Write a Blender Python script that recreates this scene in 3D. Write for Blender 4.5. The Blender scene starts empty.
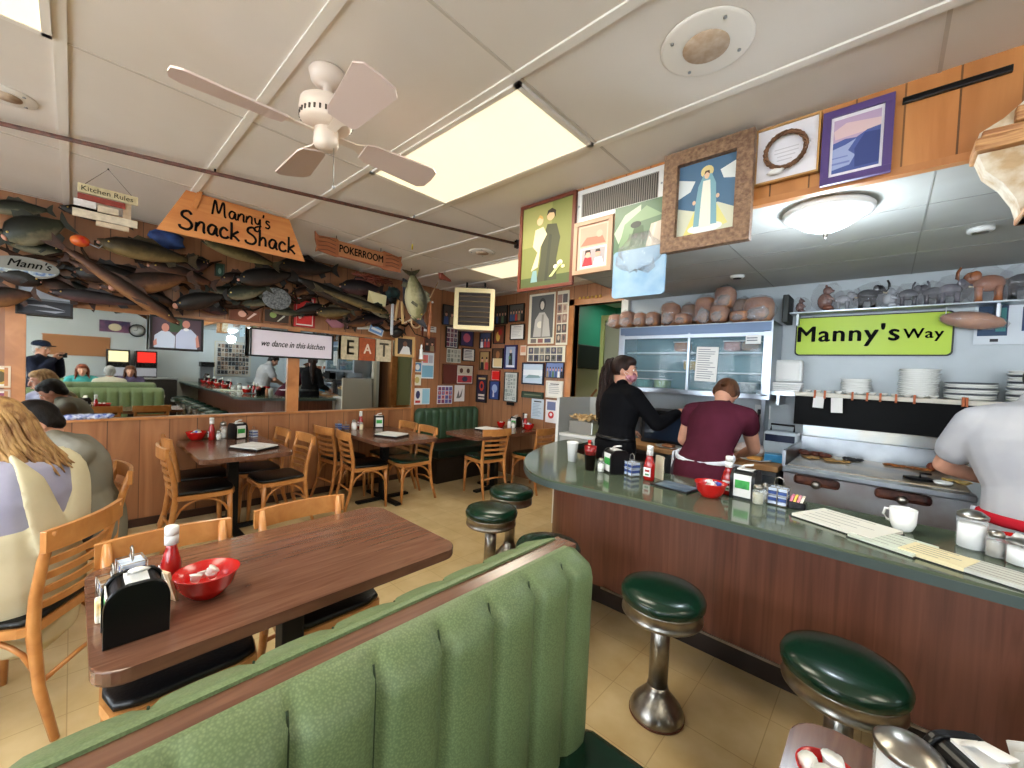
import bpy, bmesh, math, random
from mathutils import Vector, Matrix, Euler
random.seed(7)
PI = math.pi
sc = bpy.context.scene
COL = sc.collection

# ------------------------------------------------------------------ camera, world, light, exposure
# world axes: X to the right along the lunch counter, Y deeper along the mirror wall, Z up; the eye is 1.5 m above the floor
cam_d = bpy.data.cameras.new('camera'); cam = bpy.data.objects.new('camera', cam_d); COL.objects.link(cam)
_R = Matrix(((0.734, 0.050, -0.677), (0.677, 0.011, 0.736), (0.044, -0.999, -0.026)))
_cx, _cy, _cz = _R.col[0].normalized(), None, _R.col[2].normalized()
_cx = (_cx - _cz * _cx.dot(_cz)).normalized()
_up = _cx.cross(_cz)                      # camera up is -(image down)
_m = Matrix((_cx, _up, -_cz)).transposed().to_4x4()
if _m[2][1] < 0:
    _m = Matrix((_cx, -_up, -_cz)).transposed().to_4x4()
_m.translation = Vector((0, 0, 1.5))
cam.matrix_world = _m
cam_d.sensor_width = 36; cam_d.lens = 405 / 1024 * 36; cam_d.clip_start = .02
sc.camera = cam
sc.view_settings.view_transform = 'Standard'; sc.view_settings.look = 'None'
sc.view_settings.exposure = 0.5; sc.view_settings.gamma = 1; sc.view_settings.use_curve_mapping = False
sc.cycles.use_denoising = True
sc.cycles.max_bounces = 7; sc.cycles.diffuse_bounces = 4; sc.cycles.glossy_bounces = 4
sc.cycles.transmission_bounces = 6; sc.cycles.transparent_max_bounces = 8
sc.cycles.caustics_reflective = False; sc.cycles.caustics_refractive = False
sc.cycles.sample_clamp_indirect = 4.0

wd = bpy.data.worlds.new('sky'); sc.world = wd; wd.use_nodes = True
_n = wd.node_tree.nodes; _bg = _n['Background']
_bg.inputs[0].default_value = (.84, .92, 1.0, 1); _bg.inputs[1].default_value = 11.5

def area(name, loc, size, power, color, rot=(0, 0, 0), portal=False, parent=None):
    l = bpy.data.lights.new(name, 'AREA'); l.shape = 'RECTANGLE'; l.size, l.size_y = size
    l.energy = power; l.color = color
    if portal: l.cycles.is_portal = True
    o = bpy.data.objects.new(name, l); o.location = loc; o.rotation_euler = rot; COL.objects.link(o)
    if parent: o.parent = parent
    return o
# daylight enters through the street windows behind the camera (portals guide the real sky light)
for wx in (-3.3, -1.3, .7, 2.7):
    area('window_portal', (wx, -2.28, 1.62), (1.7, 1.35), 1, (1, 1, 1), (-PI/2, 0, 0), portal=True)
area('window_portal', (4.28, -1.55, 1.62), (1.1, 1.1), 1, (1, 1, 1), (0, -PI/2, 0), portal=True)

# ------------------------------------------------------------------ materials
def lin(c):
    r = []
    for v in c[:3]:
        v = v / 255.
        r.append(v / 12.92 if v <= .04045 else ((v + .055) / 1.055) ** 2.4)
    return (*r, 1)
_mats = {}
def mat(name, c=(200, 200, 200), rough=.5, metal=0, spec=.5, emit=None, es=0, alpha=1, trans=0, bump=0, bs=60, var=0, vs=6, coat=0, stretch=(1, 1, 1), c2=None, ior=1.45):
    """procedural principled material: colour c, optional second colour c2 mixed by noise, bump noise"""
    if name in _mats: return _mats[name]
    m = bpy.data.materials.new(name); m.use_nodes = True; _mats[name] = m
    nt = m.node_tree; N = nt.nodes; Lk = nt.links; b = N['Principled BSDF']
    b.inputs['Base Color'].default_value = lin(c); b.inputs['Roughness'].default_value = rough
    b.inputs['Metallic'].default_value = metal; b.inputs['Specular IOR Level'].default_value = spec
    b.inputs['IOR'].default_value = ior
    if emit: b.inputs['Emission Color'].default_value = lin(emit); b.inputs['Emission Strength'].default_value = es
    if alpha < 1: b.inputs['Alpha'].default_value = alpha
    if trans: b.inputs['Transmission Weight'].default_value = trans
    if coat: b.inputs['Coat Weight'].default_value = coat; b.inputs['Coat Roughness'].default_value = .12
    if var or bump or c2:
        tc = N.new('ShaderNodeTexCoord'); mp = N.new('ShaderNodeMapping'); mp.inputs['Scale'].default_value = stretch
        Lk.new(tc.outputs['Object'], mp.inputs['Vector'])
    if var or c2:
        no = N.new('ShaderNodeTexNoise'); no.inputs['Scale'].default_value = vs; no.inputs['Detail'].default_value = 4
        Lk.new(mp.outputs[0], no.inputs['Vector'])
        rp = N.new('ShaderNodeValToRGB'); rp.color_ramp.elements[0].position = .35; rp.color_ramp.elements[1].position = .65
        if c2 is None: c2 = tuple(v * (1 - var) for v in c)
        rp.color_ramp.elements[0].color = lin(c); rp.color_ramp.elements[1].color = lin(c2)
        Lk.new(no.outputs['Fac'], rp.inputs[0]); Lk.new(rp.outputs[0], b.inputs['Base Color'])
    if bump:
        n2 = N.new('ShaderNodeTexNoise'); n2.inputs['Scale'].default_value = bs; n2.inputs['Detail'].default_value = 3
        Lk.new(mp.outputs[0], n2.inputs['Vector'])
        bp = N.new('ShaderNodeBump'); bp.inputs['Strength'].default_value = bump; bp.inputs['Distance'].default_value = .01
        Lk.new(n2.outputs['Fac'], bp.inputs['Height']); Lk.new(bp.outputs[0], b.inputs['Normal'])
    return m

def wood(name, c1, c2, rough=.4, grain=(14, 14, 1.2), groove=None, gax=0, scale=1.0, coat=0, gdark=.35, spec=.5):
    """wood: streaked noise along the long axis; groove = spacing of dark plank joints along axis gax"""
    if name in _mats: return _mats[name]
    m = bpy.data.materials.new(name); m.use_nodes = True; _mats[name] = m
    nt = m.node_tree; N = nt.nodes; Lk = nt.links; b = N['Principled BSDF']
    b.inputs['Roughness'].default_value = rough; b.inputs['Specular IOR Level'].default_value = spec
    if coat: b.inputs['Coat Weight'].default_value = coat; b.inputs['Coat Roughness'].default_value = .15
    tc = N.new('ShaderNodeTexCoord'); mp = N.new('ShaderNodeMapping'); mp.inputs['Scale'].default_value = grain
    Lk.new(tc.outputs['Object'], mp.inputs['Vector'])
    no = N.new('ShaderNodeTexNoise'); no.inputs['Scale'].default_value = 1.6 * scale; no.inputs['Detail'].default_value = 6
    no.inputs['Distortion'].default_value = 1.1; Lk.new(mp.outputs[0], no.inputs['Vector'])
    rp = N.new('ShaderNodeValToRGB'); rp.color_ramp.elements[0].position = .32; rp.color_ramp.elements[1].position = .68
    rp.color_ramp.elements[0].color = lin(c1); rp.color_ramp.elements[1].color = lin(c2)
    Lk.new(no.outputs['Fac'], rp.inputs[0]); out = rp.outputs[0]
    if groove:
        sp = N.new('ShaderNodeSeparateXYZ'); Lk.new(tc.outputs['Object'], sp.inputs[0])
        def ma(op, a, bb, cc=None):
            x = N.new('ShaderNodeMath'); x.operation = op
            for i, v in enumerate((a, bb, cc)):
                if v is None: continue
                if isinstance(v, (int, float)): x.inputs[i].default_value = v
                else: Lk.new(v, x.inputs[i])
            return x.outputs[0]
        d = ma('DIVIDE', sp.outputs[gax], groove)
        fr = ma('FRACT', d, None); fl = ma('FLOOR', d, None)
        wn = N.new('ShaderNodeTexWhiteNoise'); wn.noise_dimensions = '1D'; Lk.new(fl, wn.inputs['W'])
        ln = ma('LESS_THAN', fr, .006 / groove)
        k = ma('MULTIPLY_ADD', wn.outputs['Value'], .22, .86)
        k2 = ma('MULTIPLY', ln, 1 - gdark); k3 = ma('SUBTRACT', k, k2)
        mx = N.new('ShaderNodeVectorMath'); mx.operation = 'SCALE'
        Lk.new(out, mx.inputs[0]); Lk.new(k3, mx.inputs['Scale']); out = mx.outputs[0]
    Lk.new(out, b.inputs['Base Color'])
    return m

# ------------------------------------------------------------------ mesh builder
class B:
    def __init__(s): s.bm = bmesh.new(); s.mi = 0; s.ms = []
    def m(s, material):
        if material not in s.ms: s.ms.append(material)
        s.mi = s.ms.index(material); return s
    def _new(s, faces, smooth=False):
        for f in faces: f.material_index = s.mi; f.smooth = smooth
    def box(s, x0, x1, y0, y1, z0, z1, bev=0, rot=None, piv=None):
        bm = s.bm
        vs = [bm.verts.new((x, y, z)) for x in (x0, x1) for y in (y0, y1) for z in (z0, z1)]
        idx = ((0, 1, 3, 2), (4, 6, 7, 5), (0, 4, 5, 1), (2, 3, 7, 6), (0, 2, 6, 4), (1, 5, 7, 3))
        fs = [bm.faces.new([vs[i] for i in f]) for f in idx]
        if bev:
            es = list({e for f in fs for e in f.edges})
            r = bmesh.ops.bevel(bm, geom=es, offset=bev, segments=2, affect='EDGES', profile=.5)
            vs = list({v for f in r['faces'] for v in f.verts} | {v for v in vs if v.is_valid})
            fs = list({f for v in vs for f in v.link_faces})
        s._new(fs)
        if rot is not None:
            M = Euler(rot).to_matrix(); p = Vector(piv) if piv else Vector(((x0+x1)/2, (y0+y1)/2, (z0+z1)/2))
            for v in vs: v.co = p + M @ (v.co - p)
        return s
    def lathe(s, prof, c=(0, 0, 0), n=24, rot=None, sx=1, sy=1, smooth=True):
        bm = s.bm; c = Vector(c); M = Euler(rot).to_matrix() if rot else None; rings = []
        def P(x, y, z):
            v = Vector((x * sx, y * sy, z)); return c + (M @ v if M else v)
        for r, z in prof:
            if r < 1e-5: rings.append([bm.verts.new(P(0, 0, z))])
            else: rings.append([bm.verts.new(P(r*math.cos(2*PI*i/n), r*math.sin(2*PI*i/n), z)) for i in range(n)])
        fs = []
        for a, b in zip(rings, rings[1:]):
            for i in range(n):
                j = (i+1) % n
                if len(a) == 1 and len(b) == 1: continue
                if len(a) == 1: fs.append(bm.faces.new((a[0], b[j], b[i])))
                elif len(b) == 1: fs.append(bm.faces.new((a[i], a[j], b[0])))
                else: fs.append(bm.faces.new((a[i], a[j], b[j], b[i])))
        if len(rings[0]) > 1: fs.append(bm.faces.new(rings[0][::-1]))
        if len(rings[-1]) > 1: fs.append(bm.faces.new(rings[-1]))
        s._new(fs, smooth); return s
    def tube(s, pts, r, n=8, closed=False, flat=1.0, smooth=True, up=None):
        """tube along pts; r number or list; flat = squash of the second cross axis"""
        bm = s.bm; P = [Vector(p) for p in pts]; k = len(P); rr = r if isinstance(r, (list, tuple)) else [r]*k
        rings = []; ref = Vector(up) if up else None
        for i, p in enumerate(P):
            if closed: t = P[(i+1) % k] - P[i-1]
            else: t = (P[min(i+1, k-1)] - P[max(i-1, 0)])
            if t.length < 1e-9: t = Vector((0, 0, 1))
            t.normalize()
            a = ref if ref else (Vector((0, 0, 1)) if abs(t.z) < .9 else Vector((1, 0, 0)))
            u = t.cross(a)
            if u.length < 1e-4: u = t.cross(Vector((1, 0, 0)))
            u.normalize(); w = u.cross(t).normalized()
            rings.append([bm.verts.new(p + u*rr[i]*math.cos(2*PI*j/n) + w*rr[i]*flat*math.sin(2*PI*j/n)) for j in range(n)])
        fs = []
        rg = list(zip(rings, rings[1:])) + ([(rings[-1], rings[0])] if closed else [])
        for a, b in rg:
            for j in range(n):
                q = (j+1) % n; fs.append(bm.faces.new((a[j], a[q], b[q], b[j])))
        if not closed: fs += [bm.faces.new(rings[0][::-1]), bm.faces.new(rings[-1])]
        s._new(fs, smooth); return s
    def prism(s, pts, z0, z1, M=None, bev=0):
        """polygon pts (x,y) extruded z0..z1, then transformed by matrix M"""
        bm = s.bm
        lo = [bm.verts.new((p[0], p[1], z0)) for p in pts]; hi = [bm.verts.new((p[0], p[1], z1)) for p in pts]
        fs = [bm.faces.new(lo[::-1]), bm.faces.new(hi)]
        k = len(pts)
        for i in range(k): fs.append(bm.faces.new((lo[i], lo[(i+1) % k], hi[(i+1) % k], hi[i])))
        vs = lo + hi
        if bev:
            es = list(fs[0].edges) + list(fs[1].edges)
            r = bmesh.ops.bevel(bm, geom=es, offset=bev, segments=2, affect='EDGES', profile=.5)
            vs = list({v for f in r['faces'] for v in f.verts} | {v for v in vs if v.is_valid})
            fs = list({f for v in vs for f in v.link_faces})
        s._new(fs)
        if M is not None:
            for v in vs: v.co = M @ v.co
        return s
    def ell(s, c, r, n=14, rot=None, noise=0, seed=0):
        k = n // 2
        prof = [(math.sin(PI*i/k) if 0 < i < k else 0, -math.cos(PI*i/k)) for i in range(k+1)]
        n0 = len(s.bm.verts)
        s.lathe([(p, z) for p, z in prof], n=n)
        s.bm.verts.ensure_lookup_table()
        M = Euler(rot).to_matrix() if rot else Matrix.Identity(3); c = Vector(c); rd = random.Random(seed)
        for v in s.bm.verts[n0:]:
            q = 1 + (rd.uniform(-noise, noise) if noise else 0)
            v.co = c + M @ Vector((v.co.x*r[0]*q, v.co.y*r[1]*q, v.co.z*r[2]*q))
        return s
    def poly(s, pts):
        f = s.bm.faces.new([s.bm.verts.new(p) for p in pts]); s._new([f]); return s
    def mesh(s, name):
        bmesh.ops.recalc_face_normals(s.bm, faces=s.bm.faces[:])
        me = bpy.data.meshes.new(name); s.bm.to_mesh(me); s.bm.free()
        for m_ in s.ms: me.materials.append(m_)
        return me
    def obj(s, name, material=None, parent=None, loc=None, rot=None):
        if material is not None and not s.ms: s.ms = [material]
        me = s.mesh(name); o = bpy.data.objects.new(name, me); COL.objects.link(o)
        if parent: o.parent = parent
        if loc: o.location = loc
        if rot: o.rotation_euler = rot
        return o

def tag(o, label, cat, group=None):
    o['label'] = label; o['category'] = cat
    if group: o['group'] = group
    return o
def thing(name, label, cat, loc=(0, 0, 0), rz=0, group=None):
    o = bpy.data.objects.new(name, None); COL.objects.link(o); o.empty_display_size = .1
    o.location = loc; o.rotation_euler = (0, 0, rz); return tag(o, label, cat, group)
def struct(o):
    o['kind'] = 'structure'; return o
def dup(root, loc, rz=None, label=None, group=None, rot=None, scale=None):
    def cp(o, par):
        c = o.copy(); COL.objects.link(c)
        if par: c.parent = par
        for ch in list(o.children): cp(ch, c)
        return c
    r = cp(root, None); r.location = loc
    if rz is not None: r.rotation_euler = (0, 0, rz)
    if rot: r.rotation_euler = rot
    if scale: r.scale = scale
    if label: r['label'] = label
    if group: r['group'] = group
    return r
def from_mods(name, me, mods, material, parent=None):
    o = bpy.data.objects.new(name, me); COL.objects.link(o)
    for t, kw in mods:
        md = o.modifiers.new(t, t)
        for k, v in kw.items(): setattr(md, k, v)
    dg = bpy.context.evaluated_depsgraph_get(); dg.update()
    m2 = bpy.data.meshes.new_from_object(o.evaluated_get(dg)); m2.name = name
    o.modifiers.clear(); o.data = m2
    if material:
        m2.materials.clear(); m2.materials.append(material)
    if parent: o.parent = parent
    for p in m2.polygons: p.use_smooth = True
    return o
def text(name, body, size, material, parent, loc, rot=(PI/2, 0, 0), depth=.003, shear=0, align='CENTER', sx=1, space=1, off=0, bold=0):
    c = bpy.data.curves.new(name, 'FONT'); c.body = body; c.size = size; c.extrude = depth; c.shear = shear
    c.align_x = align; c.align_y = 'CENTER'; c.space_character = space; c.offset = off; c.resolution_u = 3
    o = bpy.data.objects.new(name, c); COL.objects.link(o)
    dg = bpy.context.evaluated_depsgraph_get(); dg.update()
    me = bpy.data.meshes.new_from_object(o.evaluated_get(dg)); bpy.data.objects.remove(o); bpy.data.curves.remove(c)
    if bold:      # heavier strokes: the outline repeated a hair to each side
        bm = bmesh.new(); bm.from_mesh(me); src = bm.verts[:] + bm.edges[:] + bm.faces[:]
        for dx, dy in ((-bold, 0), (bold, 0), (0, bold*.6), (0, -bold*.6), (bold*.5, bold*.3)):
            r = bmesh.ops.duplicate(bm, geom=src); bmesh.ops.translate(bm, vec=(dx, dy, depth*.05*len(bm.verts) % .0003), verts=[v for v in r['geom'] if isinstance(v, bmesh.types.BMVert)])
        bm.to_mesh(me); bm.free()
    me.materials.clear(); me.materials.append(material); me.name = name
    t = bpy.data.objects.new(name, me); COL.objects.link(t); t.location = loc; t.rotation_euler = rot; t.scale = (sx, 1, 1)
    if parent: t.parent = parent
    return t
def rrect(w, h, r, n=5, cx=0, cy=0):
    pts = []
    for ax, ay, a0 in ((w/2-r, h/2-r, 0), (-w/2+r, h/2-r, 90), (-w/2+r, -h/2+r, 180), (w/2-r, -h/2+r, 270)):
        for i in range(n+1):
            a = math.radians(a0 + 90*i/n); pts.append((cx+ax+r*math.cos(a), cy+ay+r*math.sin(a)))
    return pts
def arc(c, r, a0, a1, n=10, plane='xz'):
    o = []
    for i in range(n+1):
        a = math.radians(a0 + (a1-a0)*i/n); u, v = r*math.cos(a), r*math.sin(a)
        o.append((c[0]+u, c[1], c[2]+v) if plane == 'xz' else ((c[0]+u, c[1]+v, c[2]) if plane == 'xy' else (c[0], c[1]+u, c[2]+v)))
    return o
UPR = Matrix.Rotation(PI/2, 4, 'X')       # polygon (x,y) stood up: y becomes z, front faces -y

# shared materials
M = dict(
 chairwood=wood('honey_wood', (196, 136, 76), (170, 108, 54), .35, (6, 6, 6), coat=.3),
 vinyl=mat('black_vinyl', (10, 11, 13), .32, spec=.4, bump=.15, bs=80),
 greenvinyl=mat('dark_green_vinyl', (12, 44, 30), .25, coat=.2),
 chrome=mat('brushed_chrome', (168, 163, 155), .3, 1, var=.15, vs=20),
 steel=mat('stainless_steel', (178, 184, 190), .28, 1, var=.12, vs=5),
 black=mat('black_plastic', (7, 7, 9), .32, spec=.35),
 iron=mat('black_iron', (10, 10, 11), .5, spec=.3),
 white=mat('white_plastic', (226, 226, 224), .4),
 paper=mat('white_paper', (226, 224, 220), .8),
 cream=mat('cream_paper', (222, 206, 170), .8),
 red=mat('red_plastic', (186, 22, 20), .25, coat=.3),
 ketchup=mat('ketchup_red', (150, 14, 12), .2, coat=.5),
 glass=mat('clear_glass', (250, 252, 252), .03, trans=1, ior=1.3),
 ceramic=mat('white_ceramic', (236, 236, 232), .18, coat=.5),
 skin=mat('skin', (206, 150, 124), .5, var=.06, vs=10),
)

# ================================================================== THE SETTING
XW, XE, YS, YN, ZC = -4.83, 4.30, -2.30, 4.43, 2.68
YK, ZK, XS, YF = 4.12, 2.35, -1.97, 2.155         # kitchen back wall, low kitchen ceiling, soffit left end, soffit front
def floor_mat():
    m = bpy.data.materials.new('vinyl_floor_tile'); m.use_nodes = True; nt = m.node_tree; N = nt.nodes; Lk = nt.links; b = N['Principled BSDF']
    b.inputs['Roughness'].default_value = .32; b.inputs['Specular IOR Level'].default_value = .4
    tc = N.new('ShaderNodeTexCoord')
    br = N.new('ShaderNodeTexBrick'); br.offset = 0; br.inputs['Scale'].default_value = 1
    br.inputs['Brick Width'].default_value = .305; br.inputs['Row Height'].default_value = .305
    br.inputs['Mortar Size'].default_value = .0022; br.inputs['Mortar Smooth'].default_value = .3
    br.inputs['Color1'].default_value = lin((208, 186, 143)); br.inputs['Color2'].default_value = lin((201, 178, 134)); br.inputs['Mortar'].default_value = lin((176, 152, 108))
    Lk.new(tc.outputs['Object'], br.inputs['Vector'])
    no = N.new('ShaderNodeTexNoise'); no.inputs['Scale'].default_value = 5; no.inputs['Detail'].default_value = 8; Lk.new(tc.outputs['Object'], no.inputs['Vector'])
    rp = N.new('ShaderNodeValToRGB'); rp.color_ramp.elements[0].position = .3; rp.color_ramp.elements[0].color = lin((226, 216, 196)); rp.color_ramp.elements[1].position = .7
    Lk.new(no.outputs['Fac'], rp.inputs[0])
    mx = N.new('ShaderNodeMix'); mx.data_type = 'RGBA'; mx.blend_type = 'MULTIPLY'; mx.inputs[0].default_value = .9
    Lk.new(br.outputs['Color'], mx.inputs[6]); Lk.new(rp.outputs[0], mx.inputs[7]); Lk.new(mx.outputs[2], b.inputs['Base Color'])
    return m
m_panel = wood('wall_panelling', (164, 112, 74), (136, 88, 56), .38, (5, 5, .55), groove=.203, gax=1, coat=.15)
m_panelx = wood('far_wall_panelling', (172, 122, 86), (150, 102, 70), .4, (5, 5, .55), groove=.203, gax=0, coat=.1)
m_soffit = wood('soffit_panelling', (200, 136, 78), (172, 108, 56), .35, (4, 4, .5), groove=.145, gax=0, coat=.2)
m_trim = wood('oak_trim', (190, 128, 76), (162, 102, 56), .35, (3, 3, 3), coat=.2)
m_wallw = mat('painted_white_wall', (206, 212, 214), .55, var=.03, vs=2)
m_wallk = mat('kitchen_wall', (180, 188, 192), .4, var=.05, vs=3)
m_ceil = mat('ceiling_panel', (226, 219, 212), .85, c2=(218, 209, 199), vs=1.3)
m_tbar = mat('ceiling_bar_paint', (232, 226, 218), .6)
m_lowc = mat('kitchen_ceiling', (186, 188, 186), .5, c2=(172, 172, 168), vs=2)

struct(B().box(XW-.1, XE+.1, YS-.1, 6.4, -.1, 0).obj('floor', floor_mat()))
struct(B().box(XW-.1, XE+.1, YS-.1, 6.4, ZC, ZC+.1).obj('ceiling', m_ceil))
# suspended-ceiling bars: 4 ft by 2 ft cells
m_joint = mat('ceiling_joint_line', (196, 186, 175), .7)
b = B().m(m_tbar)
ys = [-.045 + .6115*i for i in range(-3, 8)]; xs = [-3.57 + 1.22*i for i in range(-1, 7)]
for y in ys:
    b.box(XW, XE, y-.019, y+.019, ZC-.008, ZC+.002)
for x in xs:
    if x < XW: continue
    b.m(m_joint).box(x-.006, x+.006, YS, YN, ZC-.003, ZC+.002)
struct(b.obj('trim_ceiling_bars'))

# mirror wall (x = XW) with wainscot, mirror between wood posts, panelling above
struct(B().box(XW-.1, XW, YS-.1, YN+.1, 0, ZC).obj('wall_left', m_panel))
struct(B().box(XW, XW+.025, -.0, 3.2, .05, .955).obj('wall_wainscot', m_panel))
b = B().m(m_trim); b.box(XW, XW+.05, -.28, 3.2, .95, .972, bev=.004)
b.box(XW, XW+.03, -.28, 3.2, 1.872, 1.905)
b.box(XW, XW+.036, 1.59, 1.71, .972, 1.875); b.box(XW, XW+.036, -.34, -.24, .05, 1.9); b.box(XW, XW+.03, 3.185, 3.225, .05, 1.9)
struct(b.obj('trim_mirror_frame'))
struct(B().box(XW, XW+.04, YS, 3.2, 0, .07).obj('baseboard_left', mat('dark_baseboard', (58, 34, 22), .5)))
m_mirror = mat('mirror_silver', (214, 218, 214), .015, 1)
struct(B().box(XW+.001, XW+.012, -.24, 1.59, .972, 1.873).obj('window_1', m_mirror))['label'] = 'wall mirror left of the wooden post'
struct(B().box(XW+.001, XW+.012, 1.71, 3.19, .972, 1.873).obj('window_2', m_mirror))['label'] = 'wall mirror right of the wooden post'

# far wall (y = YN): panelled, with a doorway into a green back room
b = B().m(m_panelx); b.box(XW, -3.02, YN, YN+.1, 0, ZC); b.box(-2.2, XE, YN, YN+.1, 0, ZC); b.box(-3.02, -2.2, YN, YN+.1, 2.42, ZC)
struct(b.obj('wall_far'))
b = B().m(m_trim)
b.box(-3.1, -3.02, YN-.02, YN+.11, 0, 2.5); b.box(-2.24, -2.16, YN-.02, YN+.11, 0, 2.5); b.box(-3.1, -2.16, YN-.02, YN+.11, 2.42, 2.5)
struct(b.obj('trim_doorway'))
m_green = mat('green_paint', (40, 122, 98), .5)
struct(B().box(-4.0, -1.6, 6.2, 6.3, 0, ZC).obj('wall_back_room', m_green))
struct(B().box(-3.5, -3.4, YN+.1, 6.2, 0, ZC).obj('wall_back_room_left', m_green))
struct(B().box(-2.2, -2.1, YN+.1, 6.2, 0, ZC).obj('wall_back_room_right', mat('sage_paint', (170, 176, 140), .6)))
struct(B().box(-3.4, -2.2, 6.14, 6.2, 0, 1.62).obj('trim_back_room_wainscot', mat('cream_boards', (196, 190, 160), .55)))
struct(B().box(-3.4, -3.37, YN+.1, 6.14, 0, 1.62).obj('trim_back_room_boards', mat('cream_boards')))
t_ = B().box(-.17, 0, -.45, .45, 0, .34, bev=.01).obj('wall_cabinet', mat('dark_box', (20, 20, 22), .5)); t_.location = (-3.2, 5.2, 1.62); tag(t_, 'black box cabinet on the green wall inside the back doorway', 'cabinet')
d = B().m(mat('sage_door_frame', (178, 190, 120), .5))
d.box(-3.02, -2.96, 5.1, 5.16, 0, 2.3); d.box(-2.26, -2.2, 5.1, 5.16, 0, 2.3); d.box(-3.02, -2.2, 5.1, 5.16, 2.3, 2.38)
struct(d.obj('trim_inner_door')); 
d = struct(B().box(-2.95, -2.27, 5.11, 5.15, 0.02, 2.29).obj('door_1', mat('grey_green_door', (142, 146, 124), .45)))
hr = B().tube([(-2.98, 4.56, 1.02), (-2.98, 5.0, 1.32)], .018).obj('handrail', m_trim); tag(hr, 'sloping wooden handrail inside the green back doorway', 'handrail')

# kitchen shell
struct(B().box(-2.16, XE, YK, YK+.06, 0, ZC).obj('wall_kitchen', m_wallk))
struct(B().box(-2.16, -2.08, YK-.06, YK, 0, ZK).obj('trim_kitchen_post', mat('pale_post', (206, 206, 200), .5)))
b = B().m(m_lowc); b.box(XS, XE, YF+.02, YK+.02, ZK, ZK+.05); b.box(XS, XS+.02, YF+.02, YN, ZK, ZC)
b.box(XS, -2.1+.0001, YK-.2, YN, ZK, ZK+.05)
struct(b.obj('ceiling_kitchen'))
b = B().m(mat('ceiling_joint', (150, 150, 146), .6))
for y in (2.62, 3.05, 3.5): b.box(XS+.02, XE, y-.003, y+.003, ZK-.002, ZK+.001)
for x in (-1.6, -.75, .1, .95, 1.8): b.box(x-.003, x+.003, YF+.02, YK, ZK-.002, ZK+.001)
struct(b.obj('trim_kitchen_ceiling_joints'))
struct(B().box(XS, XE, YF, YF+.02, ZK-.01, ZC).obj('wall_soffit', m_soffit))
b = B().m(m_trim); b.box(XS, XE, YF-.008, YF+.03, ZK-.02, ZK+.008); struct(b.obj('trim_soffit_edge'))

# right end wall (x = XE) and street wall (y = YS) with windows
b = B().m(m_wallw)
b.box(XE, XE+.1, -.95, 4.3, 0, ZC); b.box(XE, XE+.1, YS-.1, -2.15, 0, ZC)
b.box(XE, XE+.1, -2.15, -.95, 0, 1.05); b.box(XE, XE+.1, -2.15, -.95, 2.2, ZC)
struct(b.obj('wall_right'))
b = B().m(m_wallw); wins = [(-4.2, -2.4), (-2.2, -.4), (-.2, 1.6), (1.8, 3.6)]
b.box(XW, XE, YS-.1, YS, 0, .93); b.box(XW, XE, YS-.1, YS, 2.32, ZC)
px = XW
for a, c in wins: b.box(px, a, YS-.1, YS, .93, 2.32); px = c
b.box(px, XE, YS-.1, YS, .93, 2.32)
struct(b.obj('wall_front'))
m_pane = mat('window_glass', (240, 246, 250), .02, alpha=.12)
for i, (a, c) in enumerate(wins):
    b = B().m(m_tbar); 
    b.box(a, a+.05, YS-.08, YS-.02, .93, 2.32); b.box(c-.05, c, YS-.08, YS-.02, .93, 2.32); b.box(a, c, YS-.08, YS-.02, .93, .98); b.box(a, c, YS-.08, YS-.02, 2.27, 2.32)
    b.box((a+c)/2-.02, (a+c)/2+.02, YS-.08, YS-.02, .98, 2.27)
    w = struct(b.obj('window_%d' % (i+3)))
    B().box(a+.05, c-.05, YS-.055, YS-.05, .98, 2.27).obj('glass_pane', m_pane, w)
b = B().m(m_tbar); b.box(XE+.02, XE+.08, -2.15, -2.1, 1.05, 2.2); b.box(XE+.02, XE+.08, -1.0, -.95, 1.05, 2.2); b.box(XE+.02, XE+.08, -2.1, -1.0, 2.15, 2.2); b.box(XE+.02, XE+.08, -2.1, -1.0, 1.05, 1.1)
w = struct(b.obj('window_7')); B().box(XE+.045, XE+.05, -2.1, -1.0, 1.1, 2.15).obj('glass_pane', m_pane, w)
# the street outside, made pale to bounce sky light up onto the ceiling
struct(B().box(-14, 14, -12, YS-.15, -.12, -.02).obj('ground_street', mat('bounce_concrete', (206, 204, 198), .9)))

# ------------------------------------------------------------------ ceiling fixtures
m_tube = mat('light_diffuser', (250, 244, 214), .5, emit=(255, 243, 208), es=.68)
def troffer(i, x0, x1, y0, y1, label, power):
    t = thing('ceiling_light', label, 'ceiling light', ((x0+x1)/2, (y0+y1)/2, ZC-.012))
    w, h = (x1-x0)/2-.012, (y1-y0)/2-.019
    b = B(); b.box(-w, w, -h, -h+.025, -.006, .01); b.box(-w, w, h-.025, h, -.006, .01); b.box(-w, -w+.025, -h, h, -.006, .01); b.box(w-.025, w, -h, h, -.006, .01)
    b.obj('frame', m_tbar, t)
    B().box(-w+.02, w-.02, -h+.02, h-.02, -.002, .004).obj('diffuser', m_tube, t)
    area('troffer_lamp', (0, 0, -.02), (2*w-.06, 2*h-.06), power, (1, .93, .76), (0, 0, 0), parent=t)
troffer(0, -2.35, -1.13, 1.178, 1.79, 'rectangular fluorescent ceiling light beside the white ceiling fan', 17)
troffer(1, -3.57, -2.35, 3.01, 3.62, 'fluorescent ceiling light near the far wall, beyond the hanging signs', 15)
troffer(2, -2.35, -1.13, -.656, -.045, 'fluorescent ceiling light cut by the top left corner of the view', 15)
for x0, y0 in ((1.31, 1.178), (1.31, -.656)):
    troffer(3, x0, x0+1.22, y0, y0+.6115, 'fluorescent ceiling light over the booths ' + ('next to the soffit' if y0 > 0 else 'on the window side'), 15)
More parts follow.
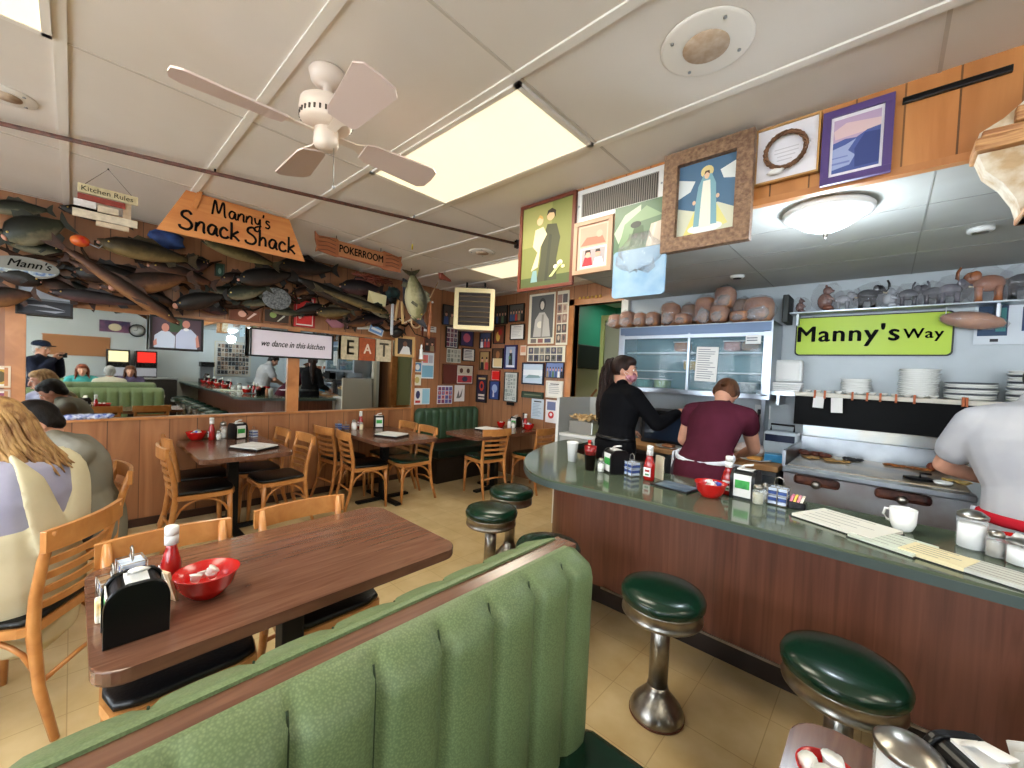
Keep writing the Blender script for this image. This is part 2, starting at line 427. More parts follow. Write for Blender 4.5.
def disc(name, label, x, y, z, r, inner, c=M['white']):
    t = thing(name, label, 'ceiling speaker' if inner else 'ceiling disc', (x, y, z))
    B().lathe([(r, 0), (r, -.004), (r*.93, -.008), (r*.3, -.009), (0, -.009)], n=40).obj('rim', c, t)
    if inner:
        B().lathe([(r*.5, -.009), (r*.5, -.012), (0, -.013)], n=30).obj('grille', mat('stained_grille', (178, 152, 126), .8, c2=(196, 176, 156), vs=30), t)
        for k in range(4):
            a = PI/4 + k*PI/2; B().lathe([(.006, -.008), (.006, -.012), (0, -.013)], (r*.8*math.cos(a), r*.8*math.sin(a), 0), 8).obj('screw', M['steel'], t)
disc('ceiling_speaker', 'large round cream ceiling speaker grille with brown stained middle', -.52, 1.49, ZC, .15, True, m_tbar)
disc('ceiling_speaker', 'small pale round grille in the ceiling near the far light panel', -2.98, 2.72, ZC, .13, True, m_tbar)
disc('ceiling_speaker', 'round ceiling grille at the left edge of the view', -3.04, -.22, ZC, .1, True, m_tbar)

area('back_room_fill', (-2.8, 5.6, ZC-.05), (.5, .3), 7, (1, .95, .85))  # unseen light added to brighten the back room, without a fixture
# kitchen dome light
t = thing('dome_light', 'glowing round glass ceiling lamp over the kitchen counter', 'ceiling lamp', (-.245, 2.43, ZK))
B().lathe([(.0, 0), (.165, 0), (.178, -.012), (.176, -.032), (.146, -.042)], n=40).obj('rim', M['white'], t)
B().lathe([(.14, -.034), (.125, -.06), (.09, -.085), (.045, -.105), (0, -.11)], n=36).obj('glass_shade', mat('glowing_glass', (230, 245, 255), .3, emit=(214, 234, 250), es=2.2), t)
B().lathe([(.012, -.105), (.01, -.125), (.004, -.14), (0, -.142)], n=10).obj('finial', M['chrome'], t)
pl = bpy.data.lights.new('dome_lamp', 'POINT'); pl.energy = 16; pl.color = (.80, .91, 1); pl.shadow_soft_size = .1
po = bpy.data.objects.new('dome_lamp', pl); COL.objects.link(po); po.parent = t; po.location = (0, 0, -.26)
# added dome lamp, unseen, lighting the far right of the kitchen
for x in (3.4,):
    t2 = thing('dome_light', 'added round kitchen ceiling lamp ' + 'above the far right end of the counter', 'ceiling lamp', (x, 2.9, ZK))
    B().lathe([(.0, 0), (.155, 0), (.165, -.012), (.15, -.035), (.125, -.06), (.09, -.085), (.045, -.105), (0, -.11)], n=32).obj('glass_shade', mat('glowing_glass'), t2)
    l2 = bpy.data.objects.new('dome_lamp', pl); COL.objects.link(l2); l2.parent = t2; l2.location = (0, 0, -.26)
def smoke(x, y, label):
    t = thing('smoke_detector', label, 'smoke detector', (x, y, ZK))
    B().lathe([(0, 0), (.05, 0), (.05, -.014), (.042, -.022), (.03, -.022)], n=24).obj('housing', M['white'], t)
    B().lathe([(.03, -.02), (.03, -.026), (0, -.028)], n=20).obj('sensor', M['black'] if x < 0 else M['chrome'], t)
smoke(-.9, 3.55, 'white round detector with dark sensor on the kitchen ceiling')
smoke(.32, 3.15, 'small recessed pale spot fitting on the kitchen ceiling right of the dome lamp')

# ceiling fan
FX, FY = -1.71, .685
t = thing('ceiling_fan', 'white ceiling fan with four pale blades and a pull chain', 'ceiling fan', (FX, FY, ZC-.0))
mw = mat('fan_enamel', (222, 206, 192), .35, coat=.2)
B().lathe([(0, 0), (.062, 0), (.07, -.012), (.062, -.045), (.04, -.06), (.018, -.062), (.018, -.14)], n=32).obj('canopy', mw, t)
f = B().lathe([(.02, -.115), (.07, -.12), (.098, -.135), (.102, -.17), (.096, -.185), (.098, -.202), (.085, -.22), (.055, -.23)], n=40).obj('motor_housing', mw, t)
b = B()
for k in range(30):
    a = 2*PI*k/30; b.box(-.003, .003, -.0015, .0015, -.006, .006)
    for v in b.bm.verts[-8:]: pass
    b.bm.verts.ensure_lookup_table()
    for v in b.bm.verts[-8:]:
        v.co = Matrix.Rotation(a, 3, 'Z') @ Vector((v.co.x + .0975, v.co.y*2.2, v.co.z*1.5)) + Vector((0, 0, -.194))
b.obj('vent_slots', mat('dark_slot', (70, 60, 52), .8), f)
B().lathe([(.04, -.23), (.045, -.235), (.047, -.285), (.042, -.302), (.02, -.31), (0, -.31)], n=28).obj('switch_housing', mw, t)
B().tube([(.03, .02, -.305), (.032, .022, -.45)], .0015, 5).obj('pull_chain', M['chrome'], t)
B().lathe([(0, 0), (.005, -.003), (.006, -.012), (0, -.018)], (.032, .022, -.45), 10).obj('chain_knob', M['steel'], t)
for k, a in enumerate((4, 94, 184, 274)):
    R_ = math.radians(a-8); Mz = Matrix.Rotation(R_, 4, 'Z') @ Matrix.Translation((0, 0, -.256)) @ Matrix.Rotation(math.radians(-13), 4, 'X')
    pts = [(.15, -.045), (.18, -.058), (.455, -.078), (.485, -.055), (.49, 0), (.485, .055), (.455, .078), (.18, .058), (.15, .045)]
    bl = B().prism(pts, -.003, .004, Mz).obj('blade', mat('fan_blade', (206, 186, 178), .45), t)
    B().prism([(.05, -.016), (.12, -.018), (.155, -.038), (.2, -.034), (.21, 0), (.2, .034), (.155, .038), (.12, .018), (.05, .016)], .004, .009, Mz).obj('blade_bracket', mw, bl)

# rusty pipe slung under the ceiling, holding the signs
p0, p1 = Vector((-3.6, -1.1, 2.645)), Vector((-2.43, 2.72, 2.645))
t = thing('ceiling_pipe', 'thin rusty pipe slung across the ceiling above the hanging signs', 'pipe', p0)
B().tube([(0, 0, 0), tuple(p1-p0)], .012, 8).obj('pipe', mat('rusty_pipe', (104, 58, 44), .6, c2=(70, 44, 36), vs=40), t)
for f_ in (.12, .44, .75, .98):
    q = (p1-p0)*f_; B().tube([tuple(q+Vector((0, 0, -.01))), tuple(q + Vector((0, 0, .035)))], .006, 6).obj('hanger', M['iron'], t)
B().box(-.03, .03, -.02, .02, -.03, .03).obj('clamp', M['iron'], t, loc=tuple((p1-p0)*.985))

# ================================================================== CHAIRS, TABLES, BOOTHS, STOOLS
CW = M['chairwood']
def make_chair(name, label, seatm=M['vinyl'], group=None):
    t = thing(name, label, 'chair', group=group)
    W, D = .195, .19
    pts = [(-.17, -D), (.17, -D), (.19, -.15), (W+.012, .10), (.19, .185), (.13, .21), (-.13, .21), (-.19, .185), (-W-.012, .10), (-.19, -.15)]
    b = B(); b.prism(pts, .415, .450); b.obj('seat_frame', CW, t)
    b = B(); s = 1.0
    b.prism([(x*.97, y*.97) for x, y in pts], .450, .478, bev=.012)
    o = b.obj('seat', seatm, t)
    for p in o.data.polygons: p.use_smooth = True
    for sx in (-1, 1):
        B().tube([(sx*.175, .165, .43), (sx*.178, .17, .25), (sx*.18, .178, 0)], [.0215, .019, .0135], 8).obj('leg', CW, t)
        # rear leg runs on upwards as the back post
        B().tube([(sx*.178, -.265, 0), (sx*.166, -.205, .20), (sx*.16, -.178, .42), (sx*.165, -.188, .56), (sx*.172, -.215, .70), (sx*.176, -.245, .82)],
                 [.014, .018, .021, .019, .018, .015], 8).obj('leg', CW, t)
    def bow(z, y, half, h, th, name, dy=.028):
        b = B(); n = 8; P = []
        for i in range(n+1):
            u = -1 + 2*i/n; P.append((half*u, y - dy*(1-u*u)))
        lo = [(x, yy-th/2) for x, yy in P]; hi = [(x, yy+th/2) for x, yy in reversed(P)]
        b.prism(lo+hi, z-h/2, z+h/2, bev=.003); return b.obj(name, CW, t)
    bow(.785, -.238, .205, .085, .02, 'top_rail', .03)
    bow(.690, -.214, .165, .026, .013, 'back_slat'); bow(.632, -.204, .163, .026, .013, 'back_slat')
    bow(.574, -.194, .160, .026, .013, 'back_slat'); bow(.516, -.186, .158, .026, .013, 'back_slat')
    def hoop(a, c, top, name='hoop_brace'):
        P = []
        for i in range(11):
            u = i/10; x = a[0]+(c[0]-a[0])*u; y = a[1]+(c[1]-a[1])*u
            P.append((x, y, .27 + (top-.27)*math.sin(PI*u)**.6))
        B().tube(P, .0095, 7).obj(name, CW, t)
    hoop((-.178, .168), (.178, .168), .408); hoop((-.178, .165), (-.163, -.185), .408); hoop((.178, .165), (.163, -.185), .408)
    B().tube([(-.17, -.205, .22), (0, -.215, .235), (.17, -.205, .22)], .010, 7).obj('stretcher', CW, t)
    return t
G = 'honey wood dining chairs with black seats'
proto = make_chair('dining_chair', 'honey wood chair under the near table, beside the red bowl', group=G)
proto.location = (-1.80, .27, 0); proto.rotation_euler = (0, 0, -PI/2 + .02)
GRV = M['greenvinyl']
def chair(x, y, deg, label, green=False):
    c = dup(proto, (x, y, 0), math.radians(deg), label)
    if green:
        for ch in c.children:
            if ch.name.startswith('seat') and not ch.name.startswith('seat_frame'):
                ch.data = ch.data.copy(); ch.data.materials[0] = GRV
    return c
chair(-1.83, .77, -90, 'honey wood chair under the right half of the near table, against the aisle')
wch = chair(-2.60, -.15, 146, 'honey wood chair the fair-haired person in the cream bib sits on')
mch = chair(-3.42, -.02, 186, 'honey wood chair the dark-haired hunched person sits on')
chair(-4.08, .72, 0, 'honey wood chair on the left side of the table with the folded tray, aisle end')
chair(-4.53, .80, 0, 'honey wood chair pushed in on the left against the mirror wall, by the red bowl')
chair(-4.10, 1.30, 182, 'honey wood chair on the right side of the first wall table, aisle end')
chair(-4.54, 1.24, 180, 'honey wood chair on the right of the first wall table, nearest the wainscot')
chair(-4.11, 2.16, -6, 'front left honey wood chair of the middle wall table, nearest the viewer')
chair(-4.55, 2.12, 6, 'honey wood chair on the left of the middle wall table, against the wainscot')
chair(-4.02, 2.66, 176, 'honey wood chair on the right of the middle wall table, beside the green bench', True)
chair(-4.46, 2.68, 180, 'honey wood chair on the far right of the middle wall table, against the wainscot', True)
chair(-3.62, 3.50, 80, 'honey wood chair facing the dark green corner bench, seen from behind', True)
chair(-3.36, 4.10, 88, 'honey wood chair with green seat at the end of the far wall, beside the doorway', True)

m_lam = wood('walnut_laminate', (118, 82, 64), (92, 60, 46), .22, (16, 1.1, 8), scale=1.4, coat=.35)
m_lamedge = mat('laminate_edge', (78, 44, 34), .4)
def table(label, x, y, w, l, rz=0, group=None, r=.07, wallside=None):
    """w along local x, l along local y"""
    t = thing('dining_table', label, 'table', (x, y, 0), rz, group)
    B().prism(rrect(w, l, r, 6), .715, .7502, bev=.004).obj('tabletop', m_lam, t)
    B().prism(rrect(w-.004, l-.004, r, 6), .712, .742).obj('edge_band', m_lamedge, t)
    B().box(-.04, .04, -.04, .04, .03, .712, bev=.006).obj('column', M['iron'], t)
    b = B(); b.box(-.3*w/.66, .3*w/.66, -.035, .035, 0, .03, bev=.008); b.box(-.035, .035, -.33, .33, 0, .0305, bev=.008); b.obj('base', M['iron'], t)
    b = B(); b.box(-.2, .2, -.03, .03, .69, .712); b.box(-.03, .03, -.3, .3, .69, .7121); b.obj('mounting_plate', M['iron'], t)
    return t
table('walnut laminate table nearest the viewer, holding the black napkin dispenser', -1.655, .585, .70, 1.10)
table('laminate table at the mirror wall holding a red bowl and folded tray', -4.24, .98, .66, 1.07, PI/2)
table('laminate table at the mirror wall between six wooden chairs and the green bench', -4.17, 2.43, .70, 1.12, PI/2)
table('laminate table against the far wall below the posters', -3.68, 3.73, .62, 1.22)
table('laminate table at the window end, in front of the seated pair', -3.1, -.95, .66, 1.3, PI/2+.1)
table('laminate table at the lower right corner holding the sugar shaker', .235, .54, .70, 1.20)

# ---- booths: channel-tufted green vinyl backs
def vinyl_mat(name, c1, c2, rough):
    m = bpy.data.materials.new(name); m.use_nodes = True; nt = m.node_tree; N = nt.nodes; Lk = nt.links; b = N['Principled BSDF']
    b.inputs['Roughness'].default_value = rough
    tc = N.new('ShaderNodeTexCoord'); vo = N.new('ShaderNodeTexVoronoi'); vo.inputs['Scale'].default_value = 230; Lk.new(tc.outputs['Object'], vo.inputs['Vector'])
    rp = N.new('ShaderNodeValToRGB'); rp.color_ramp.elements[0].color = lin(c1); rp.color_ramp.elements[1].color = lin(c2); rp.color_ramp.elements[1].position = .7
    Lk.new(vo.outputs['Distance'], rp.inputs[0]); Lk.new(rp.outputs[0], b.inputs['Base Color'])
    bp = N.new('ShaderNodeBump'); bp.inputs['Strength'].default_value = .12; bp.inputs['Distance'].default_value = .002
    Lk.new(vo.outputs['Distance'], bp.inputs['Height']); Lk.new(bp.outputs[0], b.inputs['Normal']); return m
m_sage = vinyl_mat('sage_green_vinyl', (116, 134, 92), (90, 108, 70), .5)
m_dkg = vinyl_mat('forest_green_vinyl', (58, 88, 64), (44, 70, 50), .42)
m_piping = mat('pale_piping', (120, 146, 98), .45)
m_seam = mat('dark_seam', (40, 58, 34), .7)
def tufted(name, y0, y1, z0, z1, x, sgn, n, bulge, material, parent, roll=.05, seam=True, puff=.5):
    """padded panel in the y-z plane at x, bulging toward sgn*x, with n vertical channels and a rolled top; corners rounded"""
    b = B(); bm = b.bm; NU, NV = n*8, 16; g = []
    for j in range(NV+1):
        v = j/NV; row = []
        for i in range(NU+1):
            u = i/NU; ch = abs(math.sin(PI*u*n))**.28
            edge = min(1, (min(u, 1-u)*(y1-y0)/.05))
            edge = math.sqrt(max(0, 1-(1-edge)**2))
            tz = (1-v)*(z1-z0); top = min(1, tz/roll); top = math.sqrt(max(0, 1-(1-top)**2))
            bot = min(1, v*(z1-z0)/.04); bot = math.sqrt(max(0, 1-(1-bot)**2))
            d = bulge*(1-puff+puff*ch)*edge*top*bot
            y = y0 + (y1-y0)*u; z = z0+(z1-z0)*v
            # rounded outline at the two top corners and bottom corners
            rc = .07
            for yc, s2 in ((y0+rc, -1), (y1-rc, 1)):
                for zc_, s3 in ((z1-rc, 1), (z0+rc, -1)):
                    if (y-yc)*s2 > 0 and (z-zc_)*s3 > 0:
                        q = max(abs(y-yc), abs(z-zc_)); l = math.hypot(y-yc, z-zc_)
                        if l > 1e-6: y = yc+(y-yc)*q/l; z = zc_+(z-zc_)*q/l
            row.append(bm.verts.new((x+sgn*d, y, z)))
        g.append(row)
    fs = [bm.faces.new((g[j][i], g[j][i+1], g[j+1][i+1], g[j+1][i])) for j in range(NV) for i in range(NU)]
    back = [bm.verts.new((x-sgn*.012, v_.co.y, v_.co.z)) for v_ in (g[0][0], g[0][-1], g[-1][-1], g[-1][0])]
    b._new(fs, True)
    brd = [g[0][i] for i in range(NU+1)] + [g[j][NU] for j in range(1, NV+1)] + [g[NV][i] for i in range(NU-1, -1, -1)] + [g[j][0] for j in range(NV-1, 0, -1)]
    for v_ in back: bm.verts.remove(v_)
    bk = [bm.verts.new((x-sgn*.012, v_.co.y, v_.co.z)) for v_ in brd]; k = len(brd)
    b._new([bm.faces.new((brd[i], brd[(i+1) % k], bk[(i+1) % k], bk[i])) for i in range(k)]); b._new([bm.faces.new(bk[::-1])])
    o = b.obj(name, material, parent)
    if seam:
        s = B()
        for i in range(1, n):
            y = y0+(y1-y0)*i/n
            s.tube([(x+sgn*(bulge*(1-puff)+.001), y, z0+.06), (x+sgn*(bulge*(1-puff)+.001), y, z1-roll*1.15)], .0022, 5)
            s.tube([(x+sgn*(bulge*(1-puff)+.001), y, z1-roll*1.15), (x+sgn*bulge*(1-puff)*.8, y, z1-roll*.4)], .0022, 5)
        s.obj('seam', m_seam if material is m_sage else material, o)
    return o
def booth_back(label, x, y0, y1, front, back, seats, n=10):
    """two tufted backs set on a wooden core; x = middle of the core. seats: list of sides (+1/-1) that carry a bench"""
    t = thing('booth_bench', label, 'booth', (x, 0, 0))
    B().box(-.036, .036, y0+.01, y1-.03, 0, .985).obj('core', m_lam, t)
    tufted('backrest', y0, y1, .40, .999, .034, 1, n, .078, front, t, roll=.04)
    tufted('rear_padding', y0, y1, .40, 1.004, -.034, -1, n, .10, back, t, roll=.075, puff=.22)
    B().box(-.036, .036, y0+.01, y1-.02, .970, .998, bev=.004).obj('top_cap', m_lam, t)
    for s in seats:
        a, c = (.07, .50) if s > 0 else (-.50, -.07)
        b = B().box(a, c, y0+.01, y1+.02, .34, .455, bev=.035); o = b.obj('seat_cushion', GRV, t)
        for p in o.data.polygons: p.use_smooth = True
        B().box(min(a, c)+.03, max(a, c)-.03, y0+.04, y1-.02, .0, .34).obj('seat_base', m_lamedge, t)
    return t
booth_back('sage green tufted booth back with a walnut cap in the foreground', -.695, -.75, 1.055, m_sage, m_sage, (1,), 13)
booth_back('tufted green booth back right of the sugar shaker table', 1.16, -.75, 1.15, m_sage, m_sage, (-1, 1))
booth_back('green booth back furthest along the window side', 2.98, -.75, 1.15, m_sage, m_sage, (-1, 1))
table('laminate booth table before the furthest green booth back', 2.07, .3, .7, 1.2)
# dark green corner bench against the mirror wall
t = thing('booth_bench', 'dark green tufted corner bench under the posters', 'booth', (-4.79, 0, 0))
tufted('backrest', 3.235, 4.40, .47, .955, .01, 1, 9, .07, m_dkg, t)
B().box(0, .08, 3.24, 4.40, 0, .5).obj('back_frame', m_lamedge, t)
o = B().box(.07, .56, 3.24, 4.40, .33, .455, bev=.03).obj('seat_cushion', mat('black_green_vinyl', (14, 28, 24), .3), t)
B().box(.08, .52, 3.26, 4.38, .0, .33).obj('seat_base', mat('dark_kick_panel', (34, 26, 20), .5), t)

# ---- counter stools
def make_stool(label):
    t = thing('counter_stool', label, 'stool', group='green round counter stools on chrome pedestals')
    B().lathe([(.168, .515), (.178, .525), (.180, .545), (.17, .565), (.13, .580), (.06, .587), (0, .588)], n=40).obj('seat', GRV, t)
    r = B().lathe([(.10, .452), (.165, .455), (.172, .462), (.172, .470), (.168, .474), (.168, .508), (.173, .512), (.173, .519), (.168, .522)], n=40).obj('seat_ring', M['chrome'], t)
    B().lathe([(.045, .44), (.095, .449), (.1, .453), (0, .456)], n=30).obj('seat_plate', M['iron'], t)
    B().lathe([(.041, .13), (.040, .45)], n=28).obj('column', M['chrome'], t)
    B().lathe([(.108, .006), (.116, .012), (.116, .02), (.104, .045), (.08, .075), (.058, .10), (.047, .12), (.045, .135)], n=40).obj('base', M['chrome'], t)
    B().lathe([(.112, 0), (.118, .003), (.118, .010), (.112, .012)], n=40).obj('floor_ring', mat('rusty_ring', (88, 48, 30), .6), t)
    return t
st = make_stool('whole green stool in front of the counter, its rusty-ringed base in view')
st.location = (-.685, 1.80, 0)
for x, y, l in ((-.06, 1.80, 'green counter stool at the lower right with a tilted-looking chrome rim'), (-1.33, 1.80, 'green counter stool half hidden by the foreground booth back'),
                (-1.95, 1.97, 'nearer of the two green stools at the rounded end of the counter'), (-2.18, 2.42, 'further of the two green stools at the rounded end of the counter'),
                (.57, 1.8, 'fourth green stool along the counter, right of the picture edge'), (1.2, 1.8, 'green stool along the counter, mirrored fifth in the row'),
                (1.83, 1.8, 'green stool along the counter, mirrored sixth in the row'), (2.46, 1.8, 'green stool along the counter, next to last in the mirrored row'),
                (3.09, 1.8, 'green stool along the counter, last and furthest in the mirrored row')):
    dup(st, (x, y, 0), x, l)

# ---- the lunch counter
m_ctop = mat('counter_laminate', (84, 94, 76), .10, coat=.25, c2=(74, 84, 68), vs=2)
m_cedge = mat('counter_edge', (62, 74, 72), .35)
m_cpanel = wood('mahogany_laminate', (122, 74, 56), (94, 52, 38), .38, (12, 12, .5), scale=1.2, coat=.15)
t = thing('lunch_counter', 'long lunch counter with grey green top and reddish brown wood panelled front', 'counter', (0, 0, 0))
def curve_pts(P, n=6):
    out = []
    for i in range(len(P)-1):
        p0, p1, p2, p3 = P[max(i-1, 0)], P[i], P[i+1], P[min(i+2, len(P)-1)]
        for k in range(n):
            u = k/n
            out.append(tuple(.5*((2*p1[a]) + (-p0[a]+p2[a])*u + (2*p0[a]-5*p1[a]+4*p2[a]-p3[a])*u*u + (-p0[a]+3*p1[a]-3*p2[a]+p3[a])*u**3) for a in (0, 1)))
    return out + [P[-1]]
outer = curve_pts([(-.9, 1.93), (-1.2, 1.885), (-1.42, 1.87), (-1.62, 1.95), (-1.88, 2.22), (-2.07, 2.62), (-2.17, 3.0), (-2.18, 3.32)])
inner = [(-2.0, 3.32), (-1.96, 2.95), (-1.78, 2.70), (-1.5, 2.60)]
top = [(XE-.01, 1.95), (-.3, 1.96)] + outer + inner + [(XE-.01, 2.60)]
B().prism(top, .858, .9002, bev=.004).obj('countertop', m_ctop, t)
big = [(XE-.01, 1.948), (-.3, 1.958)] + [(x-.004, y-.003) for x, y in outer] + [(-1.996, 3.324), (-1.956, 2.95), (-1.778, 2.704), (-1.5, 2.604), (XE-.01, 2.604)]
B().prism(big, .853, .889).obj('edge_band', m_cedge, t)
pin = curve_pts([(-1.3, 2.36), (-1.54, 2.35), (-1.77, 2.46), (-1.93, 2.68), (-2.03, 3.0), (-2.06, 3.30)])
body = [(XE-.01, 2.36)] + pin + [(-2.01, 3.30), (-1.98, 2.98), (-1.84, 2.70), (-1.6, 2.5), (XE-.01, 2.5)]
B().prism(body, .13, .853).obj('front_panel', m_cpanel, t)
B().prism([(x, y + (.035 if i == 0 or y < 2.4 else .02)) for i, (x, y) in enumerate(body)], 0, .13).obj('kick_board', mat('dark_kick', (40, 30, 26), .5), t)
B().box(-1.3, XE-.01, 2.352, 2.362, .122, .135).obj('kick_strip', M['chrome'], t)

# ================================================================== THE KITCHEN
m_board = wood('cutting_board', (200, 150, 96), (180, 128, 76), .5, (1.2, 10, 6), scale=1.5)
t = thing('prep_counter', 'long wooden prep board over steel drawers behind the two kitchen helpers', 'prep counter', (-1.16, 3.78, 0))
B().box(-.66, .62, -.30, .32, .86, .905, bev=.008).obj('cutting_board', m_board, t)
B().box(-.64, .60, -.24, .30, .12, .86).obj('cabinet', M['steel'], t)
for k in range(3):
    d = B().box(-.60+.42*k, -.22+.42*k, -.256, -.24, .60, .82, bev=.006).obj('drawer', mat('steel_dark', (120, 126, 134), .35, 1), t)
    B().tube([(-.52+.42*k, -.272, .75), (-.30+.42*k, -.272, .75)], .008).obj('handle', M['chrome'], d)
B().box(-.64, .60, -.30, -.2, .33, .36).obj('lower_shelf', m_board, t)
B().box(-.6, .56, -.15, .25, 0, .12).obj('plinth', M['iron'], t)

# refrigerated display case on the back of the prep line
t = thing('display_case', 'steel and glass sandwich case with loaves on top', 'display case', (-1.34, 3.89, .035))
b = B().m(M['steel']); x0, x1 = -.64, .66
fr = mat('bright_aluminium', (166, 174, 184), .3, .9)
B().box(x0, x1, .22, .255, 1.37, 1.98).obj('back_panel', mat('case_back_reflection', (50, 92, 104), .35, c2=(96, 142, 152), vs=3), t)  # teal patches stand for the window reflected in the glass, painted here
B().box(x0, x1, -.16, .24, 1.345, 1.385).obj('base_shelf', fr, t)
B().box(x0, x1, -.13, .255, 1.93, 1.975).obj('roof_panel', fr, t)
B().box(x0, x1, -.16, -.13, 1.885, 1.965, bev=.004).obj('top_rail', mat('blue_grey_rail', (96, 112, 136), .3, .6), t)
for k, x in enumerate((x0, .02, x1-.05)):
    B().box(x, x+(.05 if k != 1 else .022), -.16, -.128, 1.37, 1.90, bev=.003).obj('upright', fr, t)
B().box(x0, x1, -.162, -.13, 1.855, 1.885).obj('door_track', fr, t)
for k, (a, c) in enumerate(((x0+.05, .02), (.042, x1-.05))):
    B().box(a, c, -.15, -.146, 1.375, 1.86).obj('glass_door', mat('case_glass', (170, 206, 220), .03, alpha=.14, spec=.8), t)
for z in (1.545, 1.72):
    B().box(x0+.03, x1-.03, -.05, .22, z, z+.012).obj('wire_shelf', mat('frosted_shelf', (190, 206, 212), .2), t)
B().box(x0-.012, x0, -.16, .255, 1.345, 1.975).obj('side_panel', fr, t); B().box(x1, x1+.012, -.16, .255, 1.345, 1.975).obj('side_panel', fr, t)
for x in (x0+.05, x1-.08):
    B().box(x, x+.03, .05, .22, .871, 1.345).obj('leg', fr, t)
def sheet(name, label, cat, w, h, loc, rot, c=M['paper'], lines=0, group=None, lc=(120, 120, 126)):
    o = B().m(c).box(-w/2, w/2, -.0012, .0012, -h/2, h/2)
    if lines:
        o.m(mat('ink_%d_%d_%d' % lc, lc, .8)); rd = random.Random(int(abs(loc[0]*1000))+lines)
        for k in range(lines):
            z = h/2 - h*(k+1.2)/(lines+1.6); wl = w*rd.uniform(.5, .84)
            o.box(-w*.42, -w*.42+wl, -.0020, -.0011, z-h*.10/lines, z+h*.16/lines)
    o = o.obj(name); o.location = loc; o.rotation_euler = rot
    return tag(o, label, cat, group)
sheet('order_list', 'white typed list taped to the middle of the display case glass', 'paper', .18, .30, (-1.15, 3.732, 1.655), (0, .03, 0), lines=14)
sheet('notice_sheet', 'small white notice at the top right of the display case', 'paper', .11, .07, (-.80, 3.722, 1.86), (0, 0, 0), lines=2)
# food inside the case
rd = random.Random(3)
pal = [('tub of orange salad in the display case', (196, 120, 60), -1.44, 1.745), ('bag of green lettuce in the display case', (120, 150, 80), -1.62, 1.385), ('tub of pink sliced ham in the display case', (206, 140, 130), -1.0, 1.745),
       ('white tub in the right half of the display case', (220, 222, 224), -.86, 1.385), ('blue lidded tub low in the display case', (84, 140, 190), -1.0, 1.385), ('yellow cheese block on the display case shelf', (220, 180, 80), -1.34, 1.57), ('brown roll on the upper shelf of the display case', (176, 124, 78), -.86, 1.745), ('teal lidded tub at the left of the display case', (80, 160, 160), -1.80, 1.385)]
for l, c, x, z in pal:
    o = B().m(mat('food_%d' % (c[0]*3+c[1]), c, .5, var=.2, vs=30)).box(-.07, .07, -.05, .06, 0, .085, bev=.02).m(M['white']).box(-.073, .073, -.053, .063, .08, .09, bev=.004).obj('food_tub'); o.location = (x, 3.95, z+.037); tag(o, l, 'food container', 'tubs inside the display case')

# bread loaves and bagged rolls on the case
m_crust = mat('bread_crust', (128, 74, 42), .6, c2=(178, 120, 78), vs=9, bump=.3, bs=25)
m_bag = mat('plastic_bag', (222, 220, 224), .1, alpha=.17, spec=.9, bump=1.0, bs=22)
m_bagw = mat('plastic_gather_highlight', (206, 196, 194), .3, alpha=.32, bump=.6, bs=40)
m_wrap = mat('thin_wrap', (222, 220, 226), .1, alpha=.10, spec=.9, bump=1, bs=25)
m_brownbag = mat('brown_paper_bag', (120, 86, 58), .8, bump=.4, bs=18)
def loaf(label, x, y, z, rx, rz_, ry, kind, seed, n=1):
    t = thing('bread_loaf', label, 'bread', (x, y, z), group='bagged bread along the top of the display case')
    q = B().box(-rx*.9, rx*.9, -ry*.8, ry, 0, rz_*1.9, bev=min(rx, rz_)*.55); o = q.obj('bread', m_crust if kind != 2 else m_brownbag, t)
    for p in o.data.polygons: p.use_smooth = True
    B().ell((0, -.01, rz_*1.0), (rx*1.08, ry*1.12, rz_*1.08), 16, noise=.10, seed=seed+9).obj('bag', m_bag, t)
    B().ell((rx*.1, -ry*.95, rz_*.55), (rx*.6, ry*.3, rz_*.5), 12, noise=.35, seed=seed+5).obj('bag_gather_highlight', m_bagw, t)  # whitish lump: crumpled plastic with the bag's highlights painted in
    a = rd.uniform(-.6, .6); b = B()
    P = [(0, -ry, rz_*.8), (.01+a*.03, -ry-.02, rz_*.65), (a*.05, -ry-.045, rz_*.45), (a*.06, -ry-.06, rz_*.2)]
    b.tube(P, [rx*.5, rx*.14, rx*.2, rx*.38], 9, flat=.5); b.obj('bag_tail', m_bag, t)
zb = 2.012
LO = [('leftmost small bagged rolls overhanging the display case', -2.06, 3.78, .07, .055, 0), ('second small bag of rolls from the left on the case', -1.93, 3.78, .075, .065, 0), ('third small bag of rolls from the left on the case', -1.79, 3.78, .06, .055, 0), ('fourth small bag of rolls from the left, against the big loaf', -1.67, 3.79, .06, .055, 0),
      ('first big loaf from the left on the case', -1.53, 3.84, .085, .09, 0), ('plump brown loaf in the middle of the row of bread', -1.215, 3.84, .09, .10, 0), ('tallest stacked loaf, upper one', -1.06, 3.84, .085, .075, 0),
      ('flat golden loaf low between the tall loaf and the right end bag', -.92, 3.76, .07, .035, 0), ('large loose bag of bread at the right end of the case', -.80, 3.84, .12, .085, 0), ('flat roll beside the first big loaf', -1.38, 3.76, .06, .04, 0), ('tallest stacked loaf, lower one', -1.07, 3.74, .075, .06, 0), ('brown paper wrapped loaf behind the flat roll', -1.38, 3.92, .08, .085, 2), ('brown paper wrapped loaf right of the tallest loaf', -.94, 3.93, .085, .09, 2)]
for k, (l, x, y, rx, rz_, kd) in enumerate(LO):
    z = zb + (.135 if 'upper' in l else 0)
    loaf(l, x, y, z, rx, rz_*1.28, .1 if kd != 2 else .09, kd, k)
o = B().m(mat('dark_crate', (40, 44, 42), .6)).box(-.02, .02, -.12, .12, 0, .22, bev=.004); 
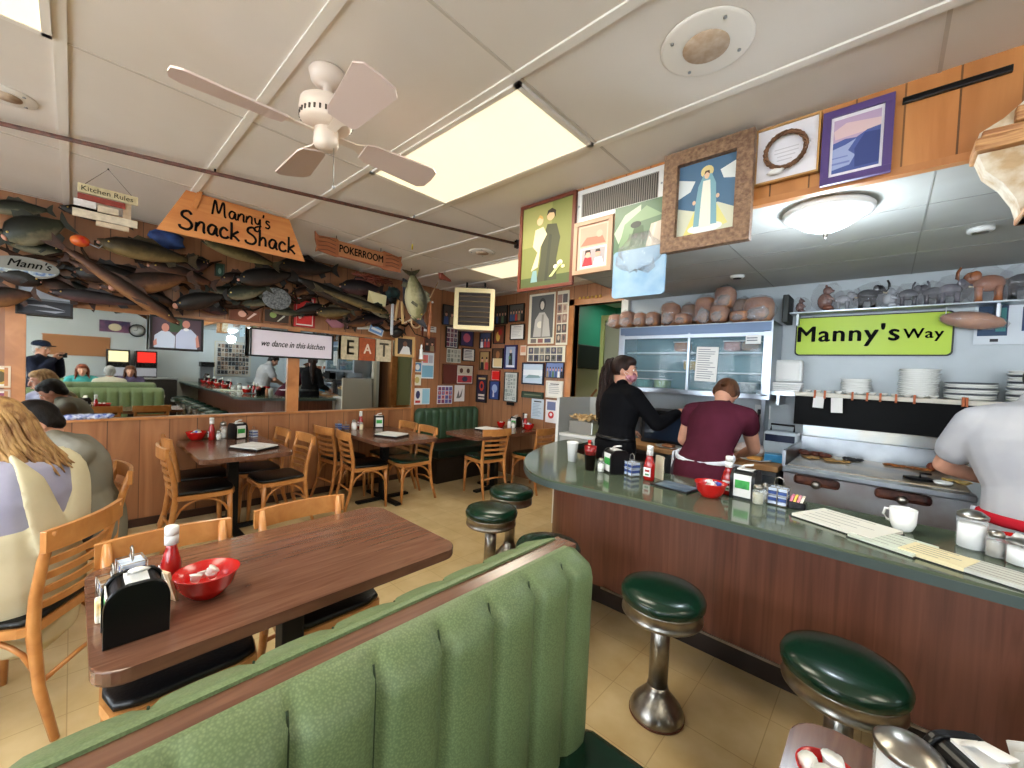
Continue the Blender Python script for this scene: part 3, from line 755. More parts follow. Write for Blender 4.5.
o = o.obj('tray_stack', None); o.location = (-.62, 4.0, 2.011); tag(o, 'dark upright tray standing at the right end of the display case', 'tray')

# boxes and things under / right of the case
def simple(name, label, cat, boxes, material, loc, rz=0, group=None, bev=.004):
    o = B()
    for bx in boxes: o.box(*bx, bev=bev)
    o = o.obj(name, material); o.location = loc; o.rotation_euler = (0, 0, rz); return tag(o, label, cat, group)
t = thing('microwave_oven', 'dark microwave oven under the display case', 'microwave', (-1.42, 3.86, .906))
B().box(-.28, .28, -.16, .18, 0, .31, bev=.01).obj('body', M['black'], t)
B().box(-.24, .10, -.168, -.16, .04, .27, bev=.003).obj('door', mat('dark_blue_glass', (36, 48, 66), .12, spec=.8), t)
B().box(.14, .25, -.166, -.16, .04, .27).obj('control_panel', mat('grey_black', (30, 32, 36), .4), t)
t = thing('slicer', 'pale kitchen appliance with blue display panel on the prep board', 'appliance', (-.60, 3.93, .906))
B().box(-.115, .115, -.08, .12, 0, .22, bev=.02).obj('body', mat('pale_enamel', (196, 208, 216), .25), t)
B().box(-.09, -.03, -.088, -.079, .15, .185).obj('display', mat('blue_display', (60, 110, 190), .3, emit=(60, 130, 230), es=.8), t)
B().box(.02, .085, -.088, -.079, .15, .185).obj('display', mat('blue_display'), t)
B().box(-.1, .1, -.09, -.078, .14, .195).obj('control_panel', mat('navy_panel', (24, 34, 60), .3), t)
B().tube([(.08, .02, .22), (.08, .02, .27), (-.08, .02, .27), (-.08, .02, .22)], .008).obj('carry_handle', M['black'], t)
simple('plastic_tub', 'bright blue plastic tub on the prep board in front of the pale appliance', 'tub', [(-.07, .07, -.05, .05, 0, .06)], mat('blue_tub', (60, 150, 200), .3), (-.60, 3.70, .906), .2)
o = B(); o.ell((0, 0, .05), (.12, .08, .06), 14, noise=.12, seed=5); o = o.obj('bread_bag', mat('bag_of_buns', (196, 168, 160), .35, c2=(222, 214, 214), vs=18)); o.location = (-.80, 3.80, .906); tag(o, 'clear bag of pinkish buns on the prep board', 'bag of bread')
t = thing('sandwich_plate', 'white plate with an open sandwich on the left of the prep board', 'plate', (-1.38, 3.58, .906))
B().lathe([(0, 0), (.06, 0), (.11, .012), (.112, .016), (.06, .006), (0, .005)], n=30).obj('plate', M['ceramic'], t)
B().box(-.05, .05, -.04, .04, .006, .03, bev=.01).obj('sandwich', m_crust, t)
t = thing('sandwich_plate', 'white plate with golden toast on the right of the prep board', 'plate', (-.72, 3.62, .906))
B().lathe([(0, 0), (.06, 0), (.11, .012), (.112, .016), (.06, .006), (0, .005)], n=30).obj('plate', M['ceramic'], t)
B().box(-.05, .05, -.04, .04, .006, .03, bev=.01).obj('toast', mat('golden_toast', (214, 150, 70), .7), t)
simple('foam_plates', 'stack of white paper on the prep board beside the helper in maroon', 'paper', [(-.06, .06, -.05, .05, 0, .02)], M['paper'], (-1.18, 3.52, .906), .5)
t = thing('wall_outlet', 'double electric outlet with two black plugs on the kitchen wall', 'outlet', (-.78, YK, 1.26))
B().box(-.06, .06, -.008, 0, -.06, .06, bev=.002).obj('plate', M['white'], t)
for x in (-.022, .022): B().box(x-.012, x+.012, -.035, -.008, -.02, .02, bev=.004).obj('plug', M['black'], t); B().tube([(x, -.03, -.01), (x, -.035, -.1), (x+.02, -.03, -.2)], .005).obj('cord', M['black'], t)
# foam lunch boxes right of the case
for k in range(4):
    z = 1.455 + .018*k
    simple('foam_box', ['lowest', 'second', 'third', 'top flat'][k] + ' white foam lunch box lid in the pile right of the display case', 'box', [(-.11, .11, -.09, .09, 0, .016)], M['white'], (-.60+.004*k, 3.93, z), .02*k, 'flat foam lunch boxes')
t = thing('foam_box', 'white foam lunch box standing open on the pile beside the case', 'box', (-.60, 3.95, 1.53)); B().box(-.11, .11, -.01, .07, 0, .18, bev=.02).obj('shell', M['white'], t); B().box(-.09, .09, -.014, -.01, .02, .16, bev=.004).obj('flap', M['paper'], t)
t = thing('wall_shelf', 'narrow bracket shelf under the foam lunch boxes', 'shelf', (-.62, 3.96, 1.44)); B().box(-.16, .10, -.12, .16, -.02, .012).obj('board', M['steel'], t); B().box(-.02, .0, -.1, .16, -.10, -.02).obj('bracket', M['steel'], t)

# griddle with stained steel front
t = thing('griddle', 'wide stainless steel griddle with scorched front and round knobs', 'griddle', (-.055, 3.62, 0))
m_scorch = mat('scorched_steel', (172, 174, 178), .4, .45, c2=(140, 122, 112), vs=3.2)
B().box(-.42, .44, -.36, .40, .72, .955, bev=.006).obj('body', m_scorch, t)
B().box(-.42, .44, -.43, -.34, .93, .968, bev=.008).obj('front_rail', M['steel'], t)
B().box(-.40, .42, -.34, .39, .955, .972).obj('cooking_plate', mat('griddle_plate', (120, 114, 106), .35, .6, c2=(168, 150, 122), vs=5), t)
B().box(-.42, .44, .38, .41, .955, 1.10).obj('splash_guard', M['steel'], t); B().box(-.435, -.415, -.34, .41, .955, 1.06).obj('side_guard', M['steel'], t)
for x in (-.24, .16):
    o = B().box(x-.12, x+.12, -.372, -.358, .86, .918, bev=.02).obj('scorch_mark', mat('scorch_brown', (52, 24, 20), .5, c2=(120, 70, 50), vs=12), t)
    k = B().lathe([(.0, 0), (.026, .0), (.024, .022), (.012, .03), (0, .03)], (x+.0, -.372, .87), 20, rot=(PI/2, 0, 0)).obj('knob', M['chrome'], t)
B().box(-.40, .42, -.30, .40, .10, .72).obj('stand', M['iron'], t); B().box(-.42, .44, -.35, -.33, .1, .5).obj('lower_front', mat('dark_steel', (58, 58, 62), .4, .7), t)
B().box(-.38, .4, -.2, .35, 0, .1).obj('plinth', M['iron'], t)
o = B().box(-.46, .46, 0, .02, 0, .42).obj('steel_backsplash', mat('backsplash_steel', (186, 198, 206), .25, .85, c2=(206, 190, 160), vs=2.5)); o.location = (-.02, YK-.03, .99); tag(o, 'tall stainless backsplash on the wall behind the griddle', 'backsplash')
rd = random.Random(11)
fp = [('brown bacon strips heaped at the back left of the griddle', (104, 48, 30), -.36, 3.86, .13, .07, .03), ('dark spatula end resting behind the meat on the griddle', (50, 50, 54), -.16, 3.86, .07, .03, .02), ('golden hash browns spread on the left of the griddle', (196, 150, 84), -.30, 3.72, .14, .06, .012),
      ('orange browned potatoes along the back right of the griddle', (184, 110, 50), .14, 3.88, .14, .03, .015), ('yellow scrambled eggs at the right edge of the griddle', (212, 176, 100), .34, 3.52, .06, .05, .015), ('browned roast piece at the back right of the griddle', (140, 62, 30), .30, 3.93, .06, .05, .05)]
for k, (l, c, x, y, rx, ry, h) in enumerate(fp):
    o = B(); 
    for j in range(9):
        o.ell((rd.uniform(-rx, rx)*.8, rd.uniform(-ry, ry)*.8, h*.5), (rx*.35, ry*.5, h*.6), 8, rot=(0, 0, rd.uniform(0, 3)), noise=.1, seed=j)
    o = o.obj('griddle_food', mat('cooked_%d' % k, c, .5, var=.35, vs=40)); o.location = (x, y, .973); tag(o, l, 'food', 'food on the griddle')
t = thing('griddle_press', 'square black griddle press near the cook', 'press', (.18, 3.42, .974), .4); B().box(-.06, .06, -.045, .045, 0, .014).obj('plate', M['iron'], t); B().tube([(.0, 0, .014), (.0, 0, .04), (.05, 0, .04)], .007).obj('handle', M['iron'], t)
o = B().lathe([(0, 0), (.03, 0), (.04, .02), (.042, .02), (.036, .005), (0, .004)], n=20).obj('small_dish', M['ceramic']); o.location = (.27, 3.36, .974); tag(o, 'small white dish on the griddle front edge', 'dish')

# plate shelf with black valance, order tickets on clips
t = thing('plate_shelf', 'cream edged shelf above the griddle with a black hood beneath', 'shelf', (0, 3.95, 0))
B().box(-.56, 1.6, -.10, .17, 1.425, 1.455, bev=.003).obj('board', mat('shelf_cream', (206, 200, 186), .5), t)
B().box(-.52, 1.6, -.06, .17, 1.20, 1.425).obj('hood', mat('hood_black', (5, 5, 6), .6, spec=.15), t)
for k, x in enumerate((-.39, -.33, -.17, -.09, -.02, .06, .15, .37, .385)):
    b = B(); b.box(-.006, .006, -.012, .012, -.03, .03); b.box(-.006, .006, -.016, -.004, -.03, -.01)
    o = b.obj('clothes_peg', mat('peg_wood', (196, 140, 90) if k % 3 else (176, 92, 50), .6)); o.location = (x, 3.84, 1.445); tag(o, ['peg holding the left slip, outermost', 'peg holding the left order slip', 'third wooden clothes peg from the left on the shelf edge', 'fourth wooden clothes peg on the shelf edge', 'fifth wooden clothes peg on the shelf edge', 'sixth wooden clothes peg on the shelf edge', 'seventh wooden clothes peg, left of the paired pegs', 'left one of the paired pegs at the right of the shelf', 'right one of the paired pegs beside the cook'][k], 'clothes peg', 'wooden pegs on the plate shelf')
sheet('order_slip', 'left blank white order slip hanging from the plate shelf', 'paper', .065, .085, (-.365, 3.832, 1.385), (0, .05, 0)); sheet('order_slip', 'right longer white order slip hanging from the plate shelf', 'paper', .068, .11, (-.255, 3.831, 1.37), (0, -.04, 0))
def plates(label, x, y, n, r, cat='plate', dz=.012, dark=False):
    for k in range(n):
        o = B().lathe([(0, 0), (r*.6, 0), (r, dz*1.3), (r*1.0, dz*1.6), (r*.6, dz*.5), (0, dz*.45)], n=28).obj('dinner_plate', M['ceramic'] if not (dark and k % 3 == 2) else mat('dark_rim_plate', (80, 84, 90), .3))
        o.location = (x + random.uniform(-.004, .004), y, 1.456 + k*dz)
        tag(o, label[0] + (' counted from the bottom: ' + ['lowest', 'second', 'third', 'fourth', 'fifth', 'sixth', 'seventh', 'eighth', 'ninth', 'tenth', 'eleventh', 'twelfth', 'thirteenth', 'fourteenth', 'fifteenth'][k]), cat, label[1])
plates(('white plate in the leftmost low pile on the plate shelf,', 'plates in the leftmost pile'), -.16, 3.97, 9, .09)
plates(('white plate in the tall middle pile on the plate shelf,', 'plates in the tall pile'), .17, 3.98, 14, .105, dz=.0135)
plates(('wide white plate in the pile left of the cook,', 'plates in the wide low pile'), .41, 3.97, 9, .12, dark=True)
plates(('oval plate in the pile behind the cook,', 'plates in the pile behind the cook'), .66, 3.98, 14, .10, dark=True, dz=.0135)
for k in range(12):
    x = -.44 + .062*k
    o = B().lathe([(0, 0), (.016, 0), (.024, .014), (.028, .018), (.024, .02), (0, .019)], n=14).obj('sauce_cup', M['ceramic']); o.location = (x, 3.885, 1.456)
    tag(o, 'small white sauce cup in the row along the plate shelf edge', 'cup', 'sauce cups along the shelf edge')

# street-style sign and the knick-knack shelf over it
t = thing('street_sign', "lime green street sign reading Manny's Way on the kitchen wall", 'sign', (-.12, YK-.03, 1.91))
B().prism(rrect(.90, .315, .03), 0, .006, UPR @ Matrix.Translation((0, 0, -.003))).obj('border', mat('sign_black', (20, 26, 14), .5), t)
B().prism(rrect(.88, .295, .026), 0, .008, UPR @ Matrix.Translation((0, 0, 0))).obj('face', mat('lime_reflective', (168, 194, 18), .4), t)
sk = mat('sign_ink', (8, 10, 6), .7, spec=.1)
text('lettering', "Manny's", .175, sk, t, (-.13, -.012, .01), depth=.001, sx=1.0, space=1.12, bold=.0045)
text('lettering', "Way", .10, sk, t, (.30, -.012, .0), depth=.001, space=1.1, bold=.0022)
t = thing('wall_shelf', 'thin steel shelf of plastic-wrapped figurines above the lime sign', 'shelf', (0, 4.0, 2.095))
B().box(-.60, 1.6, -.06, .12, -.012, 0, bev=.002).obj('board', M['steel'], t)
for x in (-.56, .5, 1.4): B().box(x, x+.015, .0, .12, -.1, -.012).obj('bracket', M['steel'], t)
def figurine(kind, label, x, h, col, flip=1):
    t = thing('elephant_figurine' if kind == 'e' else 'bear_figurine', label, 'figurine', (x, 4.0, 2.096), group='wrapped animal figurines over the lime sign'); s = h/.2
    mt = mat('fig_%d_%d' % (col[0], col[1]), col, .25, coat=.4); b = B(); t.scale = (s*flip, s, s)
    if kind == 'e':
        b.ell((0, 0, .10), (.062, .04, .045), 14); b.ell((.065, 0, .135), (.032, .028, .034), 12)
        for dx, dy in ((-.035, -.02), (-.035, .02), (.035, -.02), (.035, .02)): b.lathe([(.015, 0), (.013, .04), (.017, .08)], (dx, dy, 0), 10)
        o = b.obj('body', mt, t); B().tube([(.088, 0, .13), (.105, 0, .12), (.118, 0, .14), (.116, 0, .175), (.105, 0, .20)], [.013, .011, .009, .007, .006], 8).obj('trunk', mt, t)
        for sy in (-1, 1): B().ell((.052, sy*.032, .14), (.022, .006, .028), 10).obj('ear', mt, t); B().tube([(.085, sy*.012, .115), (.105, sy*.014, .108), (.115, sy*.014, .12)], [.004, .003, .001], 6).obj('tusk', M['cream'], t)
        B().tube([(-.06, 0, .12), (-.075, 0, .10), (-.078, 0, .07)], .003, 5).obj('tail', mt, t)
    else:
        b.ell((0, 0, .07), (.045, .04, .06), 14); b.ell((.012, 0, .145), (.028, .026, .03), 12); b.ell((.036, 0, .14), (.016, .013, .012), 8)
        for sy in (-1, 1): b.ell((.02, sy*.035, .02), (.035, .016, .018), 8); b.ell((.03, sy*.035, .085), (.03, .012, .014), 8, rot=(0, .5, 0)); b.ell((.005, sy*.02, .175), (.008, .005, .01), 6)
        b.obj('body', mt, t)
    B().ell((.01, 0, .095), (.10, .055, .105), 12, noise=.14, seed=int(x*100)).obj('plastic_wrap', m_wrap, t)
figurine('b', 'smallest brown figurine at the left end of the shelf', -.54, .13, (84, 44, 34))
figurine('b', 'tall brown seated figurine second from the left on the shelf', -.38, .22, (110, 62, 44))
figurine('e', 'pale grey elephant figurine just right of the tall brown one', -.27, .16, (150, 152, 158), 1)
figurine('e', 'glossy black elephant with raised trunk on the shelf', -.13, .20, (16, 16, 18), 1)
figurine('b', 'clear wrapped silvery figurine right of the black elephant', -.01, .16, (160, 164, 170))
figurine('e', 'small dark grey elephant in the middle of the shelf', .09, .17, (70, 70, 78), 1)
figurine('e', 'charcoal wrapped elephant left of the honey brown one', .21, .17, (60, 58, 66), -1)
figurine('e', 'dark violet grey elephant in crinkled wrap', .29, .19, (90, 86, 96), 1)
figurine('e', 'largest honey brown wooden elephant on the shelf', .46, .24, (150, 88, 52), -1)
figurine('e', 'black elephant right of the large brown one', .60, .23, (22, 24, 26), 1)
figurine('e', 'grey elephant at the right edge of the view', .72, .16, (90, 96, 100), 1)
t = thing('bread_loaf', 'long wrapped crusty loaf hanging over the right end of the lime sign', 'bread', (.40, 4.02, 1.985), group='hanging wrapped loaf')
B().ell((0, 0, 0), (.15, .05, .055), 16, rot=(0, .17, 0), noise=.04, seed=2).obj('bread', m_crust, t); B().ell((0, 0, 0), (.165, .056, .062), 16, rot=(0, .17, 0), noise=.07, seed=4).obj('bag', m_bag, t)
B().tube([(-.12, 0, .03), (-.12, .0, .095)], .002, 4).obj('string', M['white'], t); B().tube([(.12, 0, .02), (.12, .0, .095)], .002, 4).obj('string', M['white'], t)

# ================================================================== TABLEWARE AND COUNTER ITEMS
def ketchup(label, loc, group='red ketchup bottles'):
    t = thing('ketchup_bottle', label, 'ketchup bottle', loc)
    t['group'] = group
    B().lathe([(0, 0), (.030, 0), (.034, .01), (.034, .085), (.031, .10), (.024, .122), (.018, .138), (.0175, .150)], n=28, sy=.8).obj('bottle', M['ketchup'], t)
    B().lathe([(.0185, .148), (.019, .17), (.0185, .178)], n=24).obj('neck_band', M['white'], t)
    B().lathe([(.019, .178), (.019, .203), (.016, .207), (0, .207)], n=24).obj('cap', M['white'], t)
    o = B().m(M['white']).box(-.022, .022, -.0290, -.0265, .025, .078, bev=.001).m(M['ketchup']).box(-.014, .014, -.0300, -.0288, .052, .066).m(mat('label_green', (60, 120, 70), .5)).box(-.012, .012, -.0300, -.0288, .032, .042); o.obj('label', None, t)
    return t
m_tubglass = mat('shaker_glass', (238, 242, 240), .04, alpha=.25, spec=.9)
def shaker(label, loc, h=.095, r=.021, body=None, fill=(236, 236, 232), group=None, cat='shaker'):
    t = thing('salt_shaker' if fill[0] > 200 else 'pepper_shaker', label, cat, loc, group=group)
    B().lathe([(0, 0), (r*.9, 0), (r, .006), (r, h*.62), (r*.78, h*.74), (r*.76, h*.78)], n=20).obj('jar', body or m_tubglass, t)
    B().lathe([(0, .003), (r*.86, .004), (r*.88, h*.55), (0, h*.57)], n=18).obj('contents', mat('fill_%d' % fill[0], fill, .9), t)
    B().lathe([(r*.84, h*.76), (r*.86, h*.86), (r*.7, h*.96), (r*.3, h), (0, h)], n=20).obj('lid', M['chrome'], t)
    return t
def sugar(label, loc, h=.145, r=.048):
    t = thing('sugar_shaker', label, 'sugar shaker', loc)
    B().lathe([(0, 0), (r*.92, 0), (r, .008), (r, h*.80), (r*.95, h*.82)], n=32).obj('jar', m_tubglass, t)
    B().lathe([(0, .004), (r*.9, .005), (r*.9, h*.64), (0, h*.66)], n=28).obj('sugar', mat('white_sugar', (240, 240, 240), .9), t)
    B().lathe([(r*1.02, h*.80), (r*1.05, h*.83), (r*1.05, h*.875), (r*.98, h*.895), (r*.82, h*.93), (r*.6, h*.975), (r*.3, h), (0, h)], n=36).obj('lid', M['chrome'], t)
    B().box(-.012, .012, -.01, .012, h*.955, h*.985, bev=.003).obj('flap', M['chrome'], t)
    return t
m_ad = mat('advert_green', (70, 176, 80), .4, c2=(40, 130, 60), vs=25)
def napkins(label, loc, rz=0, s=1.0, group=None):
    t = thing('napkin_dispenser', label, 'napkin dispenser', loc, rz, group=group); t.scale = (s, s, s)
    def arch(w, h, k=8):
        P = [(-w, 0), (w, 0), (w, h*.62)]
        for i in range(1, k): a = PI/2*i/k; P.append((w*.45 + w*.55*math.cos(a), h*.62+h*.38*math.sin(a)))
        P += [(w*.3, h), (-w*.3, h)]
        for i in range(k-1, 0, -1): a = PI/2*i/k; P.append((-w*.45 - w*.55*math.cos(a), h*.62+h*.38*math.sin(a)))
        return P + [(-w, h*.62)]
    YZ = Matrix(((0, 0, 1, 0), (1, 0, 0, 0), (0, 1, 0, 0), (0, 0, 0, 1)))
    for sx in (-1, 1):
        B().prism(arch(.066, .152), sx*.05-.008, sx*.05+.008, YZ, bev=.004).obj('side_panel', M['black'], t)
    B().prism(arch(.058, .146), -.044, .044, YZ).obj('body', M['black'], t)
    for sy in (-1, 1):
        o = B().m(M['white']).box(-.042, .042, sy*.0585-.0015, sy*.0585+.0015, .012, .128, bev=.001); o = o.obj('advert_card', None, t)
        B().box(-.034, .034, sy*.0605-.0006, sy*.0605+.0006, .055, .098).obj('picture', m_ad, o)
    B().box(-.038, .038, -.024, .024, .14, .152).obj('napkin_stack', M['paper'], t)
    b = B(); b.tube([(-.03, -.01, .15), (-.01, 0, .168), (.03, .006, .176)], [.012, .018, .022], 8, flat=.25); b.obj('loose_napkin', M['paper'], t)
    return t
def caddy(label, loc, rz=0, s=1.0, group=None, c=(206, 218, 236)):
    t = thing('jelly_caddy', label, 'caddy', loc, rz, group=group); t.scale = (s, s, s)
    b = B()
    for z in (.004, .05, .09):
        b.tube([(-.042, -.036, z), (.042, -.036, z), (.042, .036, z), (-.042, .036, z)], .002, 5, closed=True)
    for x in (-.042, 0, .042):
        for y in (-.036, .036): b.tube([(x, y, .004), (x, y, .09)], .002, 5)
    b.obj('wire_rack', M['chrome'], t)
    B().tube([(0, 0, .07), (-.022, 0, .10), (-.018, 0, .128), (0, 0, .14), (.018, 0, .128), (.022, 0, .10), (0, 0, .07)], .003, 6).obj('handle', M['chrome'], t)
    mp = mat('jelly_label_%d' % c[0], c, .3); mb = mat('jelly_blue', (60, 84, 150), .4)
    for x in (-.021, .021):
        o = B()
        for k in range(5): o.m(mp if k % 2 == 0 else mb).box(x-.018, x+.018, -.032, .032, .006+.0165*k, .020+.0165*k, bev=.002)
        o.obj('jelly_packets', None, t)
    return t
def bowl(label, loc, r=.085, h=.075, group=None, seed=1, rich=True):
    t = thing('creamer_bowl', label, 'bowl', loc, group=group)
    B().lathe([(0, .004), (r*.45, 0), (r*.55, .004), (r*.82, h*.45), (r*.97, h*.95), (r, h), (r*.95, h), (r*.78, h*.5), (r*.5, .012), (0, .010)], n=36).obj('bowl', M['red'], t)
    rd = random.Random(seed); cols = [(236, 236, 232), (236, 230, 214), (226, 222, 214), (70, 90, 180), (236, 170, 60)]
    for k in range(11 if rich else 5):
        a = rd.uniform(0, 6.28); q = rd.uniform(0, .6)*r; x, y = q*math.cos(a), q*math.sin(a)
        c = cols[rd.choice((0, 0, 1, 2, 0, 1, 3 if rich else 0, 4 if k == 3 and rich else 0))]
        o = B().m(mat('creamer_%d' % c[0], c, .5)).lathe([(0, 0), (.011, 0), (.016, .018), (.018, .02), (0, .021)], (x, y, h*.58 + rd.uniform(0, .022)), 12, rot=(rd.uniform(-.7, .7), rd.uniform(-.7, .7), 0))
        o = o.obj('creamer_cup')
        o.location = loc; sl = ' '.join(label.split(',')[0].split()[:11]); tag(o, 'tiny creamer tub in the ' + sl, 'creamer', 'creamers in the ' + sl)
    return t

# near table
T = .7505
napkins('black arched napkin dispenser with crumpled white napkins on the nearest table', (-1.478, .125, T), 0, 1.0)
ketchup('red ketchup bottle behind the napkin dispenser on the nearest table', (-1.68, .225, T))
bowl('red bowl of creamers on the nearest table', (-1.565, .30, T), .088, .078, seed=4, rich=False)
caddy('chrome jelly rack left of the ketchup on the nearest table', (-1.80, .14, T), .1, .9)
caddy('second chrome rack of coffee sugars behind the napkin dispenser', (-1.70, .09, T), .1, .85, c=(150, 120, 90))
t = thing('menu_holder', 'small brown card stub leaning on the red bowl of the nearest table', 'card', (-1.60, .205, T), .4); B().box(-.03, .03, -.004, .004, 0, .10, rot=(.25, 0, 0)).obj('card', mat('tan_card', (206, 176, 140), .7), t)
# sugar packets beside the dispenser
simple('sweetener_packets', 'yellow and white sweetener packets at the left corner of the nearest table', 'packets', [(-.03, .03, -.02, .02, 0, .05), (-.025, .02, -.03, -.015, 0, .06)], mat('yellow_packet', (232, 200, 110), .6, c2=(236, 236, 230), vs=30), (-1.60, .08, T))
# first wall table
bowl('red bowl at the mirror wall, heaped with creamers', (-4.70, .79, T), .082, .078, seed=7)
ketchup('ketchup bottle beside the wall red bowl', (-4.66, .90, T)); shaker('small salt shaker right of the wall ketchup bottle', (-4.60, .945, T))
shaker('tall glass shaker with white powder before the wainscot', (-4.70, 1.0, T), .16, .032)
napkins('napkin dispenser with green card on the first wall table', (-4.62, 1.10, T), PI/2+.3); caddy('blue and white jelly rack by the first wall dispenser', (-4.60, 1.23, T), .3, .8)
def tray(label, x, y, rz):
    t = thing('check_tray', label, 'tray', (x, y, T), rz)
    B().box(-.15, .15, -.12, .12, 0, .018, bev=.006).obj('tray', M['black'], t)
    B().box(-.14, .14, -.11, .11, .019, .030).obj('menu', M['paper'], t)
    B().box(-.10, .10, -.01, .01, .0302, .034, rot=(0, 0, .3)).obj('wrapped_cutlery', M['paper'], t)
tray('black tray with a folded white menu on the first wall table', -4.0, 1.08, .5)
tray('black tray with a white menu on the middle wall table', -3.98, 2.40, .4)
tray('black tray with a cream menu on the far wall table', -3.74, 3.66, .1)
caddy('blue jelly rack at the left of the middle wall table', (-4.70, 2.13, T), 0, .8, c=(120, 150, 210)); caddy('second blue jelly rack on the middle wall table', (-4.60, 2.17, T), 0, .75, c=(150, 180, 226))
shaker('white salt shaker on the middle wall table', (-4.60, 2.27, T), .12, .03, M['ceramic']); shaker('cream shaker beside the white one on the middle table', (-4.58, 2.35, T), .09, .022, mat('cream_ceramic', (222, 206, 170), .3))
ketchup('ketchup bottle in front of the wainscot on the middle wall table', (-4.70, 2.40, T)); 
napkins('dark napkin dispenser on the middle wall table with napkins on top', (-4.66, 2.62, T), PI/2-.4)
napkins('napkin dispenser on the far wall table under the posters', (-3.80, 4.24, T), .2, .95); shaker('white shaker in front of the far wall table dispenser', (-3.79, 4.10, T), .12, .026, M['ceramic']); shaker('short white shaker on the far wall table', (-3.73, 4.12, T), .085, .022, M['ceramic'])
t = thing('sauce_bottle', 'slim brown sauce bottle on the far wall table', 'bottle', (-3.66, 4.24, T)); B().lathe([(0, 0), (.024, 0), (.026, .1), (.012, .14), (.010, .19), (0, .19)], n=16).obj('bottle', mat('brown_sauce', (66, 30, 22), .2), t); B().lathe([(.012, .185), (.012, .21), (0, .212)], n=14).obj('cap', M['iron'], t)
ketchup('ketchup bottle on the far wall table', (-3.60, 4.22, T)); bowl('red bowl at the right end of the far wall table', (-3.52, 4.20, T), .075, .075, seed=9)
bowl('red bowl at the left end of the far wall table', (-3.90, 4.05, T), .06, .07, seed=12, rich=False)
# window-end table of the seated pair (outside the view but reflected)
ketchup('ketchup bottle on the window end table', (-3.4, -.95, T)); napkins('napkin dispenser on the window end table', (-3.2, -1.05, T), .2)
# lower right table
sugar('big glass sugar shaker with a shiny domed lid at the lower right', (.062, 1.00, T), .142, .045)
napkins('napkin dispenser with white card at the lower right corner table', (.155, 1.045, T), -.9, .92)
bowl('red bowl at the very bottom edge of the view, on the lower right table', (-.04, .935, T), .05, .055, seed=3, rich=False)
t = thing('napkin_bunch', 'scalloped white paper menu standing at the right bottom corner', 'napkin', (.25, 1.12, T), -.7)
P = [(-.07, 0), (.07, 0), (.08, .05), (.06, .09), (.07, .12), (.03, .15), (0, .16), (-.03, .15), (-.07, .12), (-.06, .09), (-.08, .05)]
B().prism(P, -.003, .003, UPR).obj('sheet', M['paper'], t); B().prism([(x*.8, y*.85+.01) for x, y in P], .004, .008, UPR).obj('inner_sheet', M['white'], t)
t = thing('phone_case', 'dark blue rounded pouch at the bottom right edge', 'pouch', (.135, .955, T), .3); o = B().box(-.05, .05, -.03, .03, 0, .045, bev=.015).obj('pouch', mat('navy_cloth', (36, 52, 110), .6), t)

# on the lunch counter
K = .9005
t = thing('foam_cup', 'white foam cup at the rounded end of the counter', 'cup', (-1.60, 2.40, K)); B().lathe([(0, 0), (.028, 0), (.039, .125), (.042, .13), (.042, .136), (.036, .135), (.027, .01), (0, .008)], n=28).obj('cup', M['white'], t)
t = thing('cola_glass', 'dark glass of cola with a red rim on the counter', 'glass', (-1.375, 2.27, K)); B().lathe([(0, 0), (.030, 0), (.037, .10), (.0375, .10)], n=24).obj('drink', mat('cola', (22, 10, 10), .15), t); B().lathe([(.0375, .10), (.040, .155), (.038, .155), (.035, .1)], n=24).obj('rim', mat('red_tumbler', (128, 16, 20), .15, coat=.5), t)
t = thing('hot_sauce_bottle', 'pale hot sauce bottle behind the cola glass', 'bottle', (-1.45, 2.38, K)); B().lathe([(0, 0), (.024, 0), (.024, .10), (.012, .13), (.01, .16), (0, .16)], n=18).obj('bottle', mat('peach_sauce', (206, 150, 120), .3), t); B().lathe([(.012, .15), (.012, .172), (0, .174)], n=14).obj('cap', M['red'], t)
shaker('white salt shaker left of the counter dispenser', (-1.30, 2.28, K), .09, .021)
napkins('counter napkin dispenser nearest the rounded end', (-1.235, 2.345, K), -.55, .98)
caddy('chrome jelly rack right of the rounded end dispenser', (-1.13, 2.36, K), -.4, .98)
ketchup('labelled ketchup bottle left of the blue papers on the counter', (-1.01, 2.34, K)); t = sc.objects[-1]
t = thing('menu_stand', 'clear upright card stand behind the counter ketchup', 'stand', (-.98, 2.42, K), -.5); B().box(-.035, .035, -.004, .004, 0, .14).obj('card', mat('beige_card', (206, 196, 170), .5), t)
t = thing('folded_menu', 'dark magazine with a blue grey cover on the counter', 'magazine', (-.84, 2.30, K), -.15); B().box(-.11, .11, -.075, .075, 0, .008, bev=.002).obj('cover', M['black'], t); B().box(-.085, .10, -.06, .07, .008, .0105).obj('printed_page', mat('blue_page', (120, 138, 150), .3, c2=(70, 88, 110), vs=20), t)
bowl('bright red creamer bowl in the middle of the counter', (-.645, 2.27, K), .08, .078, seed=21)
ketchup('slender ketchup bottle behind the red counter bowl', (-.595, 2.40, K))
napkins('counter napkin dispenser with green card beside the slender ketchup', (-.515, 2.415, K), -.05, 1.0)
shaker('glass pepper shaker before the middle counter dispenser', (-.44, 2.335, K), .10, .026, None, (176, 170, 140)); shaker('salt shaker tucked beside the pepper on the counter', (-.425, 2.40, K), .10, .022)
caddy('chrome jelly rack of white and blue tubs on the counter middle', (-.365, 2.41, K), -.05, 1.0)
t = thing('sweetener_box', 'small black box of pink and yellow sweetener packets', 'box', (-.285, 2.41, K)); B().box(-.035, .035, -.025, .025, 0, .035, bev=.004).obj('box', M['black'], t)
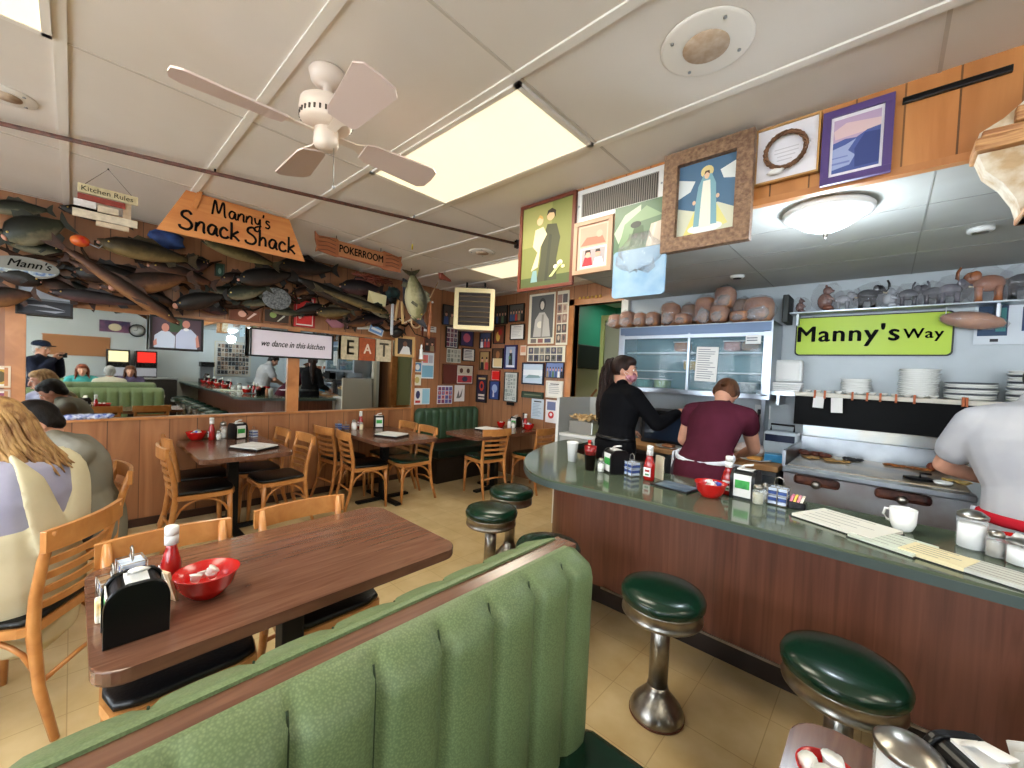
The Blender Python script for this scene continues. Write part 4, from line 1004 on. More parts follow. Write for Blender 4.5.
for k, c in enumerate(((226, 130, 150), (236, 196, 90), (226, 150, 160), (236, 226, 210))): B().box(-.030+.014*k, -.020+.014*k, -.02, .02, .01, .065, rot=(0, .25, 0)).obj('packets', mat('packet_%d' % c[2], c, .6), t)
for i, (x, y, rz, w, l, n, c, lab) in enumerate(((-.10, 2.30, -.42, .30, .24, 3, (222, 218, 206), 'large open white menu at the left of the counter papers'), (.05, 2.18, -.40, .20, .20, 2, (206, 212, 196), 'greenish page of the open menu beside the mug'),
        (.17, 2.12, -.38, .17, .14, 4, (226, 212, 170), 'cream lined order pad on the counter before the mug'), (.35, 2.06, -.36, .26, .15, 3, (196, 196, 186), 'grey newspaper at the right edge of the counter'))):
    t = thing('menu', lab, 'menu', (x, y, K), rz)
    B().box(-w/2-.004, w/2+.004, -l/2-.004, l/2+.004, 0, .004).obj('cover', M['black'], t)
    B().box(-w/2, w/2, -l/2, l/2, .004, .010+.002*n).obj('pages', mat('page_%d' % c[2], c, .7), t)
    b = B()
    for k in range(5):
        yy = -l*.38 + l*.19*k; b.box(-w*.4, w*(.1+.25*((k*7) % 3)/2), yy, yy+.004, .010+.002*n, .0105+.002*n)
    b.obj('print', mat('faint_print', (130, 126, 118), .8), t)
t = thing('coffee_mug', 'white coffee mug on the counter in front of the griddle', 'mug', (.085, 2.42, K), 2.6)
B().lathe([(0, 0), (.026, 0), (.033, .008), (.043, .035), (.045, .095), (.042, .095), (.040, .04), (.028, .012), (0, .01)], n=32).obj('cup', M['ceramic'], t)
B().tube([(.042, 0, .078), (.066, 0, .076), (.072, 0, .05), (.058, 0, .03), (.040, 0, .028)], .006, 8).obj('handle', M['ceramic'], t)
sugar('tall glass sugar shaker on the counter beside the cook', (.275, 2.37, K), .15, .042)
shaker('grey pepper shaker right of the tall sugar shaker', (.33, 2.32, K), .10, .026, None, (150, 140, 128)); sugar('squat glass shaker of white salt at the right edge of the counter', (.385, 2.28, K), .095, .038)
bowl('red bowl behind the shakers at the right edge of the counter', (.40, 2.40, K), .07, .07, seed=31)
# counter items further right, seen only in the mirror
for k, x in enumerate((1.0, 1.7, 2.4, 3.1)):
    w_ = ('second', 'third', 'fourth', 'furthest')[k]
    ketchup('ketchup bottle in the %s cluster along the counter, seen in the mirror' % w_, (x, 2.38, K)); bowl('red bowl in the %s cluster along the counter' % w_, (x+.14, 2.30, K), .08, .078, seed=40+k, rich=False)
    napkins('napkin dispenser in the %s mirrored counter cluster' % w_, (x+.30, 2.40, K), 0)

# steel-topped partition with a tray of chips at the rounded end
t = thing('service_stand', 'pale grey service cabinet holding a pan of chips by the doorway', 'cabinet', (-2.12, 3.62, 0))
m_gp = mat('grey_panel', (176, 178, 176), .5)
B().box(-.30, -.28, -.30, .30, 0, 1.28).obj('side_panel', m_gp, t); B().box(-.30, .12, .28, .30, 0, 1.28).obj('back_panel', m_gp, t); B().box(-.305, -.275, -.305, -.295, 0, 1.28).obj('white_trim', M['white'], t)
B().box(-.28, .14, -.28, .28, .90, .93, bev=.004).obj('shelf', M['white'], t); B().box(-.28, .12, -.26, .28, .06, .90).obj('cabinet', m_gp, t)
B().box(.10, .14, -.28, -.24, 0, .90).obj('leg', M['white'], t)
t = thing('chip_pan', 'steel pan heaped with tortilla chips on the grey cabinet', 'pan', (-2.19, 3.50, .931))
o = B().box(-.14, .14, -.10, .12, 0, .13, bev=.012).obj('pan', mat('pan_steel', (170, 172, 166), .3, .8), t)
b = B(); rd = random.Random(5)
for k in range(60): 
    x, y, z = rd.uniform(-.13, .13), rd.uniform(-.09, .11), .13 + rd.uniform(0, .05)
    s = rd.uniform(.02, .03); a = rd.uniform(0, 6.28)
    b.box(x-s, x+s, y-s*.7, y+s*.7, z, z+.004, rot=(rd.uniform(-.8, .8), rd.uniform(-.8, .8), a))
o = b.obj('tortilla_chips', mat('chips', (214, 186, 140), .7, c2=(196, 160, 106), vs=40)); o.location = (-2.19, 3.50, .931); o['kind'] = 'stuff'; tag(o, 'heap of pale tortilla chips in the steel pan', 'chips')
simple('lettuce_tub', 'tub of sliced pale lettuce beside the chip pan', 'tub', [(-.06, .06, -.07, .07, 0, .06)], mat('lettuce', (176, 186, 120), .7, c2=(210, 206, 160), vs=30), (-1.99, 3.55, .931))

# ================================================================== PICTURES, POSTERS AND SIGNS
def art_mesh(w, h, shapes, name, parent, y=0.0, base=(220, 215, 205), rough=.6):
    """flat printed picture: coloured shapes on a sheet, coordinates 0..1 of the sheet"""
    b = B().m(mat('print_%d_%d_%d' % tuple(base), base, rough)).box(-w/2, w/2, y, y+.003, -h/2, h/2)
    for k, (c, kind, *a) in enumerate(shapes):
        yy = y - .0004*(k+1); b.m(mat('print_%d_%d_%d' % tuple(c), c, rough))
        if kind == 'r':
            x0, z0, x1, z1 = a; P = [(x0, z0), (x1, z0), (x1, z1), (x0, z1)]
        elif kind == 'e':
            cx, cz, rx, rz_ = a; P = [(cx+rx*math.cos(2*PI*i/14), cz+rz_*math.sin(2*PI*i/14)) for i in range(14)]
        else: P = a[0]
        P = [(min(1, max(0, p[0])), min(1, max(0, p[1]))) for p in P]
        b.poly([((p[0]-.5)*w, yy, (p[1]-.5)*h) for p in P])
    bm = b.bm
    me = bpy.data.meshes.new(name); bm.to_mesh(me); bm.free()
    for m_ in b.ms: me.materials.append(m_)
    o = bpy.data.objects.new(name, me); COL.objects.link(o)
    if parent: o.parent = parent
    return o
def wall_loc(wall, c, z, d):
    return ((XW+d, c, z), PI/2) if wall == 'L' else (((c, YN-d, z), 0) if wall == 'F' else ((c, YF-d, z), 0))
def pic(label, wall, c, z, w, h, shapes, fc=(28, 24, 24), fw=.014, base=(220, 215, 205), d=.022, group=None, name='framed_picture', cat='picture', ft=.018, fm=None, tilt=0):
    loc, rz = wall_loc(wall, c, z, d)
    t = thing(name, label, cat, loc, rz, group)
    if tilt: t.rotation_euler = (0, tilt, rz)
    if fw:
        fmm = fm or mat('frame_%d_%d_%d' % tuple(fc), fc, .4)
        b = B(); a = w/2; q = h/2
        b.box(-a, a, -ft, .004, q-fw, q, bev=.002); b.box(-a, a, -ft, .004, -q, -q+fw, bev=.002); b.box(-a, -a+fw, -ft, .004, -q+fw, q-fw); b.box(a-fw, a, -ft, .004, -q+fw, q-fw)
        b.obj('frame', fmm, t); art_mesh(w-2*fw+.002, h-2*fw+.002, shapes, 'picture', t, -.006, base)
        B().box(-a+.004, a-.004, .000, .006, -q+.004, q-.004).obj('backing', M['cream'], t)
    else:
        art_mesh(w, h, shapes, 'sheet', t, -.004, base)
    return t
def people(n, seed, bg=(110, 100, 92), lo=.0):
    rd = random.Random(seed); S = [(bg, 'r', 0, 0, 1, 1)]
    cl = [(190, 60, 60), (60, 80, 130), (230, 230, 226), (40, 40, 44), (150, 130, 100), (90, 120, 90)]
    for k in range(n):
        x = (k+.5)/n; c = rd.choice(cl); w = .42/n
        S += [(c, 'p', [(x-w, lo), (x+w, lo), (x+w*.8, .42), (x-w*.8, .42)]), ((206, 156, 130), 'e', x, .56, w*.5, .13), ((60, 42, 32), 'p', [(x-w*.5, .6), (x+w*.5, .6), (x+w*.3, .72), (x-w*.3, .72)])]
    return S
def doc(n=7, c=(120, 120, 124), head=(60, 60, 70)):
    S = [(head, 'r', .2, .84, .8, .90)]; rd = random.Random(n)
    for k in range(n): z = .74 - .66*k/n; S.append((c, 'r', .12, z, rd.uniform(.55, .88), z+.28/n))
    return S
def grid(nx, nz, seed, cols):
    rd = random.Random(seed); S = []
    for i in range(nx):
        for j in range(nz):
            x0, z0 = .04+.92*i/nx, .04+.92*j/nz; S.append((rd.choice(cols), 'r', x0, z0, x0+.80/nx, z0+.80/nz))
            S.append((rd.choice(cols), 'e', x0+.4/nx, z0+.45/nz, .2/nx, .25/nz))
    return S
DK = (30, 26, 26); WD = (150, 92, 50)
# corner group on the mirror wall
pic('dark framed picture high on the mirror wall beside the heater', 'L', 3.78, 2.32, .24, .30, people(2, 1, (70, 64, 60)), DK)
pic('black framed colourful group photo under the heater, left one', 'L', 3.85, 2.00, .24, .32, grid(3, 4, 2, [(120, 60, 80), (60, 60, 90), (150, 120, 120)]), DK)
pic('black framed violet poster under the heater, right one', 'L', 4.14, 2.02, .27, .26, [((60, 50, 90), 'r', 0, 0, 1, 1), ((190, 90, 110), 'e', .5, .5, .3, .3)], DK)
pic('pale sheet of small photos left in the row below the heater', 'L', 3.90, 1.73, .27, .21, grid(4, 3, 5, [(180, 176, 160), (150, 150, 140), (120, 124, 110)]), fw=0, base=(206, 204, 186))
pic('black framed pale document right in the row below the heater', 'L', 4.19, 1.76, .25, .20, doc(5), DK)
pic('wide brown frame with a red picture on its right half', 'L', 4.0, 1.45, .60, .30, [((96, 44, 34), 'r', 0, 0, .46, 1), ((200, 190, 170), 'r', .48, .5, .98, .95), ((180, 60, 70), 'r', .48, .05, .98, .45), ((90, 60, 50), 'e', .6, .72, .06, .14), ((90, 60, 50), 'e', .84, .72, .06, .14), ((60, 60, 80), 'e', .73, .25, .1, .15)], (90, 44, 30))
pic('white poster of many small colourful faces above the corner bench', 'L', 3.76, 1.14, .28, .27, grid(4, 4, 8, [(130, 60, 90), (90, 90, 150), (200, 120, 120)]), fw=0, base=(222, 220, 222))
pic('white sheet with a grey line drawing above the corner bench', 'L', 4.04, 1.16, .20, .25, [((110, 106, 104), 'p', [(.2, .2), (.4, .7), (.5, .3), (.8, .8), (.7, .3), (.5, .2)])], fw=0, base=(220, 214, 210))
pic('tall blue and white page of photos right of the mirror', 'L', 3.44, 1.56, .21, .37, [((120, 170, 196), 'r', .05, .05, .95, .5), ((220, 120, 120), 'r', .1, .6, .5, .9), ((180, 180, 190), 'r', .55, .6, .9, .9)], fw=0, base=(216, 222, 226), d=.012)
pic('small light blue photo right of the mirror edge', 'L', 3.27, 1.53, .14, .14, [((90, 140, 180), 'r', .08, .08, .92, .92), ((220, 220, 220), 'e', .5, .5, .25, .3)], fw=0, d=.012)
pic('cream card with a yellow stain right of the mirror edge', 'L', 3.27, 1.35, .13, .15, [((190, 176, 110), 'e', .5, .5, .3, .3)], fw=0, base=(222, 218, 196), d=.012)
pic('pair of white and pale blue leaflets over the bench end', 'L', 3.36, 1.12, .27, .23, [((150, 196, 216), 'r', .52, .04, .98, .96), ((60, 60, 100), 'e', .25, .6, .13, .25), ((190, 60, 60), 'r', .1, .1, .4, .25)], fw=0, base=(228, 228, 230), d=.012)
pic('wood framed portrait of a person in white between the letter tiles and the leaflets', 'L', 3.04, 1.80, .30, .28, [((50, 44, 46), 'r', 0, 0, 1, 1), ((224, 224, 222), 'p', [(.15, 0), (.9, 0), (.8, .45), (.6, .55), (.4, .5)]), ((120, 84, 66), 'e', .52, .66, .14, .17)], (206, 168, 112), .035, d=.03)
pic('dark wooden framed scene below the hanging carved figure', 'L', 3.45, 1.86, .20, .22, people(2, 9, (80, 56, 50)), (120, 60, 40))
pic('white label strip fixed under the hanging carved figure', 'L', 3.42, 2.08, .26, .08, doc(2), fw=0, base=(226, 226, 224), d=.03)
t = thing('figurine', 'small white statuette on a bracket right of the wood framed portrait', 'figurine', (XW+.06, 3.29, 1.64)); B().lathe([(.035, 0), (.03, .02), (.022, .10), (.028, .13), (.012, .155), (.016, .18), (.012, .20), (0, .21)], n=14).obj('statuette', M['ceramic'], t); B().box(-.06, .05, -.05, .05, -.02, 0).obj('bracket', CW, t)
# strip above the mirror
pic('small brown frame with a pink flower over the mirror, left one', 'L', 1.18, 1.975, .28, .13, [((120, 66, 44), 'r', 0, 0, 1, 1), ((226, 170, 150), 'e', .4, .55, .14, .3), ((230, 200, 190), 'p', [(.55, .1), (.62, .1), (.9, .7), (.8, .75)])], (130, 80, 48), .012, d=.03)
pic('small brown frame with a green flower over the mirror, right one', 'L', 1.47, 1.995, .26, .15, [((60, 44, 34), 'r', 0, 0, 1, 1), ((150, 170, 100), 'e', .35, .6, .14, .25), ((200, 196, 180), 'p', [(.5, .1), (.57, .1), (.85, .6), (.78, .65)])], (130, 80, 48), .012, d=.03)
pic('bright red board above the white kitchen sign', 'L', 1.74, 2.08, .22, .34, [((196, 40, 36), 'r', .05, .05, .95, .95), ((230, 200, 190), 'e', .25, .3, .09, .07)], (170, 30, 30), .02, d=.05)
pic('left postcard above the letter tiles', 'L', 2.43, 2.03, .15, .13, [((120, 160, 130), 'r', .1, .15, .9, .85), ((210, 200, 180), 'r', .1, .15, .9, .4)], fw=0, d=.04, base=(216, 212, 196), tilt=-.1)
pic('tilted blue and white postcard above the letter tiles', 'L', 2.61, 1.98, .20, .12, [((110, 150, 200), 'r', .05, .1, .95, .9), ((226, 226, 226), 'r', .15, .35, .85, .6)], fw=0, d=.05, tilt=.28)
t = thing('wooden_fish', 'dusty pink flat wooden fish above the white kitchen sign', 'ornament', (XW+.06, 2.10, 2.01), PI/2); B().prism([(-.13, 0), (-.08, .06), (0, .075), (.07, .05), (.10, .02), (.14, .06), (.13, -.05), (.10, -.02), (.05, -.06), (-.05, -.07)], -.008, .008, UPR).obj('body', mat('dusty_pink', (150, 96, 104), .6), t); B().ell((-.08, -.01, .02), (.008, .004, .008), 8).obj('eye', M['black'], t)
pic('black framed stormy sea photograph at the top left corner of the mirror', 'L', -.145, 1.895, .29, .225, [((190, 200, 214), 'r', 0, .55, 1, 1), ((120, 130, 140), 'r', 0, .48, 1, .58), ((50, 54, 62), 'r', 0, 0, 1, .5), ((170, 176, 186), 'p', [(.1, .3), (.5, .36), (.9, .2), (.6, .26)]), ((150, 156, 166), 'p', [(.3, .12), (.9, .16), (.7, .06)])], DK, .014, d=.07)
pic('brown framed yellow picture at the left edge on the wood wall', 'L', -.37, 1.31, .12, .16, [((190, 150, 60), 'r', .1, .1, .9, .9), ((90, 80, 50), 'e', .6, .5, .3, .3)], (216, 196, 166), .012)
pic('purple and red picture at the left edge under the yellow one', 'L', -.37, 1.13, .12, .17, [((130, 60, 90), 'r', .1, .1, .9, .9), ((200, 90, 80), 'r', .1, .1, .9, .4)], (196, 170, 150), .012)
t = pic('black framed photo of two men in pale shirts hung over the mirror', 'L', .64, 1.725, .38, .30, [((84, 66, 76), 'r', 0, 0, 1, 1), ((60, 84, 60), 'r', .35, .55, .6, 1), ((196, 206, 222), 'p', [(.04, 0), (.45, 0), (.46, .4), (.34, .56), (.18, .56), (.05, .4)]), ((206, 140, 124), 'e', .26, .68, .075, .14), ((190, 198, 220), 'p', [(.47, 0), (.92, 0), (.9, .5), (.78, .68), (.58, .66), (.47, .45)]), ((206, 140, 124), 'e', .68, .84, .08, .13), ((236, 236, 240), 'e', .68, .66, .06, .05), ((206, 140, 124), 'p', [(.9, .05), (.97, .1), (.93, .5), (.88, .4)]), ((206, 140, 124), 'p', [(.04, .05), (.1, .1), (.09, .3), (.03, .2)])], DK, .018, d=.10)
t = thing('kitchen_sign', 'long white sign in a black frame reading we dance in this kitchen', 'sign', (XW+.09, 1.63, 1.705), PI/2)
b = B(); w, h = .42, .145
b.box(-w, w, -.016, .006, h-.016, h, bev=.002); b.box(-w, w, -.016, .006, -h, -h+.016, bev=.002); b.box(-w, -w+.016, -.016, .006, -h+.016, h-.016); b.box(w-.016, w, -.016, .006, -h+.016, h-.016); b.obj('frame', M['black'], t)
B().box(-w+.01, w-.01, -.006, .004, -h+.01, h-.01).obj('board', mat('sign_white', (222, 212, 222), .5), t)
ink = mat('black_ink', (10, 9, 10), .7, spec=.1)
text('lettering', 'we dance in this kitchen', .092, ink, t, (0, -.0075, -.005), depth=.0006, shear=.35, sx=.72, bold=.0012)
for k, (ch, y, bc, lc) in enumerate((('E', 2.27, (206, 190, 156), (90, 84, 66)), ('A', 2.495, (172, 84, 44), (232, 210, 190)), ('T', 2.72, (212, 196, 164), (74, 66, 50)))):
    t = thing('letter_tile', ('cream wooden tile with a dark letter E', 'rust orange wooden tile with a pale letter A', 'cream wooden tile with a dark letter T')[k] + ' over the mirror', 'sign', (XW+.05, y, 1.72), PI/2, 'letter tiles spelling EAT')
    B().box(-.105, .105, -.010, .010, -.14, .14, bev=.003).obj('tile', mat('tile_%d' % bc[0], bc, .7, var=.12, vs=30), t)
    text('letter', ch, .25 if ch != 'A' else .17, mat('letter_%d' % lc[0], lc, .6), t, (0, -.0115, 0), depth=.002, sx=.85, bold=.004)
# the far wall
FD = .02
pic('black framed group photo high on the far wall behind the heater, left', 'F', -4.33, 2.38, .26, .28, people(4, 21, (70, 70, 66)), DK)
pic('black framed group photo high on the far wall, right one', 'F', -4.02, 2.39, .30, .26, people(5, 22, (84, 84, 80)), DK)
pic('black framed plain white certificate', 'F', -3.99, 2.11, .28, .23, doc(6, (196, 196, 196), (170, 170, 172)), DK, base=(226, 226, 222))
pic('dark red and gold framed picture left of the white certificate', 'F', -4.36, 2.08, .24, .28, [((110, 56, 40), 'r', 0, 0, 1, 1), ((200, 160, 70), 'e', .4, .4, .2, .3), ((150, 40, 40), 'e', .6, .65, .2, .2)], DK)
pic('blue and brown group photo in the corner of the far wall', 'F', -4.66, 2.0, .26, .25, people(3, 23, (60, 70, 100)), DK)
pic('narrow golden picture over the bright red panel', 'F', -4.37, 1.72, .24, .31, [((90, 60, 40), 'r', 0, .5, 1, 1), ((216, 190, 140), 'r', .1, .06, .9, .5), ((150, 100, 60), 'e', .5, .7, .2, .2)], DK)
pic('golden framed picture of figures in the left column of the far wall', 'F', -4.66, 1.68, .23, .30, people(2, 25, (170, 140, 90)), (90, 54, 30))
pic('blue framed portrait of a person in dark clothing', 'F', -4.10, 1.74, .25, .36, [((150, 164, 190), 'r', 0, 0, 1, 1), ((40, 44, 50), 'p', [(.3, .1), (.7, .1), (.66, .7), (.36, .7)]), ((210, 190, 170), 'e', .5, .78, .1, .09), ((220, 220, 226), 'r', .1, .02, .9, .12), ((80, 120, 80), 'r', .3, .4, .5, .55)], (46, 40, 90), .026)
pic('bright red square panel among the far wall pictures', 'F', -4.40, 1.46, .19, .16, [((216, 30, 26), 'r', .05, .05, .95, .95)], (150, 20, 20), .01)
pic('blue photo of figures under the bright red panel', 'F', -4.41, 1.23, .22, .29, [((50, 70, 130), 'r', 0, 0, 1, 1), ((150, 170, 210), 'e', .5, .6, .3, .25), ((200, 200, 210), 'p', [(.3, .1), (.5, .1), (.45, .5), (.35, .5)])], (20, 24, 50), .014)
pic('black framed poster with a red ornament and white lettering lines', 'F', -4.70, 1.24, .24, .44, [((40, 34, 60), 'r', 0, 0, 1, 1), ((200, 180, 120), 'r', .1, .86, .9, .93), ((190, 60, 40), 'e', .5, .6, .26, .2), ((40, 34, 60), 'e', .5, .6, .14, .1), ((216, 206, 190), 'r', .15, .2, .85, .28), ((216, 206, 190), 'r', .15, .08, .85, .15)], DK, .02)
pic('pale newspaper page in a black frame with dark lower tab', 'F', -4.07, 1.30, .27, .44, grid(4, 7, 30, [(176, 184, 178), (196, 200, 196), (140, 150, 146)]), (60, 60, 60), .012, base=(206, 210, 204))
pic('small peach photo left of the big collage', 'F', -3.86, 1.84, .11, .14, [((210, 150, 120), 'r', .1, .3, .9, .9)], fw=0, base=(220, 200, 180))
robe = (196, 190, 180)
pic('black and white print of a robed bearded figure atop the collage', 'F', -3.56, 2.28, .46, .70, [((96, 96, 96), 'r', .10, .12, .95, .96), ((60, 60, 60), 'e', .52, .78, .13, .13), ((190, 186, 180), 'p', [(.2, .14), (.86, .14), (.78, .48), (.62, .62), (.42, .62), (.26, .48)]), ((206, 200, 190), 'e', .52, .76, .075, .085), ((226, 220, 206), 'e', .46, .38, .12, .07), ((150, 146, 140), 'p', [(.5, .14), (.56, .14), (.60, .58), (.52, .58)]), ((120, 110, 106), 'r', .12, .02, .34, .10), ((150, 96, 90), 'r', .4, .02, .6, .10), ((90, 90, 110), 'r', .66, .02, .9, .10)], fw=0, base=(222, 216, 196), d=.012)
pic('column of small photos beside the black and white robed figure', 'F', -3.20, 2.27, .19, .72, grid(2, 5, 31, [(90, 84, 84), (150, 120, 110), (70, 80, 110), (190, 170, 150)]), fw=0, base=(222, 216, 196), d=.014)
pic('cream strip of snapshots below the robed figure print', 'F', -3.46, 1.79, .66, .22, grid(6, 2, 32, [(110, 110, 110), (80, 80, 100), (150, 140, 130), (60, 60, 62)]), fw=0, base=(222, 216, 196), d=.013)
pic('black framed pale blue seascape on the far wall', 'F', -3.66, 1.51, .40, .31, [((190, 208, 226), 'r', 0, 0, 1, 1), ((226, 232, 240), 'r', 0, .4, 1, .7), ((130, 160, 170), 'p', [(.1, .25), (.9, .3), (.8, .42), (.3, .44)])], (30, 34, 56), .02)
pic('blue and white team photo right of the framed seascape', 'F', -3.28, 1.57, .30, .21, people(6, 33, (110, 130, 180)), (30, 36, 60), .008)
pic('white certificate next to the doorway trim', 'F', -3.27, 1.31, .28, .23, doc(5, (180, 180, 180)), (222, 218, 206), .02, base=(228, 226, 220))
pic('dark green narrow plaque under the framed seascape', 'F', -3.65, 1.21, .39, .09, [((60, 74, 60), 'r', 0, 0, 1, 1), ((110, 120, 96), 'r', .1, .4, .9, .6)], (40, 52, 44), .006)
pic('light blue printed notice over the far wall table', 'F', -3.55, 1.02, .22, .28, doc(9, (150, 170, 190)), fw=0, base=(196, 210, 222))
pic('leaflet with a blue top and red emblem over the far wall table', 'F', -3.31, 1.01, .19, .31, [((110, 120, 160), 'r', .12, .55, .88, .92), ((200, 60, 60), 'e', .5, .34, .26, .16), ((230, 226, 226), 'e', .5, .36, .12, .07)], fw=0, base=(230, 228, 230))
pic('small dark sign hanging under the framed newspaper page', 'F', -4.07, 1.05, .15, .045, [((20, 20, 22), 'r', 0, 0, 1, 1)], fw=0, base=(20, 20, 22))
# letters and ornament over the doorway
t = thing('door_lintel_letters', 'row of pale carved letters on the lintel over the back doorway', 'ornament', (-2.78, YN-.035, 2.50))
for k in range(6): B().ell((.06*k-.15, 0, 0), (.018, .008, .02), 8).obj('bead', mat('lintel_bead', (206, 160, 70), .5), t)
t = thing('chili_ornament', 'small red curved ornament at the right of the doorway lintel', 'ornament', (-2.42, YN-.04, 2.53)); B().tube([(-.06, 0, .02), (-.02, 0, .01), (.03, 0, -.015), (.07, 0, -.02)], [.006, .014, .012, .003], 8).obj('pod', mat('chili_red', (150, 24, 14), .3), t)

# --- pictures fixed to the soffit
t = pic('oil painting of a tonsured robed man carrying a small child with lilies', 'S', -1.70, 2.365, .46, .59, [((120, 122, 66), 'r', 0, 0, 1, 1), ((140, 138, 80), 'r', .0, .5, .6, 1), ((74, 84, 44), 'r', 0, 0, 1, .12), ((66, 66, 44), 'p', [(.34, .06), (.74, .06), (.72, .3), (.78, .55), (.70, .72), (.52, .74), (.42, .55), (.40, .3)]), ((54, 54, 38), 'p', [(.5, .06), (.56, .06), (.62, .6), (.56, .62)]), ((204, 170, 130), 'e', .58, .83, .075, .055), ((48, 36, 24), 'p', [(.50, .84), (.52, .90), (.60, .92), (.68, .88), (.67, .80), (.64, .86), (.55, .87)]),
     ((222, 200, 160), 'p', [(.22, .2), (.36, .24), (.40, .48), (.52, .62), (.44, .72), (.28, .70), (.24, .5), (.34, .42)]), ((214, 180, 140), 'e', .37, .80, .065, .055), ((190, 150, 80), 'p', [(.31, .82), (.36, .875), (.43, .84), (.42, .81), (.36, .84)]), ((120, 150, 150), 'p', [(.22, .06), (.36, .06), (.34, .2), (.26, .2)]), ((236, 232, 200), 'e', .80, .25, .05, .03), ((236, 232, 200), 'e', .72, .21, .04, .025), ((236, 226, 160), 'e', .86, .20, .035, .02), ((196, 210, 130), 'p', [(.6, .1), (.66, .1), (.84, .24), (.8, .25)])], (104, 50, 34), .022, d=.03)
t = pic('pale wooden frame with two snapshots, the lower of a smiling couple', 'S', -1.325, 2.28, .265, .32, [((196, 150, 130), 'r', .08, .52, .92, .95), ((170, 110, 90), 'p', [(.1, .54), (.9, .54), (.8, .7), (.3, .72)]), ((206, 160, 140), 'e', .7, .76, .1, .08), ((236, 234, 232), 'r', .12, .04, .94, .48), ((160, 150, 150), 'r', .16, .08, .90, .45), ((190, 40, 50), 'p', [(.18, .08), (.52, .08), (.48, .26), (.26, .28)]), ((212, 160, 140), 'e', .36, .33, .09, .07), ((60, 36, 30), 'p', [(.26, .3), (.28, .43), (.44, .43), (.46, .3), (.42, .38), (.32, .38)]), ((226, 226, 230), 'p', [(.54, .08), (.88, .08), (.8, .24), (.6, .24)]), ((206, 154, 134), 'e', .68, .33, .085, .07), ((60, 48, 44), 'p', [(.6, .36), (.62, .42), (.74, .42), (.76, .36)])], (170, 138, 112), .026, base=(206, 170, 150), d=.05)
t = thing('air_register', 'white metal air register with vertical grey fins on the soffit', 'vent', (-1.20, YF-.004, 2.56))
b = B(); w, h = .28, .098
b.box(-w, w, -.012, .0, h-.028, h, bev=.002); b.box(-w, w, -.012, .0, -h, -h+.028, bev=.002); b.box(-w, -w+.035, -.012, 0, -h+.028, h-.028); b.box(w-.035, w, -.012, 0, -h+.028, h-.028); b.obj('frame', M['white'], t)
b = B()
for k in range(38): x = -.24 + .48*k/37; b.box(x-.0022, x+.0022, -.008, -.001, -.07, .07)
o = b.obj('fins', mat('fin_grey', (150, 142, 134), .5), t); B().box(-.245, .245, -.002, 0, -.07, .07).obj('duct', mat('duct_dark', (60, 54, 50), .8), t)
for x in (-.262, .262): B().lathe([(.006, 0), (.005, .003), (0, .004)], (x, -.012, 0), 10, rot=(PI/2, 0, 0)).obj('screw', M['steel'], t)
pic('antique carved frame around a print of a veiled woman in white and blue on clouds', 'S', -.69, 2.405, .41, .50, [((74, 104, 130), 'r', 0, 0, 1, 1), ((210, 216, 214), 'p', [(0, .55), (.22, .62), (.3, .75), (0, .82)]), ((216, 220, 216), 'p', [(1, .66), (.78, .70), (.72, .82), (1, .9)]), ((200, 200, 176), 'p', [(0, 0), (1, 0), (1, .28), (.7, .4), (.3, .34), (0, .42)]), ((212, 200, 120), 'p', [(.12, .02), (.3, .02), (.42, .45), (.38, .46)]), ((212, 204, 130), 'p', [(.7, .06), (.88, .1), (.64, .45), (.6, .44)]),
     ((222, 226, 222), 'e', .5, .09, .3, .07), ((210, 190, 130), 'e', .5, .84, .11, .08), ((120, 160, 170), 'p', [(.30, .12), (.70, .12), (.68, .4), (.66, .66), (.58, .80), (.44, .80), (.36, .66), (.32, .4)]), ((226, 222, 206), 'p', [(.40, .10), (.60, .10), (.58, .5), (.56, .72), (.44, .72), (.42, .5)]), ((216, 180, 150), 'e', .5, .79, .045, .05), ((90, 60, 44), 'p', [(.45, .80), (.47, .85), (.54, .85), (.55, .80), (.5, .83)]), ((214, 180, 150), 'e', .30, .45, .03, .03), ((214, 180, 150), 'e', .70, .48, .03, .03)],
    (128, 92, 66), .07, d=.055, ft=.04, fm=mat('carved_gilt', (106, 76, 56), .5, c2=(144, 112, 84), vs=60, bump=.8, bs=70))
pic('gilt framed white card behind a twisted twig wreath', 'S', -.372, 2.535, .24, .25, [((226, 222, 226), 'r', 0, 0, 1, 1), ((196, 190, 194), 'r', .3, .55, .7, .57), ((196, 190, 194), 'r', .3, .48, .7, .50), ((196, 190, 194), 'r', .35, .41, .65, .43), ((196, 190, 194), 'r', .35, .34, .6, .36)], (176, 130, 70), .008, base=(226, 222, 226), d=.022)
t = thing('twig_wreath', 'small brown twig wreath hung on the gilt framed card', 'wreath', (-.372, YF-.055, 2.53))
for k in range(4):
    P = []
    for i in range(28):
        a = 2*PI*i/28; rr = .075+.007*math.sin(5*a+k*1.6); P.append((rr*math.cos(a), .006*math.cos(5*a+k*1.6), rr*math.sin(a)*1.0))
    B().tube(P, .0042, 6, closed=True).obj('twig', mat('twig', (124, 84, 56), .8, var=.3, vs=60), t)
for k in range(26):
    a = k*2.4; x, z = .078*math.cos(a), .078*math.sin(a)
B().ell((-.03, -.006, -.088), (.03, .012, .012), 10, noise=.3).obj('silver_bow', M['paper'], t)
